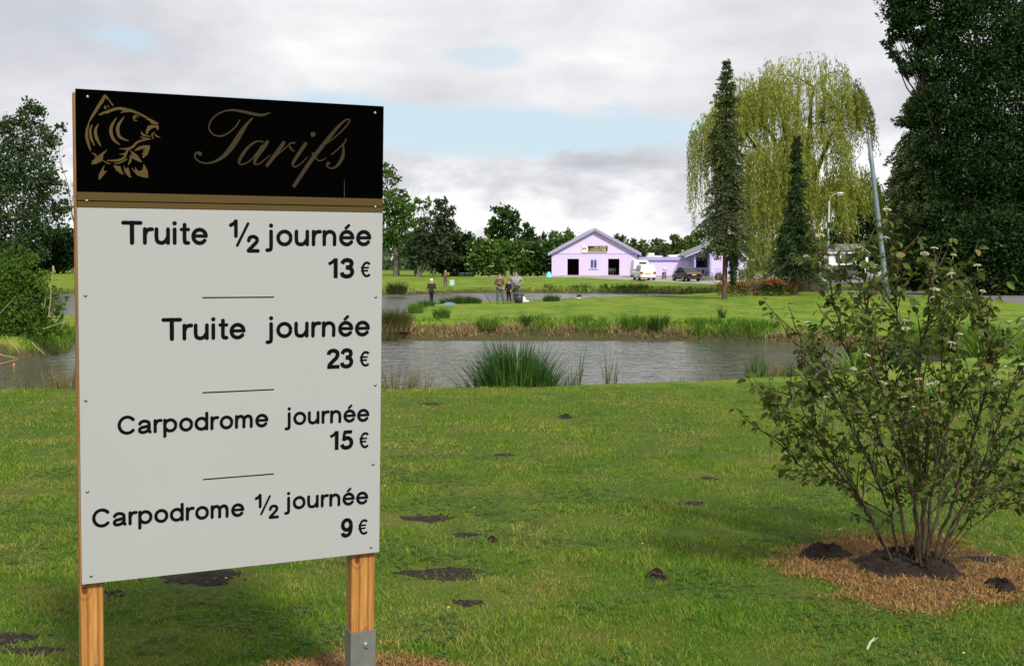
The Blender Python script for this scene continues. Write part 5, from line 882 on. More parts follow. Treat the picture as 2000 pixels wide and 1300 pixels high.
person(993.5, 592, 47, -35, 'child in a navy jacket and black trousers reaching towards the bin', [down(-1), ((.30, -.10, 1.15), (.38, -.28, .96), (.42, -.34, .90))], [((-.09, 0, .88), (-.08, -.02, .48), (-.09, .02, .09)), ((.09, 0, .88), (.13, .0, .48), (.17, .06, .09))], ((.010, .013, .03), (.007, .007, .008)), hair=(.12, .065, .035), longj=.08)
person(1007.5, 589.5, 58, -15, 'stout person in a light grey short sleeved shirt behind the bin', [fold(-1, 1.16), hip(1)], L0, ((.26, .28, .33), (.055, .055, .06)), hair=(.16, .11, .08), bulk=1.38, short=True)
# ================================================================ vegetation
RN = np.random.RandomState(21)
def unit(n, r_=RN): v = r_.normal(0, 1, (n, 3)); return v / np.linalg.norm(v, axis=1)[:, None]
def leafmesh(name, P_, size, parent, mat, rnd, aspect=.5, dirs=None, nrm=None, fold=.25, r_=RN):
    """one folded four-point leaf per point"""
    n = len(P_); D = unit(n, r_) if dirs is None else dirs / (np.linalg.norm(dirs, axis=1)[:, None] + 1e-9); U = unit(n, r_) if nrm is None else nrm
    S_v = np.cross(D, U); S_v /= (np.linalg.norm(S_v, axis=1)[:, None] + 1e-9); N_ = np.cross(S_v, D); s = np.broadcast_to(size, n)[:, None]
    M_ = P_ + D * s * .45 + N_ * s * fold * .3
    V_ = np.stack([P_, M_ + S_v * s * aspect * .5 - N_ * s * fold * .2, P_ + D * s, M_ - S_v * s * aspect * .5 - N_ * s * fold * .2], 1).reshape(-1, 3); b_ = (np.arange(n) * 4)[:, None]
    return npmesh(name, V_, [np.concatenate([b_ + [[0, 1, 2]], b_ + [[0, 2, 3]]])], parent, [mat], np.repeat(rnd, 4))
def wpts(a, b, n=6, wob=.1, r_=RN):
    a, b = np.array(a, float), np.array(b, float); L = np.linalg.norm(b - a); return [tuple(a + (b - a) * k / n + (r_.normal(0, wob * L / n, 3) if 0 < k < n else 0)) for k in range(n + 1)]
def tree(name, cat, lab, basepx, Y, lobes, mat, bark, tr=.2, cov=2.0, ls=.0030, depth=.8, grp=None, clump=24, trunk_to=None, ls_min=.14, inner=True, flowers=0, core=.35, leanx=0):
    bx, _, bz = atY(basepx, 520, Y); z0 = gz(bx, Y); o = empty(name, (bx, Y, z0), 0, lab, cat, grp); O = np.array([bx, Y, z0]); L_ = max(ls_min, ls * Y); la = L_ * L_ * .30
    Ps, rn, cents = [], [], []
    for lb in lobes:
        px_, py_, rp = lb[:3]; dy = lb[3] if len(lb) > 3 else 0; r = rp * Y / F_PX; cpt = atY(px_, py_, Y + dy * r) - O; cents.append((cpt, r)); n = int(2.9 * cov * math.pi * r * r / (la)); nc = max(4, n // clump)
        cc = unit(nc) * (RN.uniform(core, 1.0, nc) ** .6)[:, None] * r * (1, depth, 1) + cpt; tone = np.clip(.42 + .2 * RN.normal(0, 1, nc), 0, .85)
        k = RN.randint(0, nc, n); q = cc[k] + RN.normal(0, 1, (n, 3)) * r * np.array([.19, .19, .13]) * min(1, (30 / nc) ** .25 + .35); Ps.append(q); rn.append(np.clip(tone[k] + RN.uniform(-.22, .22, n), 0, 1))
    P_ = np.concatenate(Ps); rn = np.concatenate(rn); keep = P_[:, 2] > .05; leafmesh('crown', P_[keep], L_ * RN.uniform(.7, 1.3, keep.sum()), o, mat, rn[keep], .55)
    top = cents[0][0]; b = MB(); th = trunk_to or max(.5, min(c[0][2] for c in cents) + .2); ht = np.array([leanx, 0, th]); b.tube([(0, 0, -.15)] + wpts((0, 0, .12), ht, 4, .05), [tr * 1.5, tr * 1.1, tr, tr * .93, tr * .86, tr * .8], 8)
    for cpt, r in cents: pts = wpts(ht * RN.uniform(.6, 1.0), cpt, 5, .10); b.tube(pts, [tr * .42, tr * .33, tr * .25, tr * .18, tr * .11, tr * .05], 5, False); [b.tube(wpts(cpt * .8 + ht * .2, cpt + unit(1)[0] * r * .85, 3, .1), [tr * .16, tr * .11, tr * .07, tr * .03], 4, False) for _ in range(3)]
    b.build('trunk', bark, o, True)
    if flowers:
        n = flowers; k = RN.randint(0, len(cents), n); q = np.array([cents[i][0] for i in k]) + np.array([(lambda u: (u[0], -abs(u[1]), u[2]))(unit(1)[0]) * np.array([cents[i][1]] * 3) * 1.0 for i in k]); q = q[q[:, 2] > .4]
        m_ = len(q); rep = 5; q = np.repeat(q, rep, 0) + RN.normal(0, .11, (m_ * rep, 3)) * (1, .5, .45); leafmesh('blossom', q, .16, o, flat('cream_blossom', (.62, .58, .38), .8, 0, .1, 3), RN.rand(len(q)), .9)
    return o
BARK = barkm('bark_brown', (.10, .075, .055), (.035, .026, .02)); BARKG = barkm('bark_grey', (.20, .18, .15), (.07, .06, .05)); BIRCH = barkm('bark_birch', (.42, .41, .38), (.08, .07, .06), 3)
F_MID = foliage('leaves_mid_green', (.028, .068, .011), (.105, .195, .030), .24); F_DEEP = foliage('leaves_deep_green', (.012, .034, .007), (.052, .108, .018), .16); F_DARK = foliage('leaves_dark', (.006, .018, .006), (.030, .068, .013), .12)
F_OLIVE = foliage('leaves_olive', (.030, .052, .012), (.115, .150, .035), .2); F_BIRCH = foliage('leaves_birch', (.022, .045, .016), (.075, .120, .045), .2); F_FAR = foliage('leaves_far_hazed', (.035, .065, .028), (.10, .145, .06), .15); F_PINE = foliage('needles_pine', (.018, .035, .014), (.065, .095, .040), .1)  # F_FAR has distance haze mixed into the leaf colour
F_LIGHT = foliage('leaves_light', (.035, .085, .010), (.14, .25, .03), .28)
# left side
tree('birch', 'tree', 'tall drooping birch at the left edge beyond the ponds', 38, 150, [(60, 228, 30), (35, 262, 38), (88, 268, 26), (15, 320, 48), (72, 330, 45), (100, 372, 28), (30, 400, 55), (88, 430, 40), (118, 405, 18), (-30, 350, 60), (-40, 450, 60), (60, 480, 40), (20, 490, 45), (118, 250, 9)], F_BIRCH, BIRCH, .28, 1.5, clump=20)
tree('broadleaf_tree', 'tree', 'dark low tree right of the drooping birch behind the lawn', 112, 158, [(100, 480, 30), (128, 470, 26), (85, 505, 28), (125, 505, 28), (150, 490, 30), (178, 470, 35), (60, 512, 25), (20, 515, 28), (-25, 510, 35)], F_DARK, BARK, .22, 2.2)
for k, (px_, top_, r_p) in enumerate(((235, 400, 42), (330, 430, 36), (430, 385, 45), (540, 420, 40), (650, 400, 42))):
    tree('broadleaf_tree', 'tree', 'mid green tree in the row hidden behind the price board, number of crowns from the birch: ' + ['one', 'two', 'three', 'four', 'five'][k] if False else ['green tree behind the price board nearest the drooping birch', 'low green tree behind the left half of the price board', 'tallest green tree behind the middle of the price board', 'green tree behind the right half of the price board', 'green tree behind the right edge of the price board'][k], px_, 160, [(px_, top_ + r_p, r_p), (px_ - r_p * .7, top_ + r_p * 2, r_p * .9), (px_ + r_p * .7, top_ + r_p * 1.9, r_p * .9), (px_, top_ + r_p * 2.4, r_p)], F_MID, BARKG, .25, 1.3, grp='trees in the row behind the price board', ls=.0045)
# bare twigs above the board edge
def bare(name, lab, px_, Y, zs, hpx, wpx, seed, r0=.09):
    bx = atY(px_, 500, Y)[0]; z0 = gz(bx, Y); o = empty(name, (bx, Y, z0), 0, lab, 'tree'); q = np.random.RandomState(seed); b = MB(); tops = np.array([0, 0, (508 - hpx) * Y / F_PX + 1.65 - z0])
    def rec(p, d, L, r, lv):
        pts = [p]; 
        for k in range(4): d = d + q.normal(0, .16, 3); d = d / np.linalg.norm(d); pts.append(pts[-1] + d * L / 4)
        b.tube([tuple(x) for x in pts], [r, r * .85, r * .7, r * .55, r * .4], 4, False)
        if lv > 0:
            for k in range(3 if lv > 1 else 4): i = q.randint(1, 5); nd = d + q.normal(0, .55, 3) + np.array([0, 0, .25]); nd /= np.linalg.norm(nd); rec(pts[i], nd, L * q.uniform(.5, .75), r * .5, lv - 1)
    rec(np.zeros(3), np.array([0, 0, 1.]), tops[2] * .55, r0, 3); b.build('trunk', BARKG, o); return o
bare('bare_tree', 'leafless grey tree left of the price board edge', 140, 165, 0, 300, 20, 3, .14); bare('bare_tree', 'leafless twiggy tree right beside the price board', 770, 160, 0, 300, 20, 9, .12)
# right of the board
tree('broadleaf_tree', 'tree', 'tall thin green tree with pale trunk right beside the price board', 774, 158, [(758, 350, 20), (770, 395, 30), (752, 410, 28), (788, 430, 24), (765, 450, 32), (785, 380, 12), (752, 330, 10), (752, 468, 26), (790, 480, 22)], F_MID, BARKG, .38, 1.2, clump=18)
tree('broadleaf_tree', 'tree', 'sparse light green tree behind the pine right of the board', 812, 164, [(806, 395, 13), (826, 400, 14), (812, 425, 24), (840, 395, 8), (802, 460, 26), (822, 470, 28)], F_LIGHT, BARKG, .2, .8, clump=14)
tree('pine', 'pine tree', 'dark pine with a leaning trunk behind the far lawn', 816, 156, [(866, 398, 12), (858, 420, 22), (880, 418, 12), (845, 448, 30), (872, 450, 24), (882, 440, 14), (825, 480, 32), (858, 482, 32), (812, 505, 20), (845, 508, 28), (875, 500, 18)], F_PINE, BARKG, .26, 1.7, clump=30, leanx=2.6, trunk_to=3.4)
tree('hedge_shrub', 'shrub', 'dark wide shrub right of the leaning pine', 900, 158, [(893, 475, 20), (910, 480, 26), (885, 505, 26), (912, 510, 28), (935, 505, 26), (900, 522, 24), (870, 520, 18)], F_DARK, BARK, .15, 2.2)
tree('elder_shrub', 'shrub', 'elder shrub with dense cream blossom below the round tree', 945, 156, [(935, 485, 20), (955, 490, 24), (940, 510, 24), (965, 515, 24), (922, 512, 18)], F_MID, BARK, .12, 2.2, flowers=38)
tree('round_crown_tree', 'tree', 'round crowned green tree standing above the hedge', 985, 165, [(978, 418, 22), (962, 440, 16), (998, 432, 18), (980, 452, 26), (1005, 452, 13), (962, 462, 15), (990, 474, 22)], F_DEEP, BARK, .24, 1.9, clump=30)
tree('elder_shrub', 'shrub', 'elder shrub with scattered blossom behind the metal rack', 1000, 158, [(985, 490, 22), (1012, 488, 22), (1000, 510, 26), (978, 515, 18), (1022, 512, 22)], F_MID, BARK, .12, 2.2, flowers=15)
tree('broadleaf_tree', 'tree', 'small dark tree with a ragged top left of the hall', 1036, 168, [(1032, 446, 11), (1040, 456, 9), (1028, 464, 15), (1040, 478, 18)], F_DEEP, BARK, .18, 1.9)
tree('elder_shrub', 'shrub', 'elder shrub with blossom behind the old tractor', 1050, 158, [(1045, 495, 20), (1065, 490, 20), (1052, 515, 24), (1072, 518, 16), (1035, 518, 16)], F_DEEP, BARK, .12, 2.3, flowers=15)
tree('broadleaf_tree', 'tree', 'bright green tree touching the left roof edge of the hall', 1095, 172, [(1105, 462, 14), (1088, 474, 18), (1112, 474, 12), (1072, 486, 16), (1100, 492, 22), (1122, 485, 10)], F_MID, BARK, .2, 2.0)
tree('far_tree', 'tree', 'hazy far tree between the small dark tree and the hall', 1065, 260, [(1062, 466, 9), (1075, 462, 8), (1070, 476, 12), (1050, 478, 10)], F_FAR, BARK, .2, 1.8)
for k, (px_, py_, r_p, mt, lab) in enumerate(((1212, 478, 17, F_OLIVE, 'olive tree rising right of the hall gable'), (1240, 482, 14, F_OLIVE, 'olive tree above the right roof slope of the hall'), (1262, 489, 12, F_FAR, 'low hazy tree above the flat roof near the gable'), (1290, 483, 16, F_FAR, 'hazy tree above the middle of the flat roof'), (1318, 477, 17, F_OLIVE, 'feathery tree above the chimney pipe'), (1345, 482, 18, F_MID, 'green tree above the porch roof left end'), (1372, 478, 26, F_DEEP, 'dark green tree behind the porch house'), (1335, 496, 12, F_MID, 'low bright tree behind the chimney pipe'))):
    tree('wood_edge_tree', 'tree', lab, px_, 200 + 6 * k, [(px_, py_, r_p), (px_ - r_p * .8, py_ + r_p * .6, r_p * .8), (px_ + r_p * .8, py_ + r_p * .6, r_p * .8), (px_, py_ + r_p * 1.4, r_p), (px_ - 3, py_ - r_p * .7, r_p * .45)], mt, BARK, .2, 1.5, grp='trees behind the lilac buildings', ls=.0026)
# far woods closing the horizon (reads as one mass)
n = 5200; xw = RN.uniform(-260, 330, n); yw = RN.uniform(228, 300, n); hw = (3.5 + 3.0 * fbm(xw, yw * .2, 30, 5)); P_ = np.stack([xw, yw, hw * RN.uniform(.02, 1, n)], 1)
P_ = np.repeat(P_, 8, 0) + RN.normal(0, 1, (n * 8, 3)) * (1.4, 1, .7); P_[:, 2] -= .3
tag(leafmesh('far_woods', P_, RN.uniform(.7, 1.5, len(P_)), None, F_FAR, np.clip(np.repeat(RN.rand(n), 8) * .6 + RN.rand(n * 8) * .4, 0, 1), .7), 'hazy belt of far woods along the horizon', 'woods', kind='stuff')
# right: dark trees
tree('ash_tree', 'tree', 'huge dark tree overhanging the gravel path at the right edge', 1905, 96, [(1762, 22, 38), (1735, 75, 14), (1800, 55, 38), (1756, 62, 22), (1850, -15, 75), (1775, 120, 26, -.5), (1742, 100, 11), (1830, 118, 50), (1930, 60, 90), (1860, 190, 62), (1808, 215, 36), (1960, 180, 90), (1835, 280, 50), (1910, 300, 80), (1985, 330, 85), (2060, 100, 110), (2080, 330, 110), (1865, 370, 45), (1940, 400, 70), (1775, -40, 60), (1880, -90, 90)], foliage('leaves_ash', (.006, .020, .006), (.032, .075, .014), .14), BARK, .50, 2.3, clump=44, ls=.0028, trunk_to=7)
tree('hawthorn', 'tree', 'dark low tree mass beside the gravel path under the huge tree', 1880, 88, [(1850, 455, 40), (1835, 420, 28), (1890, 470, 55), (1960, 470, 65), (1860, 520, 38), (1920, 530, 50), (1985, 520, 60), (2050, 480, 70), (2100, 540, 60), (1835, 545, 24), (1880, 558, 24), (1940, 562, 26), (2000, 565, 28), (1815, 500, 24)], F_DARK, BARK, .3, 2.6, clump=34, flowers=10)
tree('dark_tree', 'tree', 'very dark tree behind the low mass at the right edge', 2010, 108, [(1900, 350, 70), (1980, 400, 80), (2060, 300, 90), (1900, 450, 60), (2000, 500, 60), (1850, 500, 40), (1930, 540, 50), (1800, 540, 34)], F_DARK, BARK, .4, 2.0, clump=34)
tree('thorn_shrub', 'shrub', 'dark round shrub at the left foot of the right hand trees', 1762, 92, [(1752, 535, 16), (1775, 528, 20), (1765, 550, 16), (1785, 550, 16), (1748, 552, 11)], F_DARK, BARK, .08, 2.6)
tree('broadleaf_tree', 'tree', 'dark tree between the willow and the leaning pole', 1690, 165, [(1668, 400, 34), (1700, 410, 34), (1650, 450, 30), (1690, 465, 34), (1725, 440, 30), (1640, 480, 22), (1720, 490, 34), (1675, 500, 26), (1745, 470, 30), (1610, 470, 26), (1600, 505, 24), (1745, 515, 26)], F_DARK, BARK, .35, 2.2)
# --- spruces
NEED = foliage('needles_spruce', (.018, .042, .013), (.095, .140, .042), .14, .6, (.16, .12, .045)); NEED2 = foliage('needles_blue', (.010, .028, .010), (.050, .095, .030), .1)
def spruce(lab, basepx, basepy, Y, toppy, widths, z_low, mat, tr, seed, dens=1.0, droop=.35, ls=.20):
    """widths: (relative height, half width in m)"""
    q = np.random.RandomState(seed); bx = atY(basepx, basepy, Y)[0]; z0 = gz(bx, Y); o = empty('spruce', (bx, Y, z0), 0, lab, 'spruce', 'spruces near the willow'); H = atY(basepx, toppy, Y)[2] - z0; b = MB()
    b.tube([(0, 0, -.2), (0, 0, .2), (.03, 0, H * .3), (.0, 0, H * .7), (0, 0, H)], [tr * 1.35, tr, tr * .8, tr * .4, .02], 8); b.build('trunk', barkm('bark_spruce', (.17, .105, .085), (.06, .04, .032)), o, True)
    br = MB(); Ps, Ds, rn = [], [], []; z = z_low
    while z < H - .1:
        u = z / H; wd = np.interp(u, [a for a, _ in widths], [b_ for _, b_ in widths]); nb = int(7 + 3 * (wd > .9))
        for k in range(nb):
            a = q.uniform(0, 6.28); L = wd * q.uniform(.45, 1.15); dr = droop * L * q.uniform(.6, 1.6) * (1 if u < .75 else -.6); zz = z + q.uniform(-.15, .15); d = np.array([math.cos(a), math.sin(a), 0])
            pts = [d * L * s + np.array([0, 0, zz + .12 * L * math.sin(math.pi * s) - dr * s ** 1.5]) for s in (0, .35, .7, 1.0)]
            if L > .4: br.tube([tuple(p) for p in pts], [.028, .02, .013, .005], 3, False)
            n = int(L * 46 * dens) + 8; s = q.uniform(.12, 1.02, n) ** .8; base = d[None] * (L * s)[:, None]; base[:, 2] = zz + .12 * L * np.sin(np.pi * np.clip(s, 0, 1)) - dr * s ** 1.5; side = np.array([-d[1], d[0], 0]); sp_ = q.normal(0, 1, n) * .17 * L * (1.15 - s) + q.normal(0, .05, n)
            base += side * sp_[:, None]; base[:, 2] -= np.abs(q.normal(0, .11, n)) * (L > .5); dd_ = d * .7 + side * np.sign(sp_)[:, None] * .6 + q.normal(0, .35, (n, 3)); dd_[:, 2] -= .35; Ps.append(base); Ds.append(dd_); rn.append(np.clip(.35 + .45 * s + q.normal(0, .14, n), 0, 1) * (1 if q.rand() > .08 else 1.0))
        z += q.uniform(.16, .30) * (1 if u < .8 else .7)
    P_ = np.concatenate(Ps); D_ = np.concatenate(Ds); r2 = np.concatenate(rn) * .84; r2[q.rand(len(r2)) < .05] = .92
    br.build('branches', MATS['bark_spruce'], o); leafmesh('needles', P_, ls * q.uniform(.6, 1.3, len(P_)), o, mat, r2, .38, dirs=D_, r_=q); return o
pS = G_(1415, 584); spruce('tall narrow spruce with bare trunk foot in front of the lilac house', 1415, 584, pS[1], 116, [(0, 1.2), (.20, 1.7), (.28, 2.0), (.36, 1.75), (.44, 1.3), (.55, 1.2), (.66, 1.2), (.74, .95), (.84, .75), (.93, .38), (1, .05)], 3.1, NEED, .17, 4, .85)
b_ = pS; q = RN; n = 900; u = q.rand(n)     # hanging strand of ivy-green twigs right of the trunk
x0h = atY(1432, 500, pS[1])[0]; zt_, zb2 = atY(1432, 470, pS[1])[2], atY(1432, 552, pS[1])[2]
P_ = np.stack([x0h + q.normal(0, .22, n) * (1 - .75 * u), pS[1] + q.normal(0, .25, n), zt_ + (zb2 - zt_) * u], 1) - np.array([pS[0], pS[1], pS[2]])
sp_o = [o for o in bpy.data.objects if o.name == 'spruce'][0]; P_ += np.array([pS[0], pS[1], pS[2]]) - np.array(sp_o.location); dr = np.tile([0.1, 0, -1.], (n, 1)) + q.normal(0, .3, (n, 3)); leafmesh('hanging_branch', P_, .26, sp_o, NEED, q.rand(n) * .6, .35, dirs=dr)
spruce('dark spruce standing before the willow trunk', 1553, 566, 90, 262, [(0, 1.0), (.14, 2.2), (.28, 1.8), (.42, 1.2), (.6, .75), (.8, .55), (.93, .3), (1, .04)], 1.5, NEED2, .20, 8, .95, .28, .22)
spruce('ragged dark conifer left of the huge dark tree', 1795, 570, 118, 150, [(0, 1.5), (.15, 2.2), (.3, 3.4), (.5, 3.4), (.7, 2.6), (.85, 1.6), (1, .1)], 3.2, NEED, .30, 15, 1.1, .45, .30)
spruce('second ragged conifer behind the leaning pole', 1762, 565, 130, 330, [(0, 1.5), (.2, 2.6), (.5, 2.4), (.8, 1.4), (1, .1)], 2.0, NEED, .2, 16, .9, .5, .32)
# --- weeping willow
q = np.random.RandomState(33); WY = 101.0; bx = atY(1574, 560, WY)[0]; z0 = gz(bx, WY); wl = empty('weeping_willow', (bx, WY, z0), 0, 'large weeping willow with yellow green hanging branches', 'willow'); O = np.array([bx, WY, z0]); b = MB(); BW = barkm('bark_willow', (.075, .058, .042), (.022, .017, .013), 4)
b.tube([(.55, 0, -.2), (.35, 0, .35), (.05, 0, 1.5), (-.25, 0, 3.2), (-.6, .1, 5.5)], [1.35, 1.0, .80, .68, .55], 12)
for (px_, py_, r1, dy) in ((1490, 220, .30, .5), (1590, 170, .30, -.5), (1440, 240, .26, 1), (1640, 230, .24, -1), (1560, 165, .16, .5), (1400, 260, .2, -.5), (1530, 280, .3, -2.5), (1600, 330, .26, -2), (1650, 350, .25, 1.5), (1520, 200, .25, 3)):
    e_ = atY(px_, py_, WY + dy) - O; s0 = np.array([-.55, .1, 5.3]); mid = s0 * .45 + e_ * .55 + np.array([0, 0, 1.0]); pts = [tuple(s0 * (1 - t_) ** 2 + mid * 2 * t_ * (1 - t_) + e_ * t_ * t_ + (q.normal(0, .12, 3) if 0 < t_ < 1 else 0)) for t_ in np.linspace(0, 1, 7)]
    b.tube(pts, [r1 * 1.4, r1 * 1.2, r1, r1 * .8, r1 * .6, r1 * .4, r1 * .2], 6, False)
    for k in range(5): i = q.randint(3, 7); b.tube(wpts(pts[i], np.array(pts[i]) + q.normal(0, 1, 3) * (1.6, 1.4, .9) + (0, 0, .6), 4, .15, q), [r1 * .3, r1 * .25, r1 * .18, r1 * .1, r1 * .05], 4, False)
b.build('trunk', BW, wl, True)
lobes = [(1565, 215, 122, 112, 640, 1.2, 4.0, 0), (1475, 228, 84, 88, 300, 1.5, 4.5, .5), (1440, 250, 62, 80, 170, 1.6, 4.0, -.5), (1385, 285, 40, 68, 190, 3.0, 6.8, 0), (1648, 238, 52, 84, 240, 1.0, 3.6, .5), (1590, 300, 70, 80, 230, 2, 5.5, -2), (1520, 320, 70, 55, 260, 4, 8.5, -2.4), (1658, 380, 60, 58, 420, 1.2, 3.0, 0), (1590, 400, 70, 50, 300, 1.8, 3.4, -1.5), (1500, 430, 45, 40, 130, 3.2, 5.4, -2.5), (1480, 360, 40, 50, 110, 4, 7, .5)]
Ps, Ds, Rn = [], [], []; tw = MB(); sway = np.array([.22, 0, 0])
for (cx, cy__, rxp, ryp, ns, l0, l1, dy) in lobes:
    c0 = atY(cx, cy__, WY + dy) - O; rx = rxp * WY / F_PX; rz = ryp * WY / F_PX
    for k in range(ns):
        a = q.uniform(0, 6.283); rr = math.sqrt(q.rand()) ** .75; zt = math.sqrt(max(0, 1 - rr * rr)); st = c0 + np.array([rx * rr * math.cos(a), rx * .85 * rr * math.sin(a), rz * (zt * q.uniform(.45, 1.05))]); L = q.uniform(l0, l1) * (.35 + .65 * rr) * (1.0 if q.rand() > .15 else 1.25)
        L = min(L, st[2] - .9); L = max(L, .5); n = int(L / .105); s = (np.arange(n) + q.rand(n)) / n; out = np.array([math.cos(a), math.sin(a), 0]) * q.uniform(.1, .45) * (1 + .3 * L / 4); ph = q.uniform(0, 6)
        c_ = st + out * (s ** .5)[:, None] + sway * (s * (1 + .5 * math.sin(ph)))[:, None] + np.array([0, 0, -1.])[None] * (L * s)[:, None] + np.stack([np.sin(s * 5 + ph) * .07, np.cos(s * 4 + ph) * .07, 0 * s], 1); c_[:, 2] += .35 * np.sin(np.pi * np.clip(s * 2.2, 0, 1)) * (s < .45)
        Ps.append(c_ + q.normal(0, .05, (n, 3))); d_ = np.tile([.12, 0, -1.], (n, 1)) + q.normal(0, .38, (n, 3)); Ds.append(d_); tone = q.uniform(.1, .95); Rn.append(np.clip(tone * .7 + .3 * q.rand(n), 0, 1))
        if k % 4 == 0: tw.tube([tuple(c_[i]) for i in np.linspace(0, n - 1, 4).astype(int)], [.016, .011, .008, .004], 3, False)
P_ = np.concatenate(Ps); tw.build('hanging_twigs', flat('willow_twig', (.22, .16, .05), .7), wl)
leafmesh('hanging_leaves', P_, q.uniform(.20, .38, len(P_)), wl, foliage('leaves_willow', (.11, .16, .025), (.42, .44, .09), .42, .5, (.36, .27, .06)), np.concatenate(Rn), .24, dirs=np.concatenate(Ds), r_=q)
# --- shrubs with orange tips by the spruce
OR_ = foliage('leaves_orange_tip', (.10, .055, .012), (.42, .15, .03), .25); GY = foliage('leaves_yellow_green', (.06, .075, .012), (.20, .19, .03), .25); TW = foliage('dry_twigs', (.09, .065, .04), (.22, .17, .11), .1)
def low_shrub(lab, px_, py_, wpx_, hpx_, body, tips, n=900, tipfrac=.35, stems=0, name='tipped_shrub'):
    p = G_(px_, py_); Y = p[1]; w_ = wpx_ * Y / F_PX / 2; h = hpx_ * Y / F_PX; o = empty(name, tuple(p), 0, lab, 'shrub'); u = RN.uniform(-1, 1, n); v = RN.uniform(-1, 1, n); hh = h * (.82 + .18 * np.cos(u * 1.4)) * RN.uniform(.8, 1.12, n); z = hh * RN.rand(n) ** .6
    P_ = np.stack([u * w_, v * w_ * .55, z], 1); isT = z > h * (1 - tipfrac) * RN.uniform(.85, 1.15, n); d_ = RN.normal(0, 1, (n, 3)) + (0, 0, .8); rn = np.clip(.4 + .35 * (z / h - .5) + RN.normal(0, .2, n), 0, 1)
    leafmesh('leaves', P_[~isT], .15 * RN.uniform(.6, 1.3, (~isT).sum()), o, body, rn[~isT], .5, dirs=d_[~isT])
    if isT.any(): leafmesh('leaf_tips', P_[isT], .15 * RN.uniform(.6, 1.3, isT.sum()), o, tips, RN.rand(isT.sum()), .5, dirs=d_[isT])
    b = MB()
    for k in range(8 + stems): x = RN.uniform(-.9, .9) * w_; b.tube([(x * .6, RN.uniform(-.3, .3) * w_, -.05), (x, RN.uniform(-.4, .4) * w_, h * RN.uniform(.6, 1.1))], [.02, .006], 3, False)
    b.build('stems', flat('stem_tan', (.20, .14, .09), .8), o)
low_shrub('orange tipped shrub left of the tall spruce trunk', 1412, 577, 22, 26, GY, OR_, 500); low_shrub('yellow and orange shrub right of the tall spruce trunk', 1440, 579, 38, 30, GY, OR_, 1100, .3); low_shrub('dry twiggy shrub between the orange tipped shrubs', 1473, 577, 38, 32, TW, OR_, 500, .12, 26); low_shrub('bushy dark green shrub with bright orange top', 1508, 578, 40, 34, F_DEEP, OR_, 1500, .33); low_shrub('yellow green tipped shrub next to the willow trunk', 1533, 577, 28, 28, GY, OR_, 700, .25); low_shrub('small orange tipped shrub at the willow foot', 1552, 575, 22, 30, GY, OR_, 400, .4, 6)
low_shrub('bare brown shrub rising behind the orange tipped shrubs', 1482, 568, 50, 60, TW, GY, 500, .1, 30); low_shrub('fresh green mound plant before the dark windows', 1457, 551, 30, 26, F_LIGHT, F_LIGHT, 1400, .2, name='garden_shrub'); low_shrub('olive shrub left of the blue flower pot', 1404, 551, 16, 18, F_OLIVE, F_OLIVE, 500, .2, name='garden_shrub'); low_shrub('pale low plant at the end of the drive behind the black car', 1378, 549, 30, 8, foliage('sage_leaves', (.14, .17, .12), (.32, .35, .24), .1), GY, 500, .1, name='garden_shrub'); low_shrub('green shrub right of the willow trunk', 1588, 553, 16, 16, F_LIGHT, OR_, 400, .2, name='garden_shrub'); low_shrub('orange leaved shrub in front of the grey hatchback', 1630, 552, 26, 12, F_OLIVE, OR_, 400, .4, name='garden_shrub')
low_shrub('low rounded shrub at the end of the gravel path', 1705, 566, 70, 14, F_DEEP, TW, 900, .1, name='garden_shrub')
# --- shore plants
REEDG = foliage('reed_green', (.020, .055, .012), (.075, .150, .030), .22); REEDB = foliage('reed_straw', (.19, .125, .06), (.52, .40, .22), .25, .7); MIXB = foliage('reed_mixed', (.06, .075, .02), (.26, .20, .09), .2, .7); RUSH = foliage('rush_olive', (.030, .042, .013), (.13, .13, .045), .15)
def tuft(name, lab, p, n, h, spread, mat, w_=.02, bend=.5, droop=.2, cat='reeds', grp=None, nseg=3, extra=(), hv=.35):
    o = empty(name, tuple(p), RN.uniform(0, 6), lab, cat, grp); a = RN.uniform(0, 6.283, n); rr = spread * np.sqrt(RN.rand(n)); P_ = np.stack([rr * np.cos(a), rr * np.sin(a), np.full(n, -.05)], 1); hh = h * RN.uniform(1 - hv, 1 + hv * .4, n) * (1 - .35 * (rr / spread) ** 2)
    V_, Fs, kk = blades(P_, hh, w_ * RN.uniform(.6, 1.3, n), bend * hh * RN.uniform(.3, 1.2, n), nseg, droop * hh * RN.rand(n), azm=a + RN.normal(0, .5, n), r_=RN); npmesh('leaf_blades', V_, Fs, o, [mat], np.repeat(RN.rand(n), kk))
    for (n2, h2, s2, m2, w2, b2, d2) in extra:
        a = RN.uniform(0, 6.283, n2); rr = s2 * np.sqrt(RN.rand(n2)); P_ = np.stack([rr * np.cos(a), rr * np.sin(a), np.full(n2, -.05)], 1); hh = h2 * RN.uniform(.5, 1.2, n2); V_, Fs, kk = blades(P_, hh, w2, b2 * hh * RN.uniform(.4, 1.3, n2), 3, d2 * hh * RN.rand(n2), azm=a + RN.normal(0, .4, n2), r_=RN); npmesh('dry_blades', V_, Fs, o, [m2], np.repeat(RN.rand(n2), kk))
    return o
def shore(px_, back=1.2, py_=None):     # root on the hidden near bank
    p = at(px_, py_ or np.interp(px_, [0, 745, 1100, 1350, 1600, 1700], [768, 765, 755, 745, 733, 727]), -.15); x, y = p[0], p[1] + back; return np.array([x, y, max(gz(x, y), WZ - .3)])
for dx, hh, n in ((950, 1.05, 240), (980, 1.32, 360), (1010, 1.30, 380), (1040, 1.22, 380), (1068, 1.12, 300), (1090, .95, 160)): pass
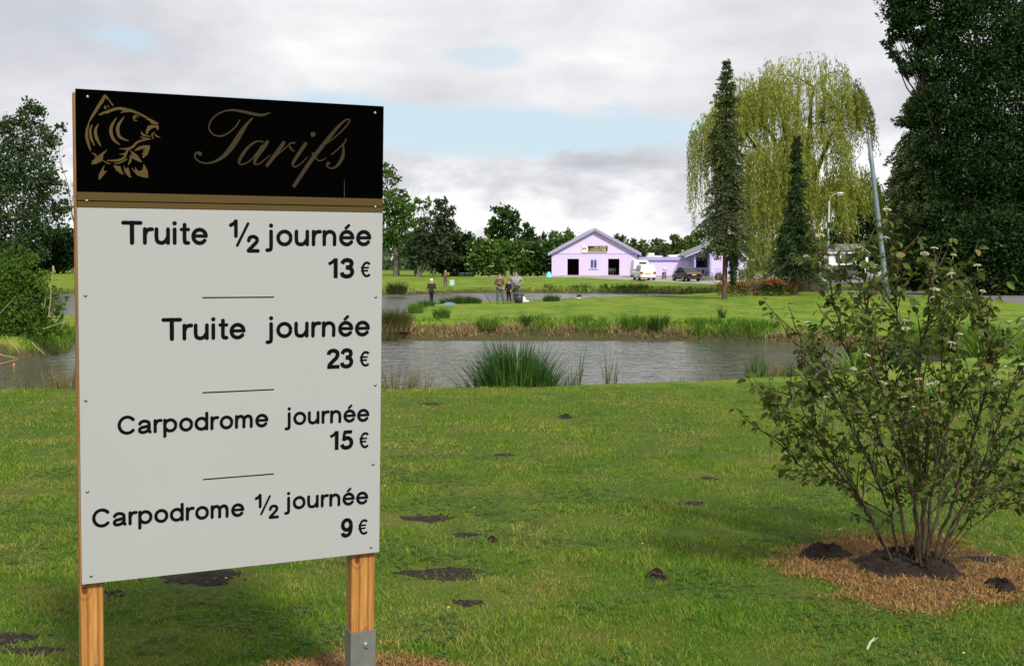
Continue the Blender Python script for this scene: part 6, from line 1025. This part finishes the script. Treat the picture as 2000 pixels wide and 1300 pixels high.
o = empty('sedge_clump', tuple(shore(1012)), 0, 'big dark green sedge clump at the near shore right of the price board', 'reeds'); Vs, Fss, rr_ = [], [], []
def addb(P_, hh, w_, bend, droop, azm, mat, nm_, par):
    V_, Fs, kk = blades(P_, hh, w_, bend, 4, droop, azm=azm, r_=RN); npmesh(nm_, V_, Fs, par, [mat], np.repeat(RN.rand(len(P_)), kk))
n = 3200; u = np.clip(RN.normal(0, .45, n), -1.1, 1.1); wx_ = .60; P_ = np.stack([u * wx_, RN.normal(0, .28, n), np.full(n, -.1)], 1); hh = (1.34 - .45 * np.abs(u + .15) ** 1.6) * RN.uniform(.45, 1.12, n); az_ = np.where(u > 0, 0, np.pi) + RN.normal(0, .9, n); addb(P_, hh, .020 * RN.uniform(.6, 1.4, n), hh * RN.uniform(.05, .65, n) * (.3 + np.abs(u)), hh * RN.uniform(0, .25, n), az_, foliage('sedge_dark', (.014, .045, .008), (.06, .135, .022), .15), 'leaf_blades', o)
n = 170; P_ = np.stack([RN.normal(.05, .12, n), RN.normal(-.35, .06, n), np.full(n, .05)], 1); hh = RN.uniform(.3, .95, n); addb(P_, hh, .014, hh * RN.uniform(.3, .8, n), hh * RN.uniform(.2, .9, n), None, REEDB, 'dry_blades', o)
b = MB()
for k in range(9): x = RN.uniform(-.55, .5); hh = RN.uniform(1.15, 1.5); b.tube([(x, 0, 0), (x + .03, 0, hh * .6), (x + RN.uniform(-.12, .12), 0, hh)], [.005, .004, .003], 4); b.ball((x + .02, 0, hh), .012, 5, 5, (1, 1, 4))
b.build('flower_stalks', flat('stalk_olive', (.10, .10, .04), .8), o)
for k, (px_, n, h, s, mat, lab) in enumerate(((760, 240, .95, .30, MIXB, 'grassy reed tuft at the near shore beside the price board'), (815, 90, .95, .14, MIXB, 'thin reed tuft with dry heads left of the sedge clump'), (850, 60, .75, .12, REEDB, 'straw coloured tuft left of the big sedge clump'), (893, 50, .78, .12, REEDG, 'sparse green reeds close left of the sedge clump'), (1138, 12, 1.12, .025, REEDG, 'single tall reed standing right of the sedge clump'), (1122, 26, .55, .10, REEDG, 'short green reeds right of the sedge clump'), (1196, 16, .95, .04, REEDG, 'pair of upright reeds on the near shore'), (1212, 10, .85, .03, REEDG, 'thin reed spike right of the upright pair'), (1343, 110, .50, .16, REEDG, 'low green grass tuft at the middle of the near shore'), (1420, 60, .70, .18, MIXB, 'sparse dry grasses left of the leafy shore plants'), (1505, 130, .62, .18, REEDG, 'leafy dark shore plant left of the shrub twigs'), (1535, 120, .50, .20, MIXB, 'grassy shore plant behind the shrub twigs'), (1585, 150, .5, .22, REEDG, 'shore plants right behind the shrub twigs'), (30, 200, .80, .35, MIXB, 'grass tuft at the near shore by the left edge'), (78, 240, .92, .30, MIXB, 'reedy grass tuft at the near shore left of the post'), (-20, 160, .8, .4, REEDG, 'green tuft at the left end of the near shore'))):
    tuft('reed_tuft', lab, shore(px_, 1.1), n, h, s, mat, .014, .22 if n < 30 else .35, .12, extra=((max(6, n // 8), h * .7, s, REEDB, .012, .5, .3),))
# long grass all along the waterlines (stuff)
def fringe(poly, y_lo, y_hi, x_lo, x_hi, per_m, h, mat, nm_, lab, w_=.03, off=(-.05, .5), mod=None):
    pts = []; n_ = len(poly)
    for i in range(n_):
        a, c_ = poly[i], poly[(i + 1) % n_]; m_ = (a + c_) / 2
        if not (y_lo < m_[1] < y_hi and x_lo < m_[0] < x_hi): continue
        L = np.linalg.norm(c_ - a); k = int(L * per_m); t_ = RN.rand(k)[:, None]; nrm = np.array([c_[1] - a[1], a[0] - c_[0]]) / (L + 1e-9); 
        if sdist(np.array([m_[0] + nrm[0] * .2]), np.array([m_[1] + nrm[1] * .2]), poly)[0] < 0: nrm = -nrm
        pts.append(a + (c_ - a) * t_ + nrm * RN.uniform(off[0], off[1], k)[:, None])
    pts = np.concatenate(pts); md = fbm(pts[:, 0], pts[:, 1] * .3, 1.6, 8) if mod is None else mod(pts[:, 0], pts[:, 1]); k = RN.rand(len(pts)) < np.clip(md * 1.6 - .2, .15, 1); pts, md = pts[k], md[k]; z = ground(pts[:, 0], pts[:, 1])
    hh = h * (.4 + 1.0 * md) * RN.uniform(.5, 1.2, len(pts)); V_, Fs, kk = blades(np.column_stack([pts, z - .03]), hh, w_ * RN.uniform(.6, 1.3, len(pts)), hh * RN.uniform(.2, .9, len(pts)), 3, hh * RN.uniform(0, .45, len(pts)), r_=RN); tag(npmesh(nm_, V_, Fs, None, [mat], np.repeat(RN.rand(len(pts)), kk)), lab, 'grass', kind='stuff')
m1 = lambda x, y: np.clip(fbm(x, y * .3, 2.2, 8) * 2.6 - .85, 0, 1); m2 = lambda x, y: np.clip(1.15 - fbm(x, y * .3, 2.2, 8) * 1.5, 0, 1)
fringe(PJ1, 36, 62, -12, 18, 230, .36, REEDB, 'dry_bank_grass', 'dry straw grass hanging over the far bank of the near pond', off=(-.14, .15), mod=m1)
fringe(PJ1, 36, 62, -30, 18, 520, .40, foliage('bank_green', (.045, .115, .012), (.15, .26, .03), .25), 'green_bank_grass', 'green long grass along the far bank of the near pond', off=(-.08, 1.2), mod=m2)
fringe(PJ1, 22, 40, 5, 18, 160, .50, MATS['bank_green'], 'green_bank_grass', 'green long grass on the right end bank of the near pond', off=(-.05, .8))
fringe(PJ2, 104, 125, -60, 20, 50, .26, MIXB, 'far_bank_grass', 'mixed grass along the far bank of the far pond', .05, off=(-.1, .5), mod=m1)
fringe(PJ2, 100, 125, 3, 20, 120, .62, foliage('weed_green', (.022, .055, .010), (.09, .155, .024), .2), 'far_bank_weeds', 'dark green weeds along the right half of the far bank', .07, off=(-.05, 1.4), mod=m2)
fringe(PJ2, 100, 125, -60, 3, 40, .22, MATS['weed_green'], 'far_bank_weeds', 'dark green weeds along the left half of the far bank', .06, off=(-.05, 1.0), mod=m2)
fringe(PJ2, 58, 90, -30, 17, 60, .16, MATS['bank_green'], 'green_bank_grass', 'green grass fringe on the peninsula by the far pond', .03, off=(.2, 1.0))
def P1(px_, py_): p = at(px_, py_, -.95); return np.array([p[0], p[1], gz(p[0], p[1])])
for (px_, py_, n, h, s, mat, ex, lab) in ((770, 636, 900, 1.15, .62, RUSH, 1, 'large brown rush tussock on the far bank beside the price board'), (800, 640, 500, .95, .45, MIXB, 1, 'brown and green tussock right of the large rush tussock'), (748, 640, 500, 1.2, .5, RUSH, 1, 'dark rush tussock touching the price board edge'), (812, 618, 300, .75, .35, MATS['bank_green'], 0, 'green tuft above the brown tussocks'), (862, 628, 260, .62, .35, REEDG, 0, 'dark green tuft on the bank below the fishing net'), (950, 632, 300, .62, .45, MATS['bank_green'], 0, 'wide green tuft on the bank below the group'), (1027, 632, 160, .62, .22, REEDG, 0, 'small dark tuft on the bank right below the bin'), (945, 648, 420, .55, .45, REEDB, 0, 'straw coloured tussock drooping into the near pond'), (1090, 645, 260, .55, .35, REEDB, 0, 'straw tussock on the bank below the dark box'), (1120, 643, 320, .68, .4, REEDB, 0, 'taller straw tussock on the bank below the dark box'), (1235, 636, 380, .7, .5, MATS['bank_green'], 0, 'green tall grass tuft left of the bank middle'), (1285, 637, 360, .75, .4, REEDG, 0, 'dark green leafy tuft at the middle of the bank'), (1250, 649, 220, .55, .35, REEDB, 0, 'straw tuft below the green bank tufts'), (1360, 652, 220, .5, .3, REEDB, 0, 'small straw tussock left of the pair'), (1392, 651, 360, .72, .32, REEDB, 0, 'upright straw tussock right of the small one'), (1410, 628, 90, .7, .14, REEDG, 0, 'single dark nettle stalk on the right bank'), (1445, 655, 620, .85, .55, MIXB, 1, 'round brown green tussock on the right bank'), (1497, 660, 380, .6, .4, MIXB, 1, 'low tussock right of the round one'), (1530, 655, 380, .7, .45, REEDG, 0, 'green weeds on the right bank'), (1575, 664, 420, .6, .5, MIXB, 1, 'grassy tussock near the shrub on the right bank'), (1620, 662, 380, .6, .5, REEDG, 0, 'green tussock behind the shrub on the right bank')):
    p = P1(px_, py_); tuft('tussock', lab, p, n, h * 1.05, s, mat, .024, .5, .25, 'tussock', extra=((n // 3, h * .55, s * 1.15, REEDB, .026, .9, .6),) if ex else ())
for (px_, py_, n, h, s, lab) in ((905, 592, 600, .62, .75, 'dark green rush clump on the peninsula edge right of the net'), (878, 592, 350, .5, .55, 'green rush clump behind the fishing net'), (925, 592, 350, .5, .45, 'right end rush clump left of the brown sweater'), (1077, 588, 420, .55, .5, 'green rush clump between bin and dark box'), (833, 597, 260, .5, .45, 'low green tuft at the feet of the white capped person')):
    p = at(px_, py_, -.8); tuft('rush_clump', lab, (p[0], p[1], gz(p[0], p[1])), n, h, s, REEDG, .035, .55, .2, 'rushes')
p = at(775, 574, -1.0); tuft('tussock', 'dark round tussock hanging over the far pond bank', (p[0], p[1], -.95), 420, 1.2, .75, RUSH, .06, .7, .3, 'tussock')
# --- left shrub group with dead stalks
tree('willow_shrub', 'shrub', 'dense green shrub on the left bank of the near pond', 45, 38.5, [(20, 545, 44), (68, 548, 30), (90, 590, 34), (30, 600, 50), (-30, 580, 60), (60, 640, 42), (10, 660, 42), (100, 640, 24), (85, 668, 22), (-60, 650, 60), (118, 612, 12), (55, 510, 16), (10, 500, 16), (35, 525, 26), (55, 685, 24), (15, 692, 26), (88, 684, 17), (-30, 690, 34), (112, 668, 16), (22, 492, 9), (44, 488, 8), (66, 505, 9), (128, 655, 13)], foliage('leaves_shrub', (.022, .060, .008), (.135, .235, .026), .30), BARK, .05, 1.15, core=.2, ls=.0028, ls_min=.09, clump=10, trunk_to=.5)
o = empty('dead_reeds', tuple(G_(105, 640)), 0, 'pale dead reed stalks sticking out of the left shrub', 'reeds'); b = MB(); O_ = np.array(o.location)
for (a, c_, r_p) in (((95, 618, 36.5), (103, 530, 36.5), .016), ((86, 600, 36.5), (90, 578, 36.5), .012), ((84, 642, 36.5), (130, 628, 36.3), .014), ((0, 612, 36.5), (30, 578, 36.3), .014), ((62, 668, 36.2), (88, 692, 35.8), .014), ((12, 655, 36.2), (38, 690, 35.8), .012), ((-5, 690, 36), (35, 700, 35.6), .018), ((0, 710, 35.5), (36, 702, 35.4), .014), ((112, 625, 36.5), (122, 606, 36.5), .014), ((120, 640, 36.5), (131, 612, 36.5), .014)):
    b.tube(wpts(atY(*a) - O_, atY(*c_) - O_, 3, .04), [r_p, r_p * .9, r_p * .8, r_p * .5], 5)
b.ball(tuple(atY(104, 526, 36.5) - O_), .035, 6, 6, (1, 1, 3.2)); b.build('stalks', flat('dead_stalk', (.33, .26, .16), .8), o)
# ================================================================ the leafy shrub in the foreground
q = np.random.RandomState(17); SB = at(1792, 1112, 0); SB[2] = gz(SB[0], SB[1]) + .03; sh = empty('dogwood_shrub', tuple(SB), 0, 'leafy shrub with cream flower heads in a ring of dead grass', 'shrub')
STEM = barkm('stem_grey_brown', (.125, .095, .06), (.055, .038, .026), 30); TWG = flat('twig_reddish', (.065, .035, .022), .7, 0, .3, 20)
def spx(px_, py_, dy): return atY(px_, py_, SB[1] + dy) - SB
stems = [((-.17, -.02), [(1722, 1050, -.05), (1672, 965, -.10), (1610, 880, -.25), (1575, 760, -.35), (1560, 640, -.35)], .013), ((-.17, -.02), [(1674, 968, -.10), (1590, 930, -.2), (1530, 860, -.3), (1512, 775, -.35)], .009), ((-.06, .03), [(1765, 1020, .05), (1725, 880, .1), (1660, 700, .15), (1620, 560, .15), (1605, 495, .15)], .015), ((-.03, -.05), [(1785, 1000, -.1), (1755, 850, -.2), (1700, 700, -.3), (1690, 560, -.35), (1672, 500, -.35)], .015), ((0, .05), [(1800, 1000, .1), (1790, 840, .2), (1760, 680, .3), (1752, 560, .3), (1752, 470, .3)], .016), ((.02, -.04), [(1806, 1000, -.05), (1810, 850, -.1), (1800, 700, -.15), (1815, 600, -.15), (1822, 520, -.15)], .018), ((.05, .02), [(1830, 1010, .05), (1850, 860, .1), (1860, 700, .2), (1866, 600, .2), (1865, 535, .2)], .015), ((.08, -.02), [(1850, 1010, -.1), (1900, 860, -.2), (1930, 720, -.35), (1925, 640, -.4), (1915, 590, -.4)], .014), ((.10, .04), [(1870, 1010, .1), (1930, 880, .25), (1975, 760, .3), (2010, 680, .35)], .013), ((.12, -.03), [(1880, 1000, -.05), (1960, 880, -.1), (2030, 800, -.2), (2080, 760, -.2)], .012), ((-.10, .06), [(1740, 1010, .15), (1690, 880, .35), (1620, 760, .45), (1590, 680, .5)], .012), ((.03, .08), [(1815, 1000, .25), (1830, 840, .45), (1840, 700, .5), (1835, 600, .5)], .013), ((-.02, .0), [(1790, 1000, 0), (1772, 860, -.05), (1740, 760, 0), (1700, 640, 0), (1650, 520, .05)], .013), ((.04, -.06), [(1818, 1000, -.2), (1840, 860, -.35), (1880, 760, -.45), (1960, 680, -.5)], .012), ((.0, -.08), [(1790, 1010, -.2), (1760, 880, -.4), (1700, 790, -.5), (1600, 740, -.55), (1520, 800, -.5)], .010), ((.12, .0), [(1890, 1020, .0), (1960, 930, .05), (2060, 880, .0)], .006), ((.13, .05), [(1920, 1010, -.2), (1990, 970, -.3), (2060, 930, -.3)], .004)]
nodes = []; tips = []; tw = MB()
for (o0, wp_, r0) in stems:
    pts = [np.array([o0[0] * .62, o0[1], -.06])] + [spx(*w_) for w_ in wp_]; Q = []
    for i in range(len(pts) - 1):
        a, b_, c_, d_ = pts[max(i - 1, 0)], pts[i], pts[i + 1], pts[min(i + 2, len(pts) - 1)]
        for j in range(5): u = j / 5; Q.append(.5 * ((2 * b_) + (c_ - a) * u + (2 * a - 5 * b_ + 4 * c_ - d_) * u * u + (3 * b_ - a - 3 * c_ + d_) * u ** 3) + q.normal(0, .006, 3))
    Q.append(pts[-1]); n = len(Q); MB().tube([tuple(x) for x in Q], [.72 * r0 * (1 - .8 * i / (n - 1)) for i in range(n)], 7).build('stem', STEM, sh, True); tips.append((Q[-1], Q[-1] - Q[-3]))
    for i in range(int(n * .26), n - 1):
        for _ in range(2 if r0 > .008 or i % 2 else 1):
            L = q.uniform(.12, .40) * (1.15 - .55 * i / n); d = Q[i + 1] - Q[i]; d /= np.linalg.norm(d); d = d * .75 + unit(1, q)[0] * .75 + np.array([0, 0, .15]); d /= np.linalg.norm(d); p = Q[i].copy(); tp = [p.copy()]
            for k in range(6): d = d + q.normal(0, .10, 3) + np.array([0, 0, .09]); d /= np.linalg.norm(d); p = p + d * L / 6; tp.append(p.copy())
            tw.tube([tuple(x) for x in tp], [.0042, .0038, .0033, .0029, .0025, .002, .0014], 4, False)
            for k in range(2, 7): nodes.append((tp[k], d.copy(), i / n))
            tips.append((tp[-1], d.copy()))
    for i in range(int(n * .62), n): nodes.append((Q[i], Q[i] - Q[i - 1], i / n))
tw.build('twigs', TWG, sh)
LV = foliage('dogwood_leaf', (.030, .068, .011), (.135, .180, .036), .35, .6, (.20, .15, .05), .15)
def leaf_shape(seed):                  # 14-triangle ovate leaf, folded along the midrib and arched
    r_ = np.random.RandomState(seed); xs = [0, .18, .45, .75, 1.0]; ws = [0, .24, .31, .20, 0]; ar = r_.uniform(.10, .35); fd = r_.uniform(.10, .28); v = []
    for x, w_ in zip(xs, ws): z = -ar * x * x; v += [(x, -w_, z + fd * w_), (x, 0, z), (x, w_, z + fd * w_)] if w_ else [(x, 0, z)]
    f = [(0, 2, 1), (0, 3, 2)]
    for i in (1, 4): f += [(i, i + 1, i + 4, i + 3), (i + 1, i + 2, i + 5, i + 4)]
    f += [(7, 8, 10), (8, 9, 10)]; return np.array(v), f
shapes = [leaf_shape(s) for s in range(8)]; metas = []
for k, (v, f) in enumerate(shapes):
    me = bpy.data.meshes.new('leaf'); me.from_pydata([tuple(x) for x in v], [], f); a = me.attributes.new('rnd', 'FLOAT', 'POINT'); a.data.foreach_set('value', np.full(len(v), (.15, .3, .42, .5, .6, .7, .8, .97)[k] , np.float32)); me.materials.append(LV); metas.append(me)
leaves = []
for (p, d, u) in nodes:
    for s in (0, 1):
        if q.rand() < (.02 if u < .7 else .30): continue
        a = q.uniform(0, 6.28); out = np.array([math.cos(a), math.sin(a), q.uniform(-.9, .25)]); pos = p + out * .012; leaves.append((pos, out, q.uniform(.028, .060) * (1 if u > .45 else .8)))
q.shuffle(leaves) if False else None
def lmat(pos, out, s, r_):
    x = out / np.linalg.norm(out); up = np.array([0, 0, 1.]) + r_.normal(0, .45, 3); y = np.cross(up, x); y /= np.linalg.norm(y); z_ = np.cross(x, y); return np.column_stack([x * s, y * s, z_ * s, pos])
order = sorted(range(len(leaves)), key=lambda i: leaves[i][0][1] - leaves[i][2] * 8)       # nearest and largest first
Vb, F3, F4, rn_, off = [], [], [], [], 0
for rank, i in enumerate(order):
    pos, out, s = leaves[i]; M_ = lmat(pos, out, s, q); k = q.randint(0, 7) if q.rand() > .04 else 7
    if rank < 300: o = bpy.data.objects.new('leaf', metas[k]); C.objects.link(o); o.parent = sh; o.matrix_local = Matrix([list(map(float, r)) for r in np.vstack([M_, [0, 0, 0, 1]])])
    else:
        v, f = shapes[k]; Vb.append(v @ M_[:, :3].T + M_[:, 3]); F3 += [[a + off for a in x] for x in f if len(x) == 3]; F4 += [[a + off for a in x] for x in f if len(x) == 4]; rn_.append(np.full(len(v), .97 if k == 7 else q.uniform(.05, .84))); off += len(v)
o = npmesh('leaves', np.concatenate(Vb), [np.array(F4), np.array(F3)], sh, [LV], np.concatenate(rn_)); o['kind'] = 'stuff'
CR = flat('flower_cream', (.52, .49, .31), .8, 0, .15, 40, .5); cand = [t_ for t_ in tips if t_[0][2] > .75]; q.shuffle(cand)
fm = None
for (p, d) in cand[:58]:
    if fm is None:
        b = MB(); rq = np.random.RandomState(1); b.tube([(0, 0, -.030), (0, 0, -.002)], .0022, 5)
        for k in range(34): a = rq.uniform(0, 6.28); r_ = .024 * math.sqrt(rq.rand()); b.ball((r_ * math.cos(a), r_ * math.sin(a), .007 - r_ * r_ * 14 + rq.uniform(-.001, .002)), .0042, 4, 3)
        o = b.build('flower_head', CR, sh); fm = o.data
    else: o = link(fm, 'flower_head', sh)
    o.location = tuple(p + np.array([0, 0, .022])); s = q.uniform(.65, 1.1); o.scale = (s, s, s * q.uniform(.8, 1.1)); o.rotation_euler = (q.uniform(-.3, .3), q.uniform(-.3, .3), q.uniform(0, 6))
